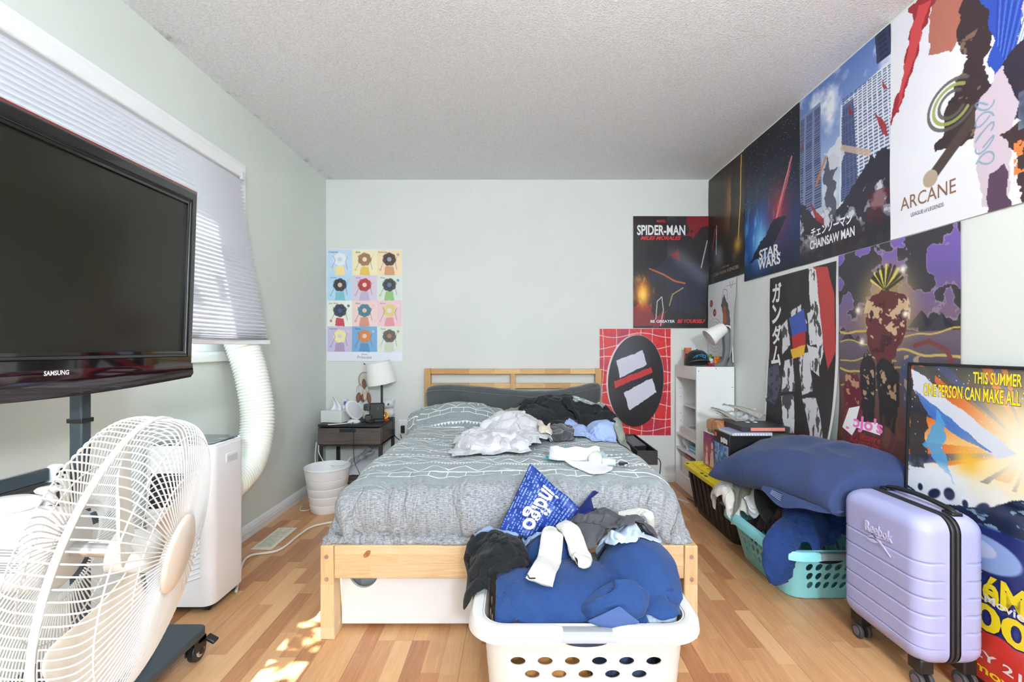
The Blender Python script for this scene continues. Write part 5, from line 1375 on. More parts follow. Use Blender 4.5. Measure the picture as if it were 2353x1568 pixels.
for y in (TYA + .11, TYA + .30, TYA + .36, TYB - .05): q.lathe([(0, .001), (.010, .001), (.010, 0), (0, 0)], (TX0 - .008, y, TZ + .010), n=16, sy=1.5, ref=(1, 0, 0))
for x in (TX0 + .10, TX1 - .1): q.lathe([(0, .001), (.010, .001), (.010, 0), (0, 0)], (x, TYA - .008, TZ + .010), n=16, sx=1.5, ref=(1, 0, 0))
q.build('lid_slots', blk, ld)
LT = TZ + .0285

# boxes, books and shoes standing on the lid
Mx = Mat('book_cover_red', (150, 40, 80), .35); xx, yy, zz_ = Mx.xyz(Mx.coord()); n_ = Mx.noise(Mx.coord(), 16.0, 2.0, .5, .8)
Mx.col(Mx.ramp(n_ * .7 + zz_ * 1.2, [(.30, (206, 120, 110)), (.45, (176, 40, 62)), (.60, (120, 36, 120)), (.75, (60, 40, 100))])); cov1 = Mx.m
Mx = Mat('book_cover_blue', (80, 130, 190), .35); n_ = Mx.noise(Mx.coord(), 18.0, 3.0, .5, 1.6)
Mx.col(Mx.ramp(n_, [(.3, (34, 58, 108)), (.5, (86, 134, 196)), (.62, (150, 186, 226)), (.75, (196, 172, 130))])); cov2 = Mx.m
b1 = thing('puzzle_box', (1.31, 2.86, LT), 'tall box with a red and purple cover standing on the yellow lid', 'box')
MB().box((1.212, 2.79, LT), (1.50, 2.99, LT + .215)).build('carton', card_w, b1, bevel=.002)
MB().add([(1.2112, 2.793, LT + .002), (1.2112, 2.99, LT + .002), (1.2112, 2.99, LT + .213), (1.2112, 2.793, LT + .213)], [(0, 1, 2, 3)]).build('cover_print', cov1, b1)
q = MB()
for (y, s_, z0) in ((2.935, .9, .0), (2.858, 1.15, .0)):
    q.add([(1.2106, y - .030 * s_, LT + .01), (1.2106, y + .030 * s_, LT + .01), (1.2106, y + .012 * s_, LT + .10 * s_), (1.2106, y - .012 * s_, LT + .10 * s_)], [(0, 1, 2, 3)])
    q.add([(1.2106, y + .013 * s_ * math.cos(a), LT + .125 * s_ + .019 * s_ * math.sin(a)) for a in np.linspace(0, 2 * PI, 15)[:-1]], [tuple(range(14))])
q.build('pale_shapes', pm('print_pale', (222, 196, 186), .4, tex=.15, scale=60), b1)
b2 = thing('black_framed_box', (1.29, 2.62, LT), 'black edged box with blue picture cover standing on the yellow lid under the blue pillow', 'box')
MB().box((1.188, 2.575, LT), (1.42, 2.775, LT + .262)).build('carton', blk, b2, bevel=.002)
MB().add([(1.1872, 2.585, LT + .012), (1.1872, 2.765, LT + .012), (1.1872, 2.765, LT + .195), (1.1872, 2.585, LT + .195)], [(0, 1, 2, 3)]).build('cover_print', cov2, b2)
MB().add([(1.1868, 2.735, LT + .228), (1.1868, 2.762, LT + .228), (1.1868, 2.762, LT + .252), (1.1868, 2.735, LT + .252)], [(0, 1, 2, 3)]).build('orange_label', pm('label_orange', (236, 112, 60), .5, tex=.03), b2)
q = MB()
for i in range(5): q.box((1.1862, 2.60 + .017 * i, LT + .205 + .004 * (i % 2)), (1.1872, 2.613 + .017 * i, LT + .232 + .003 * (i % 3)))
q.build('white_script', paperw, b2)
shoe_u = pm('suede_tan', (172, 112, 62), .85, tex=.15, scale=70, sheen=.3); shoe_s = pm('sole_gum', (146, 122, 98), .7, tex=.08)
for i, (y, x) in enumerate(((2.94, 1.225), (2.845, 1.222))):
    sh = thing('suede_shoe', (x, y, LT + .216), ('tan suede shoe on the boxes, heel outward, the one nearer the bookshelf', 'tan suede shoe on the boxes, heel outward, the one nearer the blue pillow')[i], 'shoe', 'pair of tan suede shoes')
    z = LT + .2165; prof2 = [(x + .005, -.036), (x + .03, -.042), (x + .20, -.042), (x + .25, -.02), (x + .25, .02), (x + .20, .042), (x + .03, .042), (x + .005, .036), (x - .005, 0)]
    MB().prism(prof2, z, z + .020, lambda a, b, h: (a, y + b, h)).build('sole', shoe_s, sh, bevel=.004)
    q = MB(); P = []
    for t, wd, ht in ((0, .036, .058), (.02, .040, .064), (.06, .041, .062), (.11, .041, .060), (.16, .041, .046), (.21, .038, .034), (.245, .020, .022)):
        P.append([(x + t + (.004 if k_ in (3, 4, 5) else 0), y + wd * c_, z + .02 + ht * s_) for k_, (c_, s_) in enumerate(((-1, 0), (-1.0, .4), (-.92, .8), (-.6, 1), (0, 1.02), (.6, 1), (.92, .8), (1.0, .4), (1, 0)))])
    G = np.array(P); q.grid(G); q.add([tuple(p) for p in G[0]], [tuple(range(9))]); q.build('upper', shoe_u, sh, smooth=60, weld=.0001)
# flat pile on the black framed box
zt = LT + .263
nb = thing('spiral_notebook', (1.32, 2.66, zt), 'white spiral notebook on the black framed box', 'notebook')
MB().box((1.20, 2.56, zt), (1.42, 2.74, zt + .016)).build('pages', paperw, nb, bevel=.001)
q = MB()
for i in range(14): q.tube([(1.205 + i * .0155 + .006 * math.cos(a) * 0, 2.556 + .006 * math.cos(a), zt + .008 + .010 * math.sin(a)) for a in np.linspace(0, 2 * PI, 11)[:-1]], .0012, 5, closed=True)
q.build('spiral', chrome, nb)
MB().box((1.20, 2.56, zt + .016), (1.42, 2.74, zt + .018)).build('cover', pm('cover_lilac', (156, 164, 206), .4, tex=.04), nb)
kb_ = thing('hardcover_book', (1.42, 2.70, zt + .02), 'dark hardcover book with coral label topping the pile beside the wall', 'book')
MB().box((1.26, 2.58, zt + .0185), (1.53, 2.80, zt + .046)).build('cover', pm('cover_dark', (52, 50, 54), .45, tex=.06), kb_, bevel=.002)
MB().box((1.31, 2.5785, zt + .024), (1.50, 2.5802, zt + .042)).build('coral_band', pm('coral', (228, 136, 120), .5, tex=.03), kb_)
pk = thing('open_mailer', (1.34, 2.86, LT + .30), 'torn open grey padded mailer with clear plastic on top of the tan shoes', 'mailer')
mg = pm('mailer_grey', (176, 170, 160), .7, tex=.08)
zz = LT + .29
def flap(c, m_, nm): MB().grid(np.array([[np.array(c[0]) * (1-a) * (1-b) + np.array(c[1]) * a * (1-b) + np.array(c[2]) * a * b + np.array(c[3]) * (1-a) * b + np.array([0, 0, .008 * math.sin(6 * a + 4 * b)]) for b in np.linspace(0, 1, 7)] for a in np.linspace(0, 1, 7)])).build(nm, m_, pk, smooth=180, solid=.0015)
flap([(1.20, 2.85, zz + .085), (1.25, 2.95, zz + .085), (1.36, 2.86, zz + .03), (1.33, 2.78, zz + .02)], mg, 'flap')
flap([(1.22, 2.82, zz + .060), (1.24, 2.80, zz + .045), (1.36, 2.78, zz + .004), (1.34, 2.88, zz + .008)], mg, 'flap')
flap([(1.30, 2.92, zz + .10), (1.36, 2.96, zz + .10), (1.53, 2.82, zz + .05), (1.46, 2.78, zz + .045)], mg, 'flap')
flap([(1.30, 2.78, zz + .0), (1.34, 2.95, zz + .0), (1.52, 2.93, zz + .0), (1.50, 2.76, zz + .0)], mg, 'pouch')
MB().grid(crumple(24, 18, (1.29, 2.79, zz + .012), (.19, .0, .015), (.02, .13, .055), .05, 33, 5)).build('clear_wrap', plastic, pk, smooth=180)
for i in range(2):
    MB().lathe([(0, 0), (.016, 0), (.017, .004), (.017, .03), (.009, .034), (0, .034)], (1.375 + .045 * i, 2.765, zz + .004), (0, -1, .1), 20).build('roll', pm('roll_white', (230, 230, 232), .5, tex=.05), pk, smooth=40)

# ================================================================== LAUNDRY BASKETS
def laundry_basket(name, cx, cy, hx, hy, z0, z1, taper, r, color, label, rows, pitch, hole, slant, grip_side, lipc=None, rim_drop=.034):
    t_ = thing(name, (cx, cy, 0), label, 'laundry basket')
    m_ = pm(name + '_plastic_%d' % int(color[0]), color, .42, tex=.01, scale=5)
    gripm = pm('grip_grey_%d' % int(color[0]), (150, 152, 158) if color[0] > 190 else (120, 128, 132), .45, tex=.02)
    def path(s, z):
        """s in 0..1 round the wall starting at the middle of the -y side, going towards +x"""
        f = (z - z0) / (z1 - z0); a, b, rr_ = hx - taper * (1 - f), hy - taper * (1 - f), r
        L1, L2, LA = 2 * (a - rr_), 2 * (b - rr_), rr_ * PI / 2; tot = 2 * L1 + 2 * L2 + 4 * LA
        # segment lengths are taken at the top so that holes stay in columns
        A, B = hx, hy; l1, l2 = 2 * (A - rr_), 2 * (B - rr_); T = 2 * l1 + 2 * l2 + 4 * LA; d = (s % 1.0) * T
        segs = [(l1 / 2, 'b0'), (LA, 'c0'), (l2, 'r'), (LA, 'c1'), (l1, 't'), (LA, 'c2'), (l2, 'l'), (LA, 'c3'), (l1 / 2, 'b1')]
        for ln, nm in segs:
            if d <= ln + 1e-9: break
            d -= ln
        f = d / ln
        if nm == 'b0': x, y = f * (a - rr_), -b
        elif nm == 'b1': x, y = -(a - rr_) + f * (a - rr_), -b
        elif nm == 'r': x, y = a, -(b - rr_) + f * 2 * (b - rr_)
        elif nm == 't': x, y = (a - rr_) - f * 2 * (a - rr_), b
        elif nm == 'l': x, y = -a, (b - rr_) - f * 2 * (b - rr_)
        else:
            k = int(nm[1]); cxx, cyy = [(a - rr_, -(b - rr_)), (a - rr_, b - rr_), (-(a - rr_), b - rr_), (-(a - rr_), -(b - rr_))][k]
            an = -PI / 2 + k * PI / 2 + f * PI / 2; x, y = cxx + rr_ * math.cos(an), cyy + rr_ * math.sin(an)
        return Vector((cx + x, cy + y, z))
    A, B = hx, hy; T = 4 * (A - r) + 4 * (B - r) + 2 * PI * r
    q = MB()
    sides = [(0.0, A - r, 0), (((A - r) + r * PI / 2 + (B - r)) / T, B - r, 1), (.5, A - r, 0), (1 - ((A - r) + r * PI / 2 + (B - r)) / T, B - r, 1)]
    zs = [z0] ; bands = []
    for (zc, offs) in rows: bands.append((zc - pitch[1] / 2, zc + pitch[1] / 2, zc, offs))
    bands.sort(); zprev = z0; full = []
    for b0, b1, zc, offs in bands: full.append((zprev, b0, None)); full.append((b0, b1, (zc, offs))); zprev = b1
    full.append((zprev, z1, None)); NS = 16
    def quads(s0, s1, za, zb, n):
        n = max(1, n)
        for i in range(n):
            a, b = s0 + (s1 - s0) * i / n, s0 + (s1 - s0) * (i + 1) / n
            q.add([path(a, za), path(b, za), path(b, zb), path(a, zb)], [(0, 1, 2, 3)])
    for za, zb, hole_row in full:
        if zb - za < 1e-5: continue
        if hole_row is None:
            quads(0, 1, za, zb, 120); continue
        zc, offs = hole_row; cuts = []
        for sc, half, kind in sides:
            n = int((2 * half - .02) / pitch[0] + offs)
            for i in range(n):
                c = sc + ((i - (n - 1) / 2) * pitch[0]) / T; cuts.append(c)
        cuts = sorted(c % 1.0 for c in cuts); w_ = pitch[0] / T
        edges = [(c - w_ / 2, c + w_ / 2, c) for c in cuts]; prev = edges[-1][1] - 1.0
        for e0, e1, c in edges:
            if e0 - prev > 1e-4: quads(prev, e0, za, zb, int((e0 - prev) * T / .02) + 1)
            ring_o, ring_i = [], []
            for k in range(NS):
                an = 2 * PI * k / NS; ca, sa = math.cos(an), math.sin(an); mxx = max(abs(ca), abs(sa))
                ring_o.append(path(c + (w_ / 2) * ca / mxx, zc + pitch[1] / 2 * sa / mxx))
                ex, ez = hole[0] * ca, hole[1] * sa; ex += slant * ez
                ring_i.append(path(c + ex / T, zc + ez))
            q.add(ring_o + ring_i, [(k, (k + 1) % NS, NS + (k + 1) % NS, NS + k) for k in range(NS)])
            prev = e1
    bo_ = [path(i / 96, z0) for i in range(96)]; q.add(bo_, [tuple(range(95, -1, -1))])
    ob_ = q.build('perforated_body', m_, t_, smooth=180, solid=.0035, weld=.0004)
    es = ob_.modifiers.new('split', 'EDGE_SPLIT'); es.split_angle = math.radians(35)
    # rim: rounded lip following the top, dipping at the two grips
    prof = [(-.002, -.012), (.004, .002), (.014, .006), (.030, .004), (.038, -.006), (.041, -rim_drop), (.038, -rim_drop), (.034, -.010), (.026, -.003), (.010, -.003), (.002, -.012)]
    NR = 160; vs = []; n_ = len(prof)
    cen = Vector((cx, cy, 0))
    for i in range(NR):
        s_ = i / NR; p = path(s_, z1); p2 = path(s_ + .002, z1); tg = (p2 - p).normalized(); out = Vector((tg.y, -tg.x, 0))
        dip = 0
        for sc in grip_side:
            d = abs(((s_ - sc + .5) % 1) - .5) * T; dip = max(dip, max(0, min(1, (.085 - d) / .03)))
        dp = dip * dip * (3 - 2 * dip)
        for a, b in prof: vs.append(p + out * a + Vector((0, 0, (b if b > -.02 else b * (1 - .45 * dp)) - .008 * dp)))
    MB().add(vs, [(i * n_ + j, i * n_ + (j + 1) % n_, ((i + 1) % NR) * n_ + (j + 1) % n_, ((i + 1) % NR) * n_ + j) for i in range(NR) for j in range(n_)]).build('rim', m_, t_, smooth=40)
    for sc in grip_side:
        vs = []; K = 22; pr = [(.003, .0035), (.014, .0075), (.030, .0055), (.0395, -.005), (.0425, -rim_drop * .5), (.0395, -rim_drop * .55), (.012, -.006)]
        for i in range(K):
            s_ = sc + (i / (K - 1) - .5) * .135 / T; p = path(s_, z1); tg = (path(s_ + .002, z1) - p).normalized(); out = Vector((tg.y, -tg.x, 0))
            f = 1 - abs(2 * i / (K - 1) - 1) ** 2
            for a, b in pr: vs.append(p + out * a + Vector((0, 0, b - .008)))
        MB().add(vs, [(i * 7 + j, i * 7 + (j + 1) % 7, (i + 1) * 7 + (j + 1) % 7, (i + 1) * 7 + j) for i in range(K - 1) for j in range(7)] + [tuple(range(7)), tuple(range((K - 1) * 7, K * 7))]).build('hand_grip', gripm, t_, smooth=40)
        vs = [];
        for i in range(24):
            an = 2 * PI * i / 24; p = path(sc + .060 * math.cos(an) / T, z1 - rim_drop - .016 + .016 * math.sin(an)); tg = (path(sc + .002, z1) - path(sc, z1)).normalized(); vs.append(p + Vector((tg.y, -tg.x, 0)) * .0022)
        MB().add(vs, [tuple(range(24))]).build('grip_opening', pm('opening_shadow', (40, 46, 66), .8, tex=.1), t_)
    return t_, path
bkx, bky = .1795, 1.375
wbk, _p = laundry_basket('laundry_basket', bkx, bky, .268, .187, .004, .372, .028, .06, (216, 213, 210), 'white laundry basket heaped with clothes in front of the bed',
    [(.272, 1), (.236, 0), (.200, 1), (.164, 0), (.128, 1), (.092, 0)], (.073, .036), (.0205, .0115), 0, (0.0, .5), rim_drop=.030)
wh = HM(-.2, .6, 1.1, 1.9, .30); 
inside_box = (bkx - .25, bkx + .25, bky - .175, bky + .175)
navy = cloth_mat('navy_comforter_cotton', (34, 62, 112), .10, 700, .85, .1, .2, .25); black_c = cloth_mat('black_cotton', (24, 26, 30), .2); grey_t = cloth_mat('washed_charcoal', (76, 75, 80), .16, 500)
pale_d = cloth_mat('pale_denim', (140, 164, 198), .12, 600); paleb = cloth_mat('pale_blue_cotton', (184, 200, 222), .07); sockw = cloth_mat('sock_white', (204, 203, 198), .07, 600, .9, .2, .4)
fill = cloth_mat('tan_canvas', (176, 128, 74), .12)
# what shows through the holes
garment('canvas_cloth', [(bkx - .22, bky - .15), (bkx - .22, bky + .15), (bkx + .03, bky + .15), (bkx + .03, bky - .15)], HM(-.2, .6, 1.1, 1.9, .02), fill, 'tan canvas cloth packed in the left of the white basket', 'cloth', [(bkx - .09, bky, .1, .15, .17, .20)], (26, 26), 1.25, 41, splat=False, box=inside_box)
garment('dark_cloth', [(bkx + .0, bky - .15), (bkx + .0, bky + .15), (bkx + .22, bky + .15), (bkx + .22, bky - .15)], HM(-.2, .6, 1.1, 1.9, .02), cloth_mat('slate_cotton', (58, 70, 98), .25), 'slate blue cloth packed in the right of the white basket', 'cloth', [(bkx + .11, bky, .1, .13, .17, .20)], (26, 26), 1.25, 43, splat=False, box=inside_box)
garment('striped_cloth', [(.30, 1.235), (.32, 1.40), (.42, 1.40), (.425, 1.225)], wh, paleb, 'pale striped cloth tucked into the right front corner of the white basket', 'cloth', [(.37, 1.30, .30, .08, .1, .07)], (24, 24), 1.2, 45, box=(bkx - .255, bkx + .255, bky - .18, bky + .18))
garment('navy_comforter', [(-.075, 1.198), (-.065, 1.50), (.47, 1.53), (.452, 1.205)], wh, navy, 'thick navy comforter stuffed in the white laundry basket', 'comforter',
        [(.02, 1.34, .30, .17, .15, .115), (.17, 1.36, .30, .22, .17, .130), (.37, 1.40, .30, .14, .16, .185), (.27, 1.27, .29, .11, .09, .10), (.12, 1.27, .29, .16, .08, .08), (.12, 1.50, .32, .12, .09, .15), (.0, 1.26, .29, .08, .06, .08)], (64, 60), 1.18, 47, .02, 4, .5, round_=.15, wob=.03, ridge=(.020, .003), solid=.006, box=(bkx - .238, bkx + .335, bky - .170, bky + .22))
nrev = cloth_mat('navy_reverse', (66, 88, 138), .08, 700, .85, .1, .2, .2)
nav_o = bpy.data.objects['navy_comforter']; BASE[nav_o] = nav_o.location.copy()
def mound(c, r, seed, amp, flat=.0):
    n, m = 30, 22; P = np.zeros((n, m, 3))
    for i in range(n):
        for j in range(m):
            a = 2 * PI * i / (n - 1); e = PI * (j / (m - 1) - .5); ce = math.cos(e) ** .85
            w_ = 1 + amp * ((1 - abs(float(vnoise(np.array(1.6 * math.cos(a) + 3), np.array(1.6 * math.sin(a) + 2.2 * e), seed, 2)) * 2 - 1)) ** 2 - .4)
            P[i, j] = (c[0] + r[0] * ce * math.cos(a) * w_, c[1] + r[1] * ce * math.sin(a) * w_, c[2] + r[2] * math.sin(e) * w_ + .016 * math.cos(a))
    return P
MB().grid(mound((.262, 1.232, .395), (.088, .046, .050), 5, .22)).build('turned_corner', navy, nav_o, smooth=180, weld=.0005, sub=1)
q = MB(); tri_ = [(.178, 1.188, .378), (.262, 1.176, .425), (.318, 1.184, .378), (.245, 1.174, .362)]
P = np.array([[np.array(tri_[0]) * (1-a) * (1-b) + np.array(tri_[1]) * a * (1-b) + np.array(tri_[2]) * a * b + np.array(tri_[3]) * (1-a) * b + np.array([0, -.010 * math.sin(PI * a) * math.sin(PI * b), 0]) for b in np.linspace(0, 1, 9)] for a in np.linspace(0, 1, 9)])
q.grid(P).build('corner_reverse', nrev, nav_o, smooth=180, solid=.006, sub=1)
garment('denim_shirt', [(-.155, 1.50), (-.17, 1.64), (.05, 1.64), (.09, 1.48)], wh, pale_d, 'pale blue denim shirt at the back left of the white basket heap', 'shirt', [(-.05, 1.57, .34, .12, .10, .10)], (44, 44), 1.3, 55, .03, 7, .3)
garment('black_trousers', [(-.145, 1.30), (-.16, 1.54), (.04, 1.52), (.03, 1.36)], wh, black_c, 'black cotton trousers bundled over the left side of the white basket', 'trousers', [(-.05, 1.45, .34, .10, .12, .115), (-.08, 1.37, .32, .07, .12, .07)], (52, 52), 1.3, 59, .03, 6, 1.2)
garment('pale_blue_shirt', [(.27, 1.37), (.28, 1.60), (.47, 1.60), (.44, 1.40)], wh, paleb, 'pale blue shirt under the grey tee in the white basket', 'shirt', n=(40, 40), seed=63, scale=1.28, folds=.03)
garment('grey_tee', [(.165, 1.44), (.17, 1.64), (.47, 1.62), (.44, 1.43)], wh, grey_t, 'washed charcoal tee heaped on top of the white basket', 'tee shirt', [(.28, 1.54, .43, .12, .12, .075), (.38, 1.54, .42, .09, .1, .06)], (54, 54), 1.3, 67, .03, 7, .9)
# white sock hanging down the front
def strip_cloth(name, path3, widths, mat, label, cat, hm=None, seed=1, n=(40, 14), thick=.018, amp=.006, parent=None):
    pts_ = spline(path3, 12); k = len(pts_); m = 18; P = np.zeros((k, m, 3))
    for i in range(k):
        t = i / (k - 1); tg = (pts_[min(i + 1, k - 1)] - pts_[max(i - 1, 0)]).normalized(); sd = tg.cross(Vector((0, -.6, .8))).normalized(); nn = sd.cross(tg)
        wd = np.interp(t, np.linspace(0, 1, len(widths)), widths); th = thick * min(1, 4 * t + .35, 4 * (1 - t) + .35)
        for j in range(m):
            a = 2 * PI * j / m; P[i, j] = pts_[i] + sd * (wd * math.cos(a)) + nn * (th * math.sin(a))
    T_, A_ = np.meshgrid(np.linspace(0, 1, k), np.linspace(0, 2 * PI, m, endpoint=False), indexing='ij')
    P += ((1 - np.abs(vnoise(T_ * 9 + np.cos(A_) * 1.2, np.sin(A_) * 1.2 + 3, seed, 3) * 2 - 1)) - .5)[..., None] * np.array([.3, -.6, .7]) * amp * 2
    idx = np.arange(k * m).reshape(k, m); nx = np.roll(idx, -1, 1)
    F = np.stack([idx[:-1], idx[1:], nx[1:], nx[:-1]], -1).reshape(-1, 4)
    o = mesh_np(name, P.reshape(-1, 3), F, mat, parent, base=None if parent else tuple(pts_[0]), sub=1)
    q = MB(); 
    if label: tag(o, label, cat)
    return o, P
def wz(x, y, e=.012): return Vector((x, y, float(wh(np.array(x), np.array(y))) + e))
sk, SP = strip_cloth('sock', [wz(.135, 1.53), wz(.115, 1.47), wz(.098, 1.40, .014), wz(.078, 1.33, .014), wz(.060, 1.275, .012)], (.024, .034, .037, .036, .040), sockw, 'dirty white crew sock with black checkmarks lying across the navy comforter', 'sock', seed=3, thick=.011, amp=.009)
MB().tube([wz(.03, 1.283, .030), wz(.036, 1.278, .024), wz(.052, 1.274, .028)], .002, 6).build('swoosh_mark', blk, sk)
strip_cloth('sock', [wz(.145, 1.52, .02), wz(.172, 1.46, .018), wz(.192, 1.40, .02), wz(.190, 1.36, .02), wz(.172, 1.345, .024)], (.022, .028, .032, .032, .020), sockw, 'second white sock with its toe folded beside the grey tee', 'sock', seed=9, thick=.012, amp=.009)
strip_cloth('white_strap', [wz(.36, 1.63, .01), wz(.40, 1.62, .012), wz(.435, 1.60, .015), wz(.452, 1.57, .03), wz(.46, 1.60, .05)], (.02, .024, .022, .016, .012), sockw, 'white towel end poking out at the right of the basket heap', 'towel', seed=12, thick=.008)

# teal basket
tcx, tcy = 1.325, 2.205
tbk, _p2 = laundry_basket('laundry_basket', tcx, tcy, .195, .262, .004, .228, .045, .065, (140, 212, 220), 'teal laundry basket full of clothes beside the lavender suitcase',
    [(.150, 0), (.108, 0), (.066, 0)], (.047, .040), (.0165, .0165), .35, (0.0, .5), rim_drop=.030)
th = HM(.95, 1.56, 1.85, 2.7, .17, .007)
lin_w = cloth_mat('linen_offwhite', (222, 218, 212), .07); tee_w = cloth_mat('tee_white', (230, 232, 238), .05); sage = cloth_mat('sage_grey', (104, 108, 96), .12); slate = cloth_mat('slate_grey', (128, 134, 146), .1); navy2 = cloth_mat('navy_scrubs', (28, 54, 108), .14, 700, .8, .1, .2, .5); maroon = cloth_mat('dark_maroon', (48, 22, 26), .25)
garment('maroon_cloth', [(1.19, 2.05), (1.19, 2.42), (1.48, 2.42), (1.48, 2.02)], th, maroon, 'dark maroon cloth deep in the teal basket under the pillow', 'cloth', [(1.36, 2.2, .2, .16, .22, .16)], (30, 30), 1.2, 71, box=(1.14, 1.505, 1.96, 2.45))
garment('grey_towel', [(1.10, 2.40), (1.10, 2.50), (1.24, 2.50), (1.22, 2.36)], th, slate, 'slate grey towel hanging over the back left rim of the teal basket', 'towel', [(1.13, 2.45, .20, .05, .06, .05), (1.20, 2.40, .2, .08, .08, .05)], (26, 26), 1.2, 73)
garment('linen_shirt', [(1.075, 2.34), (1.075, 2.56), (1.28, 2.56), (1.26, 2.36)], th, lin_w, 'off-white linen shirt heaped at the back of the teal basket', 'shirt', [(1.17, 2.46, .20, .12, .11, .16)], (44, 44), 1.28, 75, .03, 6, .4)
garment('white_tee', [(1.17, 2.24), (1.16, 2.42), (1.31, 2.46), (1.32, 2.26)], th, tee_w, 'white tee shirt next to the black hat in the teal basket', 'tee shirt', [(1.25, 2.35, .22, .09, .1, .15)], (40, 40), 1.28, 77, .03, 7, 1.1)
garment('sage_socks', [(1.12, 2.32), (1.12, 2.40), (1.19, 2.40), (1.19, 2.31)], th, sage, 'rolled sage green socks on the teal basket rim', 'socks', [(1.155, 2.36, .24, .04, .045, .06)], (24, 24), 1.2, 79, .02, 12)
hat = thing('black_hat', (1.29, 2.16, .28), 'black wide-brimmed hat standing on edge in the teal basket', 'hat')
hm_ = cloth_mat('felt_black', (22, 21, 22), .2, 500, .9, .4, .3, .05); hax = Vector((-.62, -.55, .55)).normalized(); ho = Vector((1.245, 2.20, .335))
ref_ = Vector((.3, -.9, -.2))
MB().lathe([(.062, .012), (.105, .004), (.130, .0), (.133, -.003), (.128, -.006), (.10, -.004), (.060, .004), (.062, .012)], ho, hax, 48, 1.12, .72, ref=(0, .8, .6)).build('brim', hm_, hat, smooth=60)
MB().lathe([(.062, .006), (.058, -.05), (.048, -.08), (0, -.088)], ho, hax, 36, 1.1, .72, ref=(0, .8, .6)).build('crown', hm_, hat, smooth=60)
MB().lathe([(.060, .010), (.030, -.03), (0, -.04)], ho, hax, 36, 1.1, .72, ref=(0, .8, .6)).build('lining', pm('hat_lining', (40, 22, 24), .8, tex=.1), hat, smooth=60)
garment('navy_scrubs', [(1.18, 1.975), (1.22, 2.15), (1.50, 2.14), (1.46, 1.955)], th, navy2, 'navy blue scrubs spilling over the front corner of the teal basket', 'clothes', [(1.29, 2.06, .19, .11, .10, .12), (1.42, 2.05, .2, .11, .1, .13)], (64, 54), 1.3, 83, .035, 6, .8, iters=130, box=(1.0, 1.515, 1.93, 2.5))
# a leg of the scrubs hanging outside the basket
o_, _ = strip_cloth('trouser_leg', [(1.23, 2.06, .290), (1.17, 2.01, .266), (1.118, 1.965, .228), (1.098, 1.945, .170), (1.096, 1.935, .115), (1.10, 1.93, .09)], (.05, .062, .068, .066, .055, .035), navy2, 'navy trouser leg hanging outside the teal basket', 'clothes', seed=5, thick=.022, amp=.016)
# white slippers
for i, (x, y, z, tx, ty) in enumerate(((1.30, 2.43, .372, .18, -.17), (1.27, 2.45, .335, .20, -.09))):
    sl_ = thing('slipper', (x, y, z), ('white slipper sole tilted under the pillow, the upper of two', 'white slipper sole lying flat on the linen shirt, the lower of two')[i], 'slipper', 'pair of white slippers')
    d = Vector((tx, ty, -.02)).normalized(); w_ = Vector((-d.y, d.x, .25)).normalized()
    outl = [(-.115, .012), (-.10, .03), (-.05, .036), (.03, .032), (.09, .042), (.118, .028), (.125, 0), (.115, -.03), (.06, -.04), (0, -.030), (-.07, -.030), (-.108, -.018)]
    nn = d.cross(w_).normalized()
    MB().prism(outl, -.009, .009, lambda a, b, h: Vector((x, y, z)) + d * a + w_ * b + nn * h).build('sole', pm('slipper_white', (232, 230, 222), .5, tex=.03), sl_, bevel=.004)
    MB().prism([(p[0] * .92, p[1] * .85) for p in outl], .009, .0125, lambda a, b, h: Vector((x, y, z)) + d * a + w_ * b + nn * h).build('footbed', pm('slipper_footbed', (206, 202, 192), .6, tex=.04), sl_)

# ================================================================== BLUE PILLOW
def pillow(name, fn, L, Wd, inflate, mat, seed, n=44, m=34, iters=90, base=None, scale=1.0):
    s = np.linspace(-1, 1, n); t = np.linspace(-1, 1, m); S, T = np.meshgrid(s, t, indexing='ij')
    X_, Y_ = S * L / 2, T * Wd / 2
    edge = np.clip(np.minimum(1 - np.abs(S), 1 - np.abs(T)), 0, 1)
    h = .02 * np.sqrt(edge) + (vnoise(S * 3, T * 3, seed) - .5) * .008 * (edge > 0)
    top = np.stack([X_, Y_, h], -1).reshape(-1, 3); bot = np.stack([X_, Y_, -h], -1).reshape(-1, 3)
    idx = np.arange(n * m).reshape(n, m); border = np.zeros((n, m), bool); border[0] = border[-1] = True; border[:, 0] = border[:, -1] = True
    mp = np.where(border, idx, -1); off = n * m; cnt = 0
    bmap = np.zeros((n, m), int); inner = np.where(~border)
    bmap[border] = idx[border]; bmap[~border] = off + np.arange((~border).sum())
    P = np.concatenate([top, bot.reshape(n, m, 3)[~border]])
    F1 = grid_faces(n, m); F2 = np.stack([bmap[:-1, :-1], bmap[:-1, 1:], bmap[1:, 1:], bmap[1:, :-1]], -1).reshape(-1, 4)
    F = np.concatenate([F1, F2])
    E1, W1 = grid_edges(n, m); E2 = bmap.ravel()[E1]; E_ = np.concatenate([E1, E2]); W_ = np.concatenate([W1, W1])
    flat = P.copy(); flat[:, 2] = 0; rs = rest_of(flat, E_, scale)
    P = relax(P, E_, W_, rs, iters, 0.0, None, press=inflate, faces=F, damp=.8, sub=4)
    V = np.array([fn(p) for p in P])
    o = mesh_np(name, V, F, mat, base=base, sub=1)
    return o, P, bmap
plm = cloth_mat('pillow_blue', (52, 66, 106), .07, 800, .85, .1, .2, .22)
PC = Vector((1.345, 2.135, .532)); PD = Vector((.20, -.80, .035)).normalized()
PS = Vector((.80, .19, .22)).normalized(); PS = (PS - PD * PS.dot(PD)).normalized(); PN = PD.cross(PS)
if PN.z < 0: PN = -PN
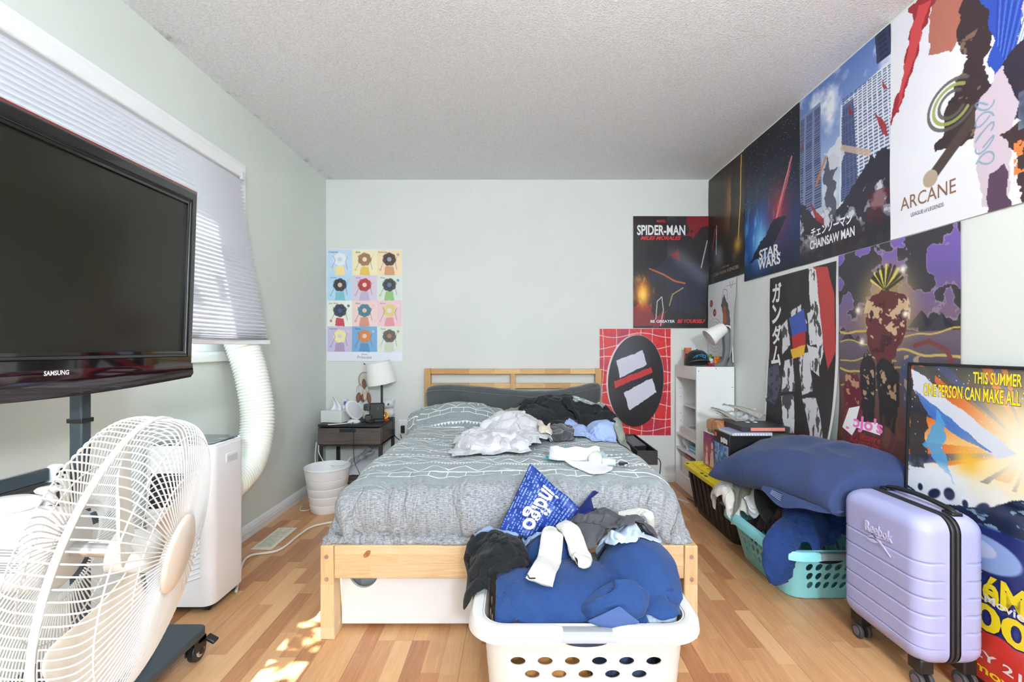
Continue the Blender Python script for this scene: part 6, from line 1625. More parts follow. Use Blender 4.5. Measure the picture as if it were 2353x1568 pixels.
def pfn(p):
    x, y, z = p
    sag = -.03 * (x / .4) ** 2 + .005 * (x / .4)
    droop = -.03 * max(0, (-y - .10) / .2) ** 1.5
    rdg = (1 - abs(float(vnoise(np.array(x * 5 + y * 2.5), np.array(y * 7 - x * 1.5), 91, 2)) * 2 - 1)) ** 2.5 - .35
    z += (1 if z >= 0 else -1) * .016 * rdg * min(1, abs(z) / .03)
    v = PC + PD * x + PS * y + PN * z + Vector((0, 0, sag + droop))
    v.x = min(v.x, 1.535 - max(0, v.x - 1.535) * .1); v.y = max(v.y, 1.795 + (v.y - 1.795) * .12)
    return tuple(v)
po, _, _ = pillow('pillow', pfn, .83, .50, .085, plm, 5, base=(1.335, 2.2, .42))
tag(po, 'large slate blue pillow lying across the books and the teal basket', 'pillow')
# its loose case flap with a stitched care mark
fl_ = np.zeros((20, 10, 3))
for i in range(20):
    for j in range(10):
        a, b = i / 19, j / 9
        p = Vector(pfn((-.05 + .40 * a, -.205 - .02 * math.sin(PI * a), -.01))); fl_[i, j] = p + Vector((-.03 * math.sin(3 * a + 1) * b, -.02 * b, -(.040 + .02 * math.sin(5 * a + .5)) * b * math.sin(PI * (.12 + .76 * a)) + .006 * math.sin(14 * a) * b))
mesh_np('case_flap', fl_.reshape(-1, 3), grid_faces(20, 10), plm, po, solid=.003, sub=1)
q = MB()
for i in range(4):
    for j in range(3):
        p = Vector(fl_[3 + j, 2 + i]); p2 = Vector(fl_[4 + j, 2 + i]); q.tube([p + Vector((-.004, -.004, 0)), p2 + Vector((-.004, -.004, 0))], .0012, 5)
q.build('stitched_mark', pm('stitch_pale', (166, 178, 206), .8, tex=0), po)

# ================================================================== LAVENDER SUITCASE
M = Mat('suitcase_shell', (176, 166, 208), .34, spec=.45)
nz = M.noise(M.coord(), 4.0, 2.0); M.col(M.ramp(nz, [(.3, (168, 170, 216)), (.7, (174, 176, 222))])); M.bump(M.noise(M.coord(), 420.0, 2.0), .05, .001); lav = M.m
su = thing('suitcase', (1.355, 1.6, 0), 'lavender hard-shell carry-on suitcase standing on spinner wheels', 'suitcase')
UX0, UXM0, UXM1, UX1, UY0, UY1, UZ0, UZ1 = 1.246, 1.338, 1.374, 1.463, 1.425, 1.775, .088, .552
gz = [UZ1 - f * (UZ1 - UZ0) for f in (.30, .42, .535, .65, .765, .875)]
def shell(name, xo, xi_):
    sg = 1 if xi_ > xo else -1; zs = sorted(set([UZ0 + (UZ1 - UZ0) * k / 60 for k in range(61)] + [UZ0 + .05 * (1 - math.cos(a)) for a in np.linspace(0, PI / 2, 9)] + [UZ1 - .05 * (1 - math.cos(a)) for a in np.linspace(0, PI / 2, 9)] + [g_ + d for g_ in gz for d in (-.0045, -.002, 0, .002, .0045)]))
    G = []
    for z in zs:
        r_ = .05; dz = max(0, r_ - (z - UZ0), r_ - (UZ1 - z)); ins_ = r_ - math.sqrt(max(0, r_ * r_ - dz * dz))
        gv = max((max(0, 1 - abs(z - g_) / .0035) for g_ in gz), default=0) * .0045
        x_out = xo + sg * (ins_ * .75); y0, y1 = UY0 + ins_ * .85, UY1 - ins_ * .85; rc = .046
        pts_ = [(xi_, y0, 0)]
        w_ = abs(xi_ - x_out); rx_ = min(rc, w_ * .9)
        pts_ += [(x_out + sg * (w_ * (1 - k / 6) + rx_ * k / 6), y0, .35) for k in range(1, 6)]
        for a in np.linspace(0, PI / 2, 9): pts_.append((x_out + sg * rx_ * (1 - math.sin(a)), y0 + rc * (1 - math.cos(a)), 1))
        pts_ += [(x_out, y0 + rc + (y1 - y0 - 2 * rc) * k / 10, 1) for k in range(1, 10)]
        for a in np.linspace(PI / 2, 0, 9): pts_.append((x_out + sg * rx_ * (1 - math.sin(a)), y1 - rc * (1 - math.cos(a)), 1))
        pts_ += [(x_out + sg * (w_ * k / 6 + rx_ * (1 - k / 6)), y1, .35) for k in range(1, 6)]
        pts_.append((xi_, y1, 0)); row_ = []
        cyy = (y0 + y1) / 2
        for i, (x, y, e) in enumerate(pts_):
            g_ = gv * (1 if e > .1 and 2 < i < len(pts_) - 3 else 0)
            gx_ = x + sg * g_ * (1 if abs(x - x_out) < rx_ * .9 else 0); gy_ = y + (g_ if y < y0 + rc * .5 else (-g_ if y > y1 - rc * .5 else 0))
            row_.append((gx_, gy_, z))
        G.append(row_)
    q = MB().grid(np.array(G)); q.add([tuple(p) for p in G[0]], [tuple(range(len(G[0])))]); q.add([tuple(p) for p in G[-1]], [tuple(range(len(G[-1])))])
    return q.build(name, lav, su, smooth=50, weld=.0001)
sh1 = shell('front_shell', UX0, UXM0); shell('back_shell', UX1, UXM1)
zb = MB(); ringp = rrect(UY0 + .003, UZ0 + .003, UY1 - .003, UZ1 - .003, .045, 8)
zb.prism(ringp, UXM0 - .001, UXM1 + .001, lambda a, b, h: (h, a, b)); zb.build('zipper_band', blk, su, smooth=40)
for xx in (UXM0 + .010, UXM1 - .010):
    MB().tube([(xx, a, b) for a, b in rrect(UY0 + .0015, UZ0 + .0015, UY1 - .0015, UZ1 - .0015, .046, 8)], .0045, 8, closed=True).build('zipper_cord', pm('zip_dark', (44, 42, 46), .5, tex=.1, scale=400), su, smooth=180)
MB().tube(spline([(1.392, 1.47, UZ1 - .002), (1.392, 1.485, UZ1 + .012), (1.392, 1.60, UZ1 + .022), (1.392, 1.715, UZ1 + .012), (1.392, 1.735, UZ1 - .002)], 8), .0085, 12).build('carry_handle', blk, su, smooth=180)
for y in (1.475, 1.73): boxpart('handle_mount', (1.375, y - .02, UZ1 - .006), (1.41, y + .02, UZ1 + .008), blk, su, .004)
for x in (UX0 + .045, UX1 - .035):
    for y in (UY0 + .050, UY1 - .045):
        boxpart('wheel_housing', (x - .022, y - .026, .052), (x + .022, y + .026, UZ0 + .012), blk, su, .006)
        for s in (-1, 1):
            wl = MB().tube([(x + s * .008, y - .006, .026), (x + s * .022, y - .006, .026)], .026, 26).build('wheel', pm('wheel_rubber', (58, 58, 62), .5, tex=.05), su, bevel=.004)
            MB().tube([(x + s * .021, y - .006, .026), (x + s * .0235, y - .006, .026)], .015, 18).build('wheel_hub', pm('hub_grey', (104, 96, 116), .4, tex=0), wl)
lav2 = pm('shell_emboss', (206, 202, 236), .3, tex=0)
def sup(a, b, h): return Vector((UX0 - .0020 - h, 1.585 - a, .452 + b))
lt1 = lettering('Reebok', 'maker_lettering', lav2, sup, .05, su, bold=.0008, fit=(.118, .034)); 
md = lt1.modifiers.new('emboss', 'SOLIDIFY'); md.thickness = .003; md.offset = 0
q = MB()
for poly in ([(-.050, -.020), (-.038, -.020), (.052, -.072), (.006, -.036)], [(.056, -.022), (.018, -.026), (-.052, -.044), (-.030, -.030), (.0, -.024)], [(-.052, -.050), (-.022, -.042), (.0, -.046), (-.012, -.052), (-.03, -.056)]):
    q.prism(poly, -.001, .0022, lambda a, b, h: sup(a, b + .006, h))
q.build('emblem', lav2, su)
# ================================================================== WALL POSTERS
class Art:
    """a printed sheet as colour per mesh point; u runs right, v runs down, both 0..1"""
    def __init__(s, w, h, n=190, bg=(255, 255, 255)):
        s.w, s.h = w, h; s.nx = n; s.ny = int(n * h / w)
        s.U, s.V = np.meshgrid(np.linspace(0, 1, s.nx), np.linspace(0, 1, s.ny), indexing='ij'); s.asp = h / w
        s.I = np.zeros((s.nx, s.ny, 3)); s.I[:] = bg
    def put(s, mask, c):
        m = np.clip(mask, 0, 1)[..., None]; s.I = s.I * (1 - m) + np.array(c, float) * m; return s
    def vgrad(s, stops):
        for k in range(3): s.I[..., k] = np.interp(s.V, [p for p, _ in stops], [c[k] for _, c in stops])
        return s
    def ell(s, cx, cy, rx, ry, c, soft=.05, rot=0, al=1):
        x, y = (s.U - cx), (s.V - cy) * s.asp; a, b = x * math.cos(rot) + y * math.sin(rot), -x * math.sin(rot) + y * math.cos(rot)
        d = np.sqrt((a / rx) ** 2 + (b / (ry * s.asp)) ** 2); return s.put(np.clip((1 - d) / max(soft, 1e-3) + .5, 0, 1) * al, c)
    def glow(s, cx, cy, r, c, al=1, p=2, sx=1, sy=1):
        d = np.sqrt(((s.U - cx) / sx) ** 2 + ((s.V - cy) * s.asp / sy) ** 2) / r; return s.put(np.exp(-(d ** p)) * al, c)
    def poly(s, pts, c, al=1, rough=0, seed=1):
        u, v = s.U, s.V
        if rough: u = u + (vnoise(s.U * 12, s.V * 18, seed, 3) - .5) * rough; v = v + (vnoise(s.U * 12 + 5, s.V * 18, seed + 3, 3) - .5) * rough
        ins = np.zeros(u.shape, bool); n = len(pts)
        for i in range(n):
            x0, y0 = pts[i]; x1, y1 = pts[(i + 1) % n]
            if y0 == y1: continue
            ins ^= ((y0 > v) != (y1 > v)) & (u < (x1 - x0) * (v - y0) / (y1 - y0) + x0)
        return s.put(ins * al, c)
    def line(s, pts, wd, c, al=1, soft=.0025):
        D = np.full(s.U.shape, 9.0)
        for (x0, y0), (x1, y1) in zip(pts[:-1], pts[1:]):
            dx, dy = x1 - x0, (y1 - y0) * s.asp; L = dx * dx + dy * dy + 1e-12
            t = np.clip(((s.U - x0) * dx + (s.V - y0) * s.asp * dy) / L, 0, 1)
            D = np.minimum(D, np.hypot(s.U - x0 - t * dx, (s.V - y0) * s.asp - t * dy))
        return s.put(np.clip((wd / 2 - D) / soft + .5, 0, 1) * al, c)
    def nz(s, f, seed, oct_=4, sx=1, sy=1): return vnoise(s.U * f * sx, s.V * f * s.asp * sy, seed, oct_)
    def ang(s, cx, cy): return np.arctan2((s.V - cy) * s.asp, s.U - cx)

paper_gloss = bpy.data.materials.new('poster_print'); paper_gloss.use_nodes = True
_n = paper_gloss.node_tree; _b2 = _n.nodes['Principled BSDF']; _a = _n.nodes.new('ShaderNodeVertexColor'); _a.layer_name = 'print'
_n.links.new(_a.outputs[0], _b2.inputs['Base Color']); _b2.inputs['Roughness'].default_value = .38; _b2.inputs['Specular IOR Level'].default_value = .4
def s2l(a):
    a = np.clip(a / 255.0, 0, 1); return np.where(a <= .04045, a / 12.92, ((a + .055) / 1.055) ** 2.4)
def wave(u, v, k): return .0035 * np.sin(3.1 * u + 2.2 * v + k) ** 2 + .002 * np.sin(7 * v + k) ** 2
def poster(name, art, fn, base, label, cat='poster', mat=None):
    V = np.array([fn(u, v, 0.0) for u, v in zip(art.U.ravel(), art.V.ravel())]) if False else fn(art.U, art.V, 0.0).reshape(-1, 3)
    o = mesh_np(name, V, grid_faces(art.nx, art.ny), mat or paper_gloss, base=base, cols=s2l(art.I.reshape(-1, 3)))
    return tag(o, label, cat)
def right_wall(Y0, z1, w, h, k, lift=None):
    def fn(u, v, e=0.0):
        u = np.asarray(u, float); v = np.asarray(v, float); l = wave(u, v, k) + .002
        if lift is not None: l = l + lift(u, v)
        return np.stack([XR - l - e + 0 * u, Y0 - u * w + 0 * v, z1 - v * h + 0 * u], -1)
    return fn
def back_wall(X0, z1, w, h, k):
    def fn(u, v, e=0.0):
        u = np.asarray(u, float); v = np.asarray(v, float)
        return np.stack([X0 + u * w + 0 * v, YB - wave(u, v, k) - .002 - e + 0 * u, z1 - v * h + 0 * u], -1)
    return fn
def letters(s, par, fn, w, h, cu, cv, width, height, mat, rot=0.0, **kw):
    """lettering centred at (cu, cv) with its real size given as fractions of the sheet width"""
    cr, sr = math.cos(rot), math.sin(rot)
    def f(a, b, hh): return Vector(fn(cu + (a * cr - b * sr) / w, cv - (a * sr + b * cr) / h, .0010))
    return lettering(s, 'printed_title', mat, f, .05, par, fit=(width * w, height * w if height else 0), **kw)
inkw = pm('ink_white', (238, 238, 240), .4, tex=0); inkr = pm('ink_red', (206, 44, 48), .4, tex=0); inkgrey = pm('ink_grey', (170, 164, 156), .45, tex=0); inkk = pm('ink_black', (40, 38, 42), .45, tex=0)
inkbr = pm('ink_bronze', (134, 96, 74), .4, tex=0); inkp = pm('ink_pink', (236, 120, 190), .4, tex=0); inky = pm('ink_yellow', (246, 222, 40), .4, tex=0); inknavy = pm('ink_navy', (28, 34, 92), .4, tex=0); inkgold = pm('ink_bronze_pale', (180, 156, 124), .45, tex=0); inkblush = pm('ink_maroon', (150, 36, 48), .4, tex=0)
PWD, PHT = .608, .902

# --- dark gold poster in the corner
A = Art(.588, .84, 150).vgrad([(0, (34, 26, 20)), (.5, (46, 36, 26)), (.75, (34, 32, 34)), (1, (40, 40, 46))])
A.put((A.nz(5, 3) - .45) * 1.2, (70, 54, 34)); A.glow(.62, .32, .16, (188, 128, 52), .75, 2, .5, 1.6); A.glow(.56, .42, .20, (120, 80, 40), .5, 2, .6, 1.2)
A.poly([(.70, .05), (.80, .30), (.74, .52), (.62, .60), (.66, .30)], (24, 19, 17), .85, .05); A.line([(.92, .02), (.90, .42), (.86, .70)], .022, (222, 176, 86)); A.glow(.84, .74, .10, (214, 160, 70), .9)
A.glow(.30, .76, .14, (170, 176, 186), .55); A.line([(.22, .50), (.14, .68)], .02, (196, 60, 58), .9); A.line([(.26, .48), (.24, .74)], .018, (214, 224, 236), .9); A.put((A.nz(7, 9) - .5) * 1.6 * (A.V > .8), (110, 112, 118))
fo = right_wall(YB - .002, 2.425, .588, .84, .4); po1 = poster('wall_poster', A, fo, (XR, 3.4, 1.6), 'dark brown and gold poster in the upper right corner of the room')
letters('STAR WARS', po1, fo, .588, .84, .52, .885, .20, .022, inkgold); letters('OBI-WAN KENOBI', po1, fo, .588, .84, .52, .925, .68, .045, inkgold); 

# --- dark blue space poster
A = Art(PWD, PHT, 190).vgrad([(0, (14, 17, 30)), (.4, (18, 28, 52)), (.7, (26, 50, 104)), (1, (18, 24, 46))])
A.glow(.30, .72, .34, (40, 116, 214), .85, 2, .8, 1); A.glow(.34, .76, .16, (150, 214, 250), .9, 2, .8, 1.2); A.put(np.clip((A.nz(16, 4, 4, 1.6, .35) - .56) * 3.4, 0, 1) * np.exp(-((A.V - .66) / .2) ** 2) * (A.U < .6), (110, 190, 246))
A.glow(.66, .60, .22, (176, 40, 60), .75, 2, .8, 1.3)
for k in range(7):
    rr_ = random.Random(k); A.line([(.58 + .02 * k, .70), (.68 + rr_.uniform(-.04, .05), .56), (.78 + rr_.uniform(-.03, .05), .44), (.86 + rr_.uniform(-.03, .04), .30 + .01 * k)], .006, (238, 110, 112), .6)
A.line([(.60, .68), (.72, .52), (.88, .30)], .016, (244, 150, 150), .9); A.poly([(.10, .88), (.30, .78), (.46, .70), (.60, .64), (.80, .66), (.62, .78), (.40, .86)], (18, 26, 48), .92, .06)
A.put((np.random.default_rng(2).random(A.U.shape) > .996) * (A.V < .5), (190, 206, 236))
fs_ = right_wall(3.133, 2.425, PWD + .008, PHT - .006, 1.4); po2 = poster('wall_poster', A, fs_, (XR, 2.8, 1.6), 'dark navy space poster with a blue glow and a red streak')
letters('STAR', po2, fs_, PWD, PHT, .50, .845, .36, .105, inkw, bold=.0014); letters('THE RISE OF SKYWALKER', po2, fs_, PWD, PHT, .50, .878, .42, .018, inkw); letters('WARS', po2, fs_, PWD, PHT, .50, .913, .40, .105, inkw, bold=.0014)

# --- city tower poster
A = Art(PWD, PHT, 200).vgrad([(0, (92, 118, 180)), (.3, (124, 150, 204)), (.62, (196, 208, 226)), (1, (120, 120, 140))])
A.put(np.clip((A.nz(5, 6, 5) - .47) * 4.5, 0, 1), (232, 236, 244))
def tower(x0, x1, yt, x2, x3, yb, c1, c2, rows, cols, slope=0):
    A.poly([(x0, yt + slope), (x1, yt), (x3, yb), (x2, yb)], c1)
    f = np.clip((A.V - yt) / (yb - yt), 0, 1); xl = x0 + (x2 - x0) * f; xr = x1 + (x3 - x1) * f; q = (A.U - xl) / (xr - xl)
    ins = (q > .03) & (q < .97) & (A.V > yt + .02) & (A.V < yb); rw = ((f ** .85 * rows) % 1) > .42; cl = ((q * cols) % 1) > .25
    A.put((ins & rw & cl) * .85, c2)
tower(-.05, .27, .10, -.1, .30, .70, (124, 136, 176), (40, 48, 84), 46, 3); tower(.52, 1.05, .16, .50, 1.1, .80, (216, 222, 234), (70, 82, 120), 40, 12, .05); tower(.86, 1.1, -.05, .88, 1.2, .14, (46, 54, 88), (26, 30, 56), 8, 3)
tower(.54, .66, .22, .52, .70, .72, (88, 100, 140), (52, 60, 98), 44, 4)
A.poly([(-.02, .62), (.10, .66), (.20, .74), (.34, .80), (.5, .74), (.66, .66), (.80, .60), (1.02, .56), (1.02, 1.02), (-.02, 1.02)], (44, 42, 56), 1, .10, 4)
cr_ = A.nz(11, 8, 4); A.put(((cr_ > .56) & (A.V > .66 + .08 * A.nz(6, 3))) * .85, (150, 152, 166)); A.put(((cr_ > .66) & (A.V > .70)) * .9, (208, 208, 216)); A.put(((A.nz(7, 12) > .56) & (A.V > .74) & (A.U > .45)) * .6, (86, 26, 34)); A.put(np.clip((A.V - .84) / .1, 0, 1) * .85, (30, 27, 36))
for k, pts_ in enumerate(([(.02, .20), (.05, .32), (.03, .30)], [(.86, .36), (.95, .44), (.97, .52), (.90, .44)], [(.92, .22), (.98, .30), (.93, .27)], [(.60, .24), (.66, .30), (.62, .30)], [(.14, .64), (.30, .76), (.34, .82), (.22, .76)])): A.poly(pts_, (150, 34, 40), .85, .03, k)
A.poly([(.30, .48), (.44, .44), (.54, .50), (.46, .60), (.48, .80), (.40, .80), (.34, .62)], (70, 72, 86), .9, .10, 7); A.poly([(.34, .40), (.52, .38), (.56, .50), (.40, .53)], (214, 218, 226), .9, .10, 9); A.line([(.22, .56), (.34, .44)], .03, (198, 120, 74), .85); A.line([(.54, .44), (.80, .54)], .045, (196, 170, 156), .85)
fc_ = right_wall(2.515, 2.425, PWD, PHT - .004, 2.2); po3 = poster('wall_poster', A, fc_, (XR, 2.2, 1.6), 'poster of tall city towers over dark rubble, third along the top row from the corner')
letters('チェンソーマン', po3, fc_, PWD, PHT, .40, .830, .48, .078, inkw, bold=.0014); letters('CHAINSAW MAN', po3, fc_, PWD, PHT, .405, .898, .52, .076, inkw, bold=.0014)

# --- large white poster
A = Art(PWD, PHT, 230, (232, 232, 240))
A.poly([(.36, -.02), (.62, -.02), (.66, .16), (.60, .26), (.44, .33), (.30, .27), (.30, .12)], (176, 108, 92), 1, .05, 2); A.poly([(.50, -.02), (.72, -.02), (.70, .20), (.60, .26), (.54, .14)], (150, 84, 74), 1, .08, 4)
A.poly([(.14, -.02), (.42, -.02), (.30, .10), (.24, .22), (.12, .40), (.0, .46), (.10, .26), (.16, .10)], (150, 36, 50), 1, .10, 3); A.poly([(.22, .02), (.30, .06), (.16, .30), (.04, .42)], (206, 70, 74), .9, .06, 5)
A.poly([(.62, -.02), (1.02, -.02), (1.02, .18), (.80, .22), (.66, .14)], (104, 48, 52), 1, .10, 6); A.put((A.nz(9, 5) > .56) * (A.U > .6) * (A.V < .2) * .7, (52, 34, 44)); A.poly([(.70, .0), (.86, -.02), (.80, .10), (.70, .12)], (196, 150, 110), .8, .08, 8)
A.poly([(.50, .16), (.66, .10), (.72, .26), (.62, .44), (.70, .62), (.52, .72), (.34, .70), (.42, .52), (.54, .40), (.48, .28)], (58, 44, 48), 1, .08, 9); A.put((A.nz(14, 17) > .58) * (A.U > .34) * (A.U < .7) * (A.V > .30) * (A.V < .72) * .7 * (A.I.sum(-1) < 420), (150, 120, 96))
for r_ in (.15, .115, .08): A.line([(.44 + r_ * math.cos(a), .53 + r_ * .62 * math.sin(a)) for a in np.linspace(.6, 5.4, 26)], .020, (92, 88, 82) if r_ != .115 else (150, 160, 84), .9)
A.line([(.32, .78), (.62, .60)], .07, (74, 62, 58)); A.ell(.30, .79, .05, .035, (176, 160, 140))
A.poly([(.62, .14), (.78, .04), (1.02, .06), (1.02, .30), (.92, .24), (.80, .36), (.76, .56), (.68, .60), (.66, .36)], (46, 78, 178), 1, .07, 11)
for k in range(14): A.line([(.80 + .02 * k, .07 + .004 * k), (.70 + .014 * k, .24 + .01 * k), (.69 + .006 * k, .40 + .012 * k)], .006, (92, 134, 226) if k % 2 else (32, 52, 136), .8)
A.poly([(.86, .26), (1.02, .24), (1.02, .44), (.90, .46), (.80, .40)], (206, 190, 206), 1, .06, 12); A.poly([(.62, .58), (.80, .44), (.96, .46), (1.02, .52), (1.02, .72), (.70, .70)], (52, 42, 58), 1, .06, 13); A.poly([(.60, .56), (.72, .50), (.80, .64), (.74, .98), (.62, .98), (.58, .72)], (206, 190, 202), 1, .05, 14)
for k in range(5): A.line([(.63 + .05 * math.cos(a + k) , .60 + .05 * k + .022 * math.sin(a * 1.3)) for a in np.linspace(0, 5, 16)], .010, (120, 150, 176), .8)
A.poly([(.72, .74), (1.02, .70), (1.02, 1.02), (.80, 1.02), (.80, .84)], (64, 48, 50), 1, .08, 15); A.put((A.nz(22, 21) > .62) * (A.U > .78) * (A.V > .78) * (A.V < .98), (224, 128, 66)); A.poly([(.66, .86), (.74, .84), (.76, 1.02), (.64, 1.02)], (86, 62, 84), 1, .05, 16); A.put(np.clip((A.nz(5, 23) - .5) * 4, 0, 1) * (A.V > .62) * (A.V < .75) * (A.U > .8), (120, 150, 176))
fa_ = right_wall(1.908, 2.425, PWD, PHT - .004, 3.1); po4 = poster('wall_poster', A, fa_, (XR, 1.6, 1.6), 'large white poster with red, brown and blue shapes at the top right of the photo')
letters('ARCANE', po4, fa_, PWD, PHT, .275, .855, .38, .085, inkbr); letters('LEAGUE of LEGENDS', po4, fa_, PWD, PHT, .275, .915, .225, .024, inkk)

# --- black and white machine poster
A = Art(PWD, PHT + .02, 200, (36, 34, 36))
A.put(np.clip((A.nz(5, 31) - .5) * 1.4, 0, 1), (66, 64, 70)); A.put((A.U > .965) | (A.U < .02) | (A.V < .02), (226, 226, 228))
A.poly([(.66, .02), (.86, .04), (.95, .20), (.96, .50), (.88, .60), (.74, .30)], (176, 60, 58), 1, .01); A.poly([(.62, .0), (.72, .04), (.82, .50), (.78, .58), (.66, .30)], (222, 222, 226), 1, .02)
for pts_ in ([(.36, .26), (.52, .22), (.60, .34), (.46, .38)], [(.22, .34), (.32, .30), (.36, .46), (.24, .52)], [(.60, .28), (.72, .26), (.74, .46), (.64, .46)], [(.28, .56), (.40, .54), (.44, .74), (.24, .76)], [(.48, .52), (.62, .50), (.70, .72), (.54, .76)], [(.24, .78), (.42, .76), (.44, 1.0), (.28, 1.0)], [(.54, .78), (.74, .76), (.92, 1.0), (.70, 1.0)], [(.60, .46), (.74, .48), (.78, .64), (.66, .60)]): A.poly(pts_, (216, 217, 222), 1, .02, int(pts_[0][0] * 100))
A.poly([(.34, .30), (.56, .25), (.60, .38), (.40, .42)], (52, 86, 168), 1, .01); A.poly([(.38, .41), (.58, .38), (.58, .47), (.40, .49)], (176, 44, 48), 1, .01); A.poly([(.36, .49), (.58, .46), (.56, .52), (.40, .55)], (226, 178, 56), 1, .01)
sk_ = (A.nz(26, 44, 3, 1, .4) > .60) & (A.I.sum(-1) > 560) & (A.U < .95) & (A.U > .03) & (A.V > .03); A.put(sk_ * .85, (48, 46, 50)); A.poly([(.02, .62), (.16, .56), (.24, .70), (.14, .84), (.02, .82)], (74, 76, 96), 1, .04); A.put((A.nz(24, 3) > .6) * (A.U < .22) * (A.V > .56) * (A.V < .84) * .8, (34, 34, 44))
def curl(u, v): return .055 * np.clip((v - .50) / .5, 0, 1) ** 2 * np.clip((u - .35) / .65, 0, 1) ** 2 + .028 * np.clip((v - .5) / .5, 0, 1) * np.clip((.6 - u) / .6, 0, 1)
fg_ = right_wall(2.829, 1.523, PWD + .008, PHT + .02, .2, curl); po5 = poster('wall_poster', A, fg_, (XR, 2.5, .6), 'black poster of white angular blocks with blue and red, hung below the space poster')
for k, ch in enumerate('ガンダム'): letters(ch, po5, fg_, PWD, PHT, .145, .125 + .135 * k, .16, .19, inkw, bold=.0016)

# --- purple dusk poster with pyramids
A = Art(PWD, PHT, 200).vgrad([(0, (116, 92, 176)), (.18, (104, 86, 150)), (.36, (112, 92, 112)), (.52, (88, 80, 94)), (.72, (92, 70, 66)), (1, (74, 40, 38))])
cl_ = A.nz(4.2, 51, 5); A.put((cl_ > .52) * (A.V < .42) * .95, (52, 50, 54)); A.put(((cl_ > .50) & (cl_ < .52)) * (A.V < .42) * .7, (150, 130, 150))
for (x, y, s_) in ((.74, .40, .10), (.88, .41, .09), (.10, .45, .07), (.20, .46, .05)): A.poly([(x - s_, y), (x, y - s_ * .72), (x + s_, y)], (60, 56, 66)); A.poly([(x, y - s_ * .72), (x + s_, y), (x + s_ * .3, y)], (40, 38, 48))
for k in range(9):
    y0 = .40 + .035 * k + .01 * math.sin(k * 5); A.line([(u_, y0 + .012 * math.sin(9 * u_ + k * 2) + .006 * math.sin(23 * u_ + k)) for u_ in np.linspace(.55 if k % 2 else .02, 1.0 if k % 2 else .55, 22)], .010 if k % 3 else .016, (214, 186, 84), .8)
A.glow(.46, .30, .27, (176, 150, 96), .8, 4, .9, 1.1); A.poly([(.30, .26), (.46, .20), (.62, .26), (.64, .40), (.58, .50), (.50, .58), (.32, .54), (.27, .40)], (92, 40, 46), 1, .07, 5); A.put((A.nz(12, 55) > .56) * (np.hypot((A.U - .46) / .2, (A.V - .33) / .14) < 1) * .9, (206, 180, 142)); A.put((A.nz(12, 58) > .60) * (np.hypot((A.U - .46) / .2, (A.V - .42) / .15) < 1) * .9, (52, 26, 34))
for k in range(20):
    a = -2.7 + k * .13; A.line([(.46, .22), (.46 + .14 * math.cos(a), .20 + .085 * math.sin(a) - .01 * math.sin(k * 3))], .022, (54, 50, 36) if k % 3 else (216, 200, 96), .95)
for (x, y) in ((.60, .14), (.62, .34), (.20, .30), (.24, .46)): A.glow(x, y, .025, (255, 250, 230), 1)
for (x, w_, y0, c) in ((.14, .10, .62, (98, 34, 50)), (.30, .075, .52, (36, 36, 42)), (.48, .10, .54, (34, 34, 38)), (.68, .09, .52, (70, 78, 112)), (.86, .08, .66, (110, 104, 120))):
    A.poly([(x - w_, y0 + .06), (x - w_ * .4, y0), (x + w_ * .5, y0 + .01), (x + w_, y0 + .08), (x + w_ * .7, y0 + .34), (x - w_ * .6, y0 + .32)], c, .96, .05, int(x * 90)); A.put((A.nz(20, int(x * 50)) > .62) * (np.abs(A.U - x) < w_ * .7) * (A.V > y0) * (A.V < y0 + .22) * .8, (196, 160, 122))
A.put((A.V > .80) * np.clip((np.sin(A.nz(6, 61, 2) * 30) - .2) * 1.2, 0, 1) * .5, (120, 70, 56)); A.line([(.70, .48), (.80, .46), (.92, .50), (.97, .58), (.90, .62)], .03, (112, 56, 58), .95)
fj_ = right_wall(2.213, 1.523, PWD, PHT, 1.1, lambda u, v: .012 * np.clip((v - .7) / .3, 0, 1) ** 2); po6 = poster('wall_poster', A, fj_, (XR, 1.9, .6), 'purple dusk poster with pyramids and dark clouds, directly under the white poster')
q = MB(); q.add([Vector(fj_(u_, v_, .0006)) for u_, v_ in ((.05, .905), (.11, .80), (.22, .78), (.19, .86), (.40, .845), (.43, .90), (.20, .89), (.16, .935))], [tuple(range(8))]); q.build('title_backing', inkw, po6)
letters("JoJo's", po6, fj_, PWD, PHT, .27, .868, .36, .125, inkp, rot=-.02, bold=.0014); letters('Bizarre', po6, fj_, PWD, PHT, .34, .925, .20, .050, inkblush, bold=.0012); letters('Adventure', po6, fj_, PWD, PHT, .285, .955, .30, .050, inkblush, bold=.0012)

# --- black and red poster on the back wall
A = Art(PWD, PHT, 200).vgrad([(0, (34, 20, 24)), (.4, (27, 24, 28)), (1, (26, 19, 23))])
A.put(np.clip((A.nz(4, 71) - .46) * 1.5, 0, 1) * (A.U > .45), (74, 76, 84))
for k, pts_ in enumerate(([(.70, .0), (1.0, .0), (1.0, .10), (.86, .08), (.74, .14)], [(.78, .10), (.98, .04), (.90, .12), (.80, .20)], [(.0, .82), (.16, .74), (.30, .96), (.02, 1.0)], [(.30, .90), (.44, .84), (.40, .98), (.26, 1.0)], [(.16, .80), (.26, .78), (.22, .86)], [(.50, .34), (.60, .30), (.66, .50), (.60, .56)], [(.66, .16), (.84, .14), (.78, .20)])): A.poly(pts_, (132, 30, 38), .85, .05, k)
A.glow(.12, .68, .13, (236, 120, 30), .95, 2, .8, 1.4); A.glow(.13, .70, .075, (255, 214, 96), 1, 2, .8, 1.5); A.put(np.clip((A.nz(18, 73, 4, 1.4, .6) - .58) * 5, 0, 1) * np.exp(-(((A.U - .13) / .12) ** 2 + ((A.V - .66) / .12) ** 2)), (255, 236, 150))
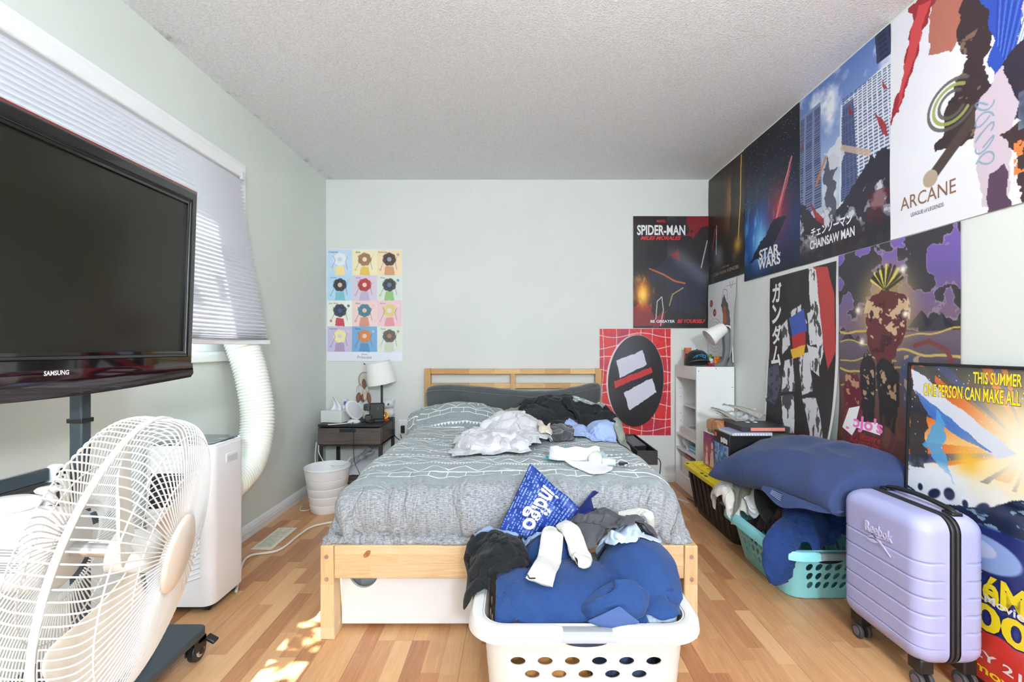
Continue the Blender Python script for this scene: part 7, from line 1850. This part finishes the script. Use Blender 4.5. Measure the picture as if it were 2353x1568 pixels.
A.poly([(.24, .46), (.50, .36), (.80, .44), (.98, .52), (.98, .76), (.70, .86), (.50, .84), (.56, .68), (.36, .58), (.20, .56)], (36, 38, 56), .95, .09, 76); A.line([(.22, .47), (.40, .52), (.55, .58), (.68, .60)], .022, (226, 120, 54), .75); A.line([(.48, .80), (.52, .70), (.66, .64)], .012, (216, 180, 120), .8)
for k in range(5): A.glow(.62 + .08 * k, .36 + .05 * k, .10, (116, 120, 130), .4)
A.line([(.30, .92), (.32, .76), (.38, .72), (.40, .84), (.36, .98)], .010, (222, 214, 210), .9); A.line([(.98, .22), (.94, .34), (.90, .46)], .012, (222, 222, 226), .8)
fp1 = back_wall((1455 - PPX) * 3.715 / FPX, EYE - (497 - PPY) * 3.715 / FPX, PWD, PHT, .9); po7 = poster('wall_poster', A, fp1, (1.25, YB, 1.2), 'black poster with red shards and an orange flare on the back wall beside the corner')
letters('MARVEL', po7, fp1, PWD, PHT, .37, .045, .12, .034, inkr, bold=.001); letters('SPIDER-MAN', po7, fp1, PWD, PHT, .37, .125, .64, .135, inkw, bold=.0014); letters('MILES MORALES', po7, fp1, PWD, PHT, .365, .195, .54, .052, inkr, shear=.4, bold=.0015)
letters('BE GREATER', po7, fp1, PWD, PHT, .39, .940, .32, .036, inkw, bold=.001); letters('BE YOURSELF', po7, fp1, PWD, PHT, .77, .938, .38, .050, inkr, shear=.35, bold=.0015)

# --- red poster on the back wall
RW, RH = .572, .858
A = Art(RW, RH, 190, (206, 46, 50)); A.put(np.clip((A.nz(6, 81) - .55) * 3, 0, 1) * .6, (128, 40, 92)); A.put((A.nz(60, 82, 2) > .70) * .5, (120, 30, 50))
for k in range(9): A.line([(u_, .06 + .11 * k + .022 * math.sin(8 * u_ + k * 1.9)) for u_ in np.linspace(0, 1, 26)], .010, (238, 216, 216), .9)
for k in range(6): A.line([(.04 + .18 * k + .02 * math.sin(6 * v_ + k), v_) for v_ in np.linspace(0, 1, 26)], .009, (238, 216, 216), .85)
A.ell(.50, .48, .405, .425, (226, 216, 226), .03, .05); A.ell(.51, .49, .392, .43, (30, 28, 34), .02, .05); A.ell(.46, .30, .20, .12, (52, 54, 80), .9, 0, .6); A.put((np.sin(A.U * 150) * np.sin(A.V * 220) > .45) * (np.hypot((A.U - .47) / .26, (A.V - .34) / .22) < 1) * .5, (70, 74, 100))
A.poly([(.24, .30), (.60, .20), (.66, .34), (.28, .46)], (208, 210, 226), 1, .03, 3); A.poly([(.34, .60), (.74, .46), (.80, .60), (.42, .76)], (214, 216, 232), 1, .03, 4); A.poly([(.20, .50), (.72, .36), (.74, .41), (.22, .56)], (196, 52, 54), .95, .02, 5)
fr1 = back_wall((1378 - PPX) * 3.715 / FPX, EYE - (756 - PPY) * 3.715 / FPX, RW, RH, 2.4); po8 = poster('wall_poster', A, fr1, (.95, YB, .4), 'red poster with white net lines and a big black oval beside the headboard')

# --- pastel twelve-panel poster
A = Art(PWD, PHT, 200, (236, 238, 250))
cellc = [(196, 222, 246), (244, 236, 196), (246, 222, 186), (186, 220, 244), (222, 208, 226), (222, 232, 224), (240, 244, 232), (244, 214, 212), (240, 206, 214), (204, 196, 226), (124, 172, 214), (226, 234, 224)]
blob = [((238, 242, 250), (250, 226, 150), (200, 216, 236)), ((150, 112, 80), (226, 190, 84), (238, 226, 206)), ((70, 50, 46), (206, 150, 110), (150, 160, 176)), ((52, 52, 60), (122, 190, 206), (226, 190, 160)), ((166, 52, 60), (190, 176, 206), (236, 206, 190)), ((58, 58, 60), (140, 186, 110), (96, 120, 160)), ((54, 56, 70), (190, 60, 74), (70, 90, 140)), ((70, 120, 136), (206, 140, 116), (238, 196, 170)), ((226, 206, 140), (226, 150, 160), (236, 226, 226)), ((246, 238, 176), (176, 150, 190), (226, 216, 222)), ((206, 128, 76), (88, 140, 190), (236, 206, 190)), ((96, 84, 80), (206, 214, 190), (176, 130, 96))]
for r_ in range(4):
    for c_ in range(3):
        k = r_ * 3 + c_; u0, u1 = .008 + c_ * .328, .008 + (c_ + 1) * .328; v0, v1 = .004 + r_ * .2285, .004 + (r_ + 1) * .2285
        A.put((A.U >= u0) & (A.U < u1) & (A.V >= v0) & (A.V < v1), cellc[k]); cx, cy = (u0 + u1) / 2, (v0 + v1) / 2; rk = random.Random(k)
        # a plain flower in a vase, in the panel's colours
        A.poly([(cx - .07, v1 - .003), (cx - .05, cy + .035), (cx + .05, cy + .035), (cx + .07, v1 - .003)], blob[k][1], .9, .02, k)
        for j in range(7):
            a = 2 * PI * j / 7 + k; A.ell(cx + .055 * math.cos(a), cy - .028 + .036 * math.sin(a), .036, .026, blob[k][0], .3, a, .9)
        A.ell(cx, cy - .028, .030, .020, blob[k][2], .2); A.line([(cx - .11, cy + .05), (cx - .06, cy - .02), (cx - .09, cy - .06)], .006, (84, 84, 96), .7); A.line([(cx + .10, cy + .06), (cx + .075, cy - .01), (cx + .10, cy - .05)], .006, (84, 84, 96), .7)
        A.ell(u1 - .05, v0 + .045, .018, .012, blob[k][2], .4, .5, .8); A.ell(u0 + .045, v1 - .05, .016, .011, blob[k][1], .4, .5, .7)
fpr = back_wall((751 - PPX) * 3.715 / FPX, EYE - (573 - PPY) * 3.715 / FPX, PWD, PHT, 1.7); po9 = poster('wall_poster', A, fpr, (-1.2, YB, 1.0), 'pastel poster of twelve small panels on the back wall above the nightstand')
for k, nm_ in enumerate(('Cinderella', 'Belle', 'Pocahontas', 'Jasmine', 'Ariel', 'Mulan', 'Snow White', 'Moana', 'Aurora', 'Rapunzel', 'Merida', 'Tiana')):
    letters(nm_, po9, fpr, PWD, PHT, .085 + (k % 3) * .328, .026 + (k // 3) * .2285, .011 * len(nm_) + .01, .022, inkk, shear=.3)
letters('Disney', po9, fpr, PWD, PHT, .50, .940, .085, .026, inkk, shear=.25); letters('Princess', po9, fpr, PWD, PHT, .50, .965, .19, .040, inkgrey, bold=.001)

# --- white range-target sheet over the bookshelf
A = Art(.47, .64, 130, (228, 230, 234))
for (x, y, n_) in ((.26, .64, 5),):
    for k in range(n_, 0, -1): A.ell(x, y, .055 * k + .01, .040 * k + .007, (120, 122, 126), .02); A.ell(x, y, .055 * k + .004, .040 * k + .003, (224, 226, 230), .02)
    A.ell(x, y, .06, .045, (170, 70, 66), .05)
for (x, y) in ((.14, .24), (.26, .36)): A.ell(x, y, .055, .045, (130, 46, 48), .05); A.ell(x, y, .03, .024, (200, 120, 116), .05)
A.poly([(.50, .30), (.60, .16), (.74, .30), (.86, .50), (.80, .72), (.60, .66), (.56, .46)], (96, 96, 98), .95, .08, 5); A.poly([(.54, .34), (.64, .30), (.70, .48), (.60, .54)], (176, 96, 62), .9, .08, 6); A.line([(.52, .24), (.60, .10), (.70, .12), (.72, .24)], .010, (120, 120, 124)); A.put((A.V > .90) & (A.V < .965), (40, 40, 42)); A.ell(.62, .80, .03, .06, (90, 90, 94), .1)
A.line([(.78, .03), (.84, .11), (.90, .03)], .010, (140, 140, 144)); A.line([(.66, .075), (.99, .075)], .008, (150, 150, 154))
def curl2(u, v): return .010 + .05 * np.clip((v - .2) / .8, 0, 1) * np.clip((u - .5) / .5, 0, 1) ** 2 * (1 + .5 * np.sin(7 * v))
ft = right_wall(3.70, 1.578, .47, .628, .3, curl2); po10 = poster('target_sheet', A, ft, (XR, 3.45, .95), 'white paper sheet with printed rings hanging over the bookshelf', 'paper sheet')

# --- framed poster leaning on the right wall
FW, FH = .70, 1.022
FY0 = 1.795
fpo = thing('framed_poster', (1.52, FY0 - FW / 2, 0), 'tall framed poster with an orange burst and yellow headline leaning beside the suitcase', 'framed poster')
def ff(a, b, e=0.0):
    """a from the far edge towards the camera, b up, in metres"""
    return Vector((1.508 + .030 * b / FH - e, FY0 - a, .004 + b))
q = MB(); frame_ring(q, (0, 0, FW, FH), (.010, .010, FW - .010, FH - .010), 0.0, .018, lambda a, b, h: ff(a, b, h)); q.build('frame', blk, fpo, bevel=.002)
MB().add([ff(.004, .004, .001), ff(FW - .004, .004, .001), ff(FW - .004, FH - .004, .001), ff(.004, FH - .004, .001)], [(0, 1, 2, 3)]).build('backing', card_w, fpo)
A = Art(FW - .02, FH - .02, 230); A.V = A.V * 1.48; A.asp /= 1.48
A.vgrad([(0, (48, 46, 46)), (.12, (70, 60, 58)), (.3, (226, 118, 46)), (.45, (250, 214, 130)), (.56, (238, 240, 246)), (.68, (226, 232, 242)), (1.5, (220, 226, 240))])
an = A.ang(.62, .36); rad_ = np.hypot(A.U - .62, (A.V - .36) * A.asp)
A.put(((np.sin(an * 9 + .7) > .35) & (A.V < .52)) * .9, (214, 92, 36)); A.put(((np.sin(an * 13 + 2.1) > .82) & (A.V < .55)) * .95, (52, 62, 110)); A.put(np.exp(-(rad_ / .30) ** 2), (255, 236, 180)); A.put(np.exp(-(rad_ / .17) ** 2), (255, 250, 236)); A.poly([(0, .0), (.16, .0), (.12, .30), (.10, .58), (0, .60)], (54, 56, 62), .92, .08, 4); A.put((np.random.default_rng(4).random(A.U.shape) > .995) * (A.V < .5), (240, 244, 250))
A.poly([(.0, .02), (.10, .06), (.24, .18), (.44, .30), (.56, .38), (.48, .42), (.32, .34), (.14, .24), (.02, .14)], (222, 230, 246), .97, .02, 5); A.poly([(.02, .14), (.16, .22), (.34, .33), (.46, .40), (.30, .36), (.12, .27)], (74, 118, 196), .95, .02, 6); A.poly([(.66, .40), (.84, .30), (1.0, .28), (1.0, .36), (.84, .40), (.70, .46)], (206, 218, 240), .97, .02, 7)
A.poly([(.10, .42), (.16, .24), (.22, .30), (.20, .44), (.28, .60), (.16, .50)], (92, 166, 220), .9, .06, 8); A.glow(.34, .46, .07, (250, 190, 60), .95)
A.put(np.clip((A.nz(6, 91) - .40) * 4, 0, 1) * np.clip((A.V - .50) / .08, 0, 1) * (A.V < .75), (244, 247, 252))
rk_ = .69 + .06 * (A.nz(7, 93) - .5) - .10 * np.exp(-((A.U - .62) / .12) ** 2) + .03 * np.sin(A.U * 9); A.put(A.V > rk_, (30, 38, 62)); A.put(((A.V > rk_ + .01) & (A.nz(24, 95, 3, .7, 1.8) > .57) & (A.V < .78)) * .8, (150, 184, 206))
for k in range(11): A.ell(.08 + .085 * k, .672 + .014 * math.sin(k * 2.3), .016 + .008 * (k % 3), .020 + .010 * ((k * 2) % 3), (34, 42, 70), .3, k)
A.put(np.clip((A.V - .745) / .015, 0, 1), (34, 44, 104)); A.ell(.40, .88, .20, .085, (150, 176, 224), .08); A.ell(.37, .865, .12, .045, (204, 216, 242), .08); A.poly([(0, .98), (.35, 1.0), (1.0, 1.02), (1.0, 1.26), (0, 1.26)], (40, 52, 126), 1, .02, 9); A.put(A.V > 1.235, (206, 60, 52))
Vp = np.array([ff(.010 + u * (FW - .02), .010 + (1 - v) * (FH - .02), .010) for u, v in zip(A.U.ravel(), A.V.ravel() / 1.48)])
pg = bpy.data.materials.new('framed_print'); pg.use_nodes = True; _n = pg.node_tree; _b3 = _n.nodes['Principled BSDF']; _a = _n.nodes.new('ShaderNodeVertexColor'); _a.layer_name = 'print'; _n.links.new(_a.outputs[0], _b3.inputs['Base Color']); _b3.inputs['Roughness'].default_value = .12; _b3.inputs['Coat Weight'].default_value = .5
pr_ = mesh_np('print', Vp, grid_faces(A.nx, A.ny), pg, fpo, cols=s2l(A.I.reshape(-1, 3)))
def fl_text(s, cu, cv, wd, ht, m, e=.0112, **kw):
    def f(a, b, hh): return ff(.010 + cu * (FW - .02) + a, .010 + (1 - cv) * (FH - .02) + b, e)
    return lettering(s, 'printed_title', m, f, .05, fpo, fit=(wd, ht), **kw)
fl_text('THIS SUMMER', .468, .033, .153, .043, inknavy, .0109, bold=.0024); fl_text('THIS SUMMER', .468, .033, .150, .040, inky, bold=.0012)
fl_text('ONE PERSON CAN MAKE ALL THE DIFFERENCE', .475, .088, .533, .048, inknavy, .0109, bold=.0024); fl_text('ONE PERSON CAN MAKE ALL THE DIFFERENCE', .475, .088, .53, .045, inky, bold=.0012)
fl_text('POKéMON', .50, .700, .52, .100, inknavy, .0109, bold=.0035); fl_text('POKéMON', .50, .700, .51, .090, inky, bold=.0016)
fl_text('the Movie', .47, .735, .20, .026, inkw, .0116, bold=.001)
fl_text('2000', .52, .795, .36, .096, inknavy, .0109, bold=.0035); fl_text('2000', .52, .795, .35, .086, inky, bold=.0016)
fl_text('JULY 21', .45, .922, .22, .036, inkw, bold=.001); fl_text('movie', .52, .962, .16, .026, inky, bold=.001)
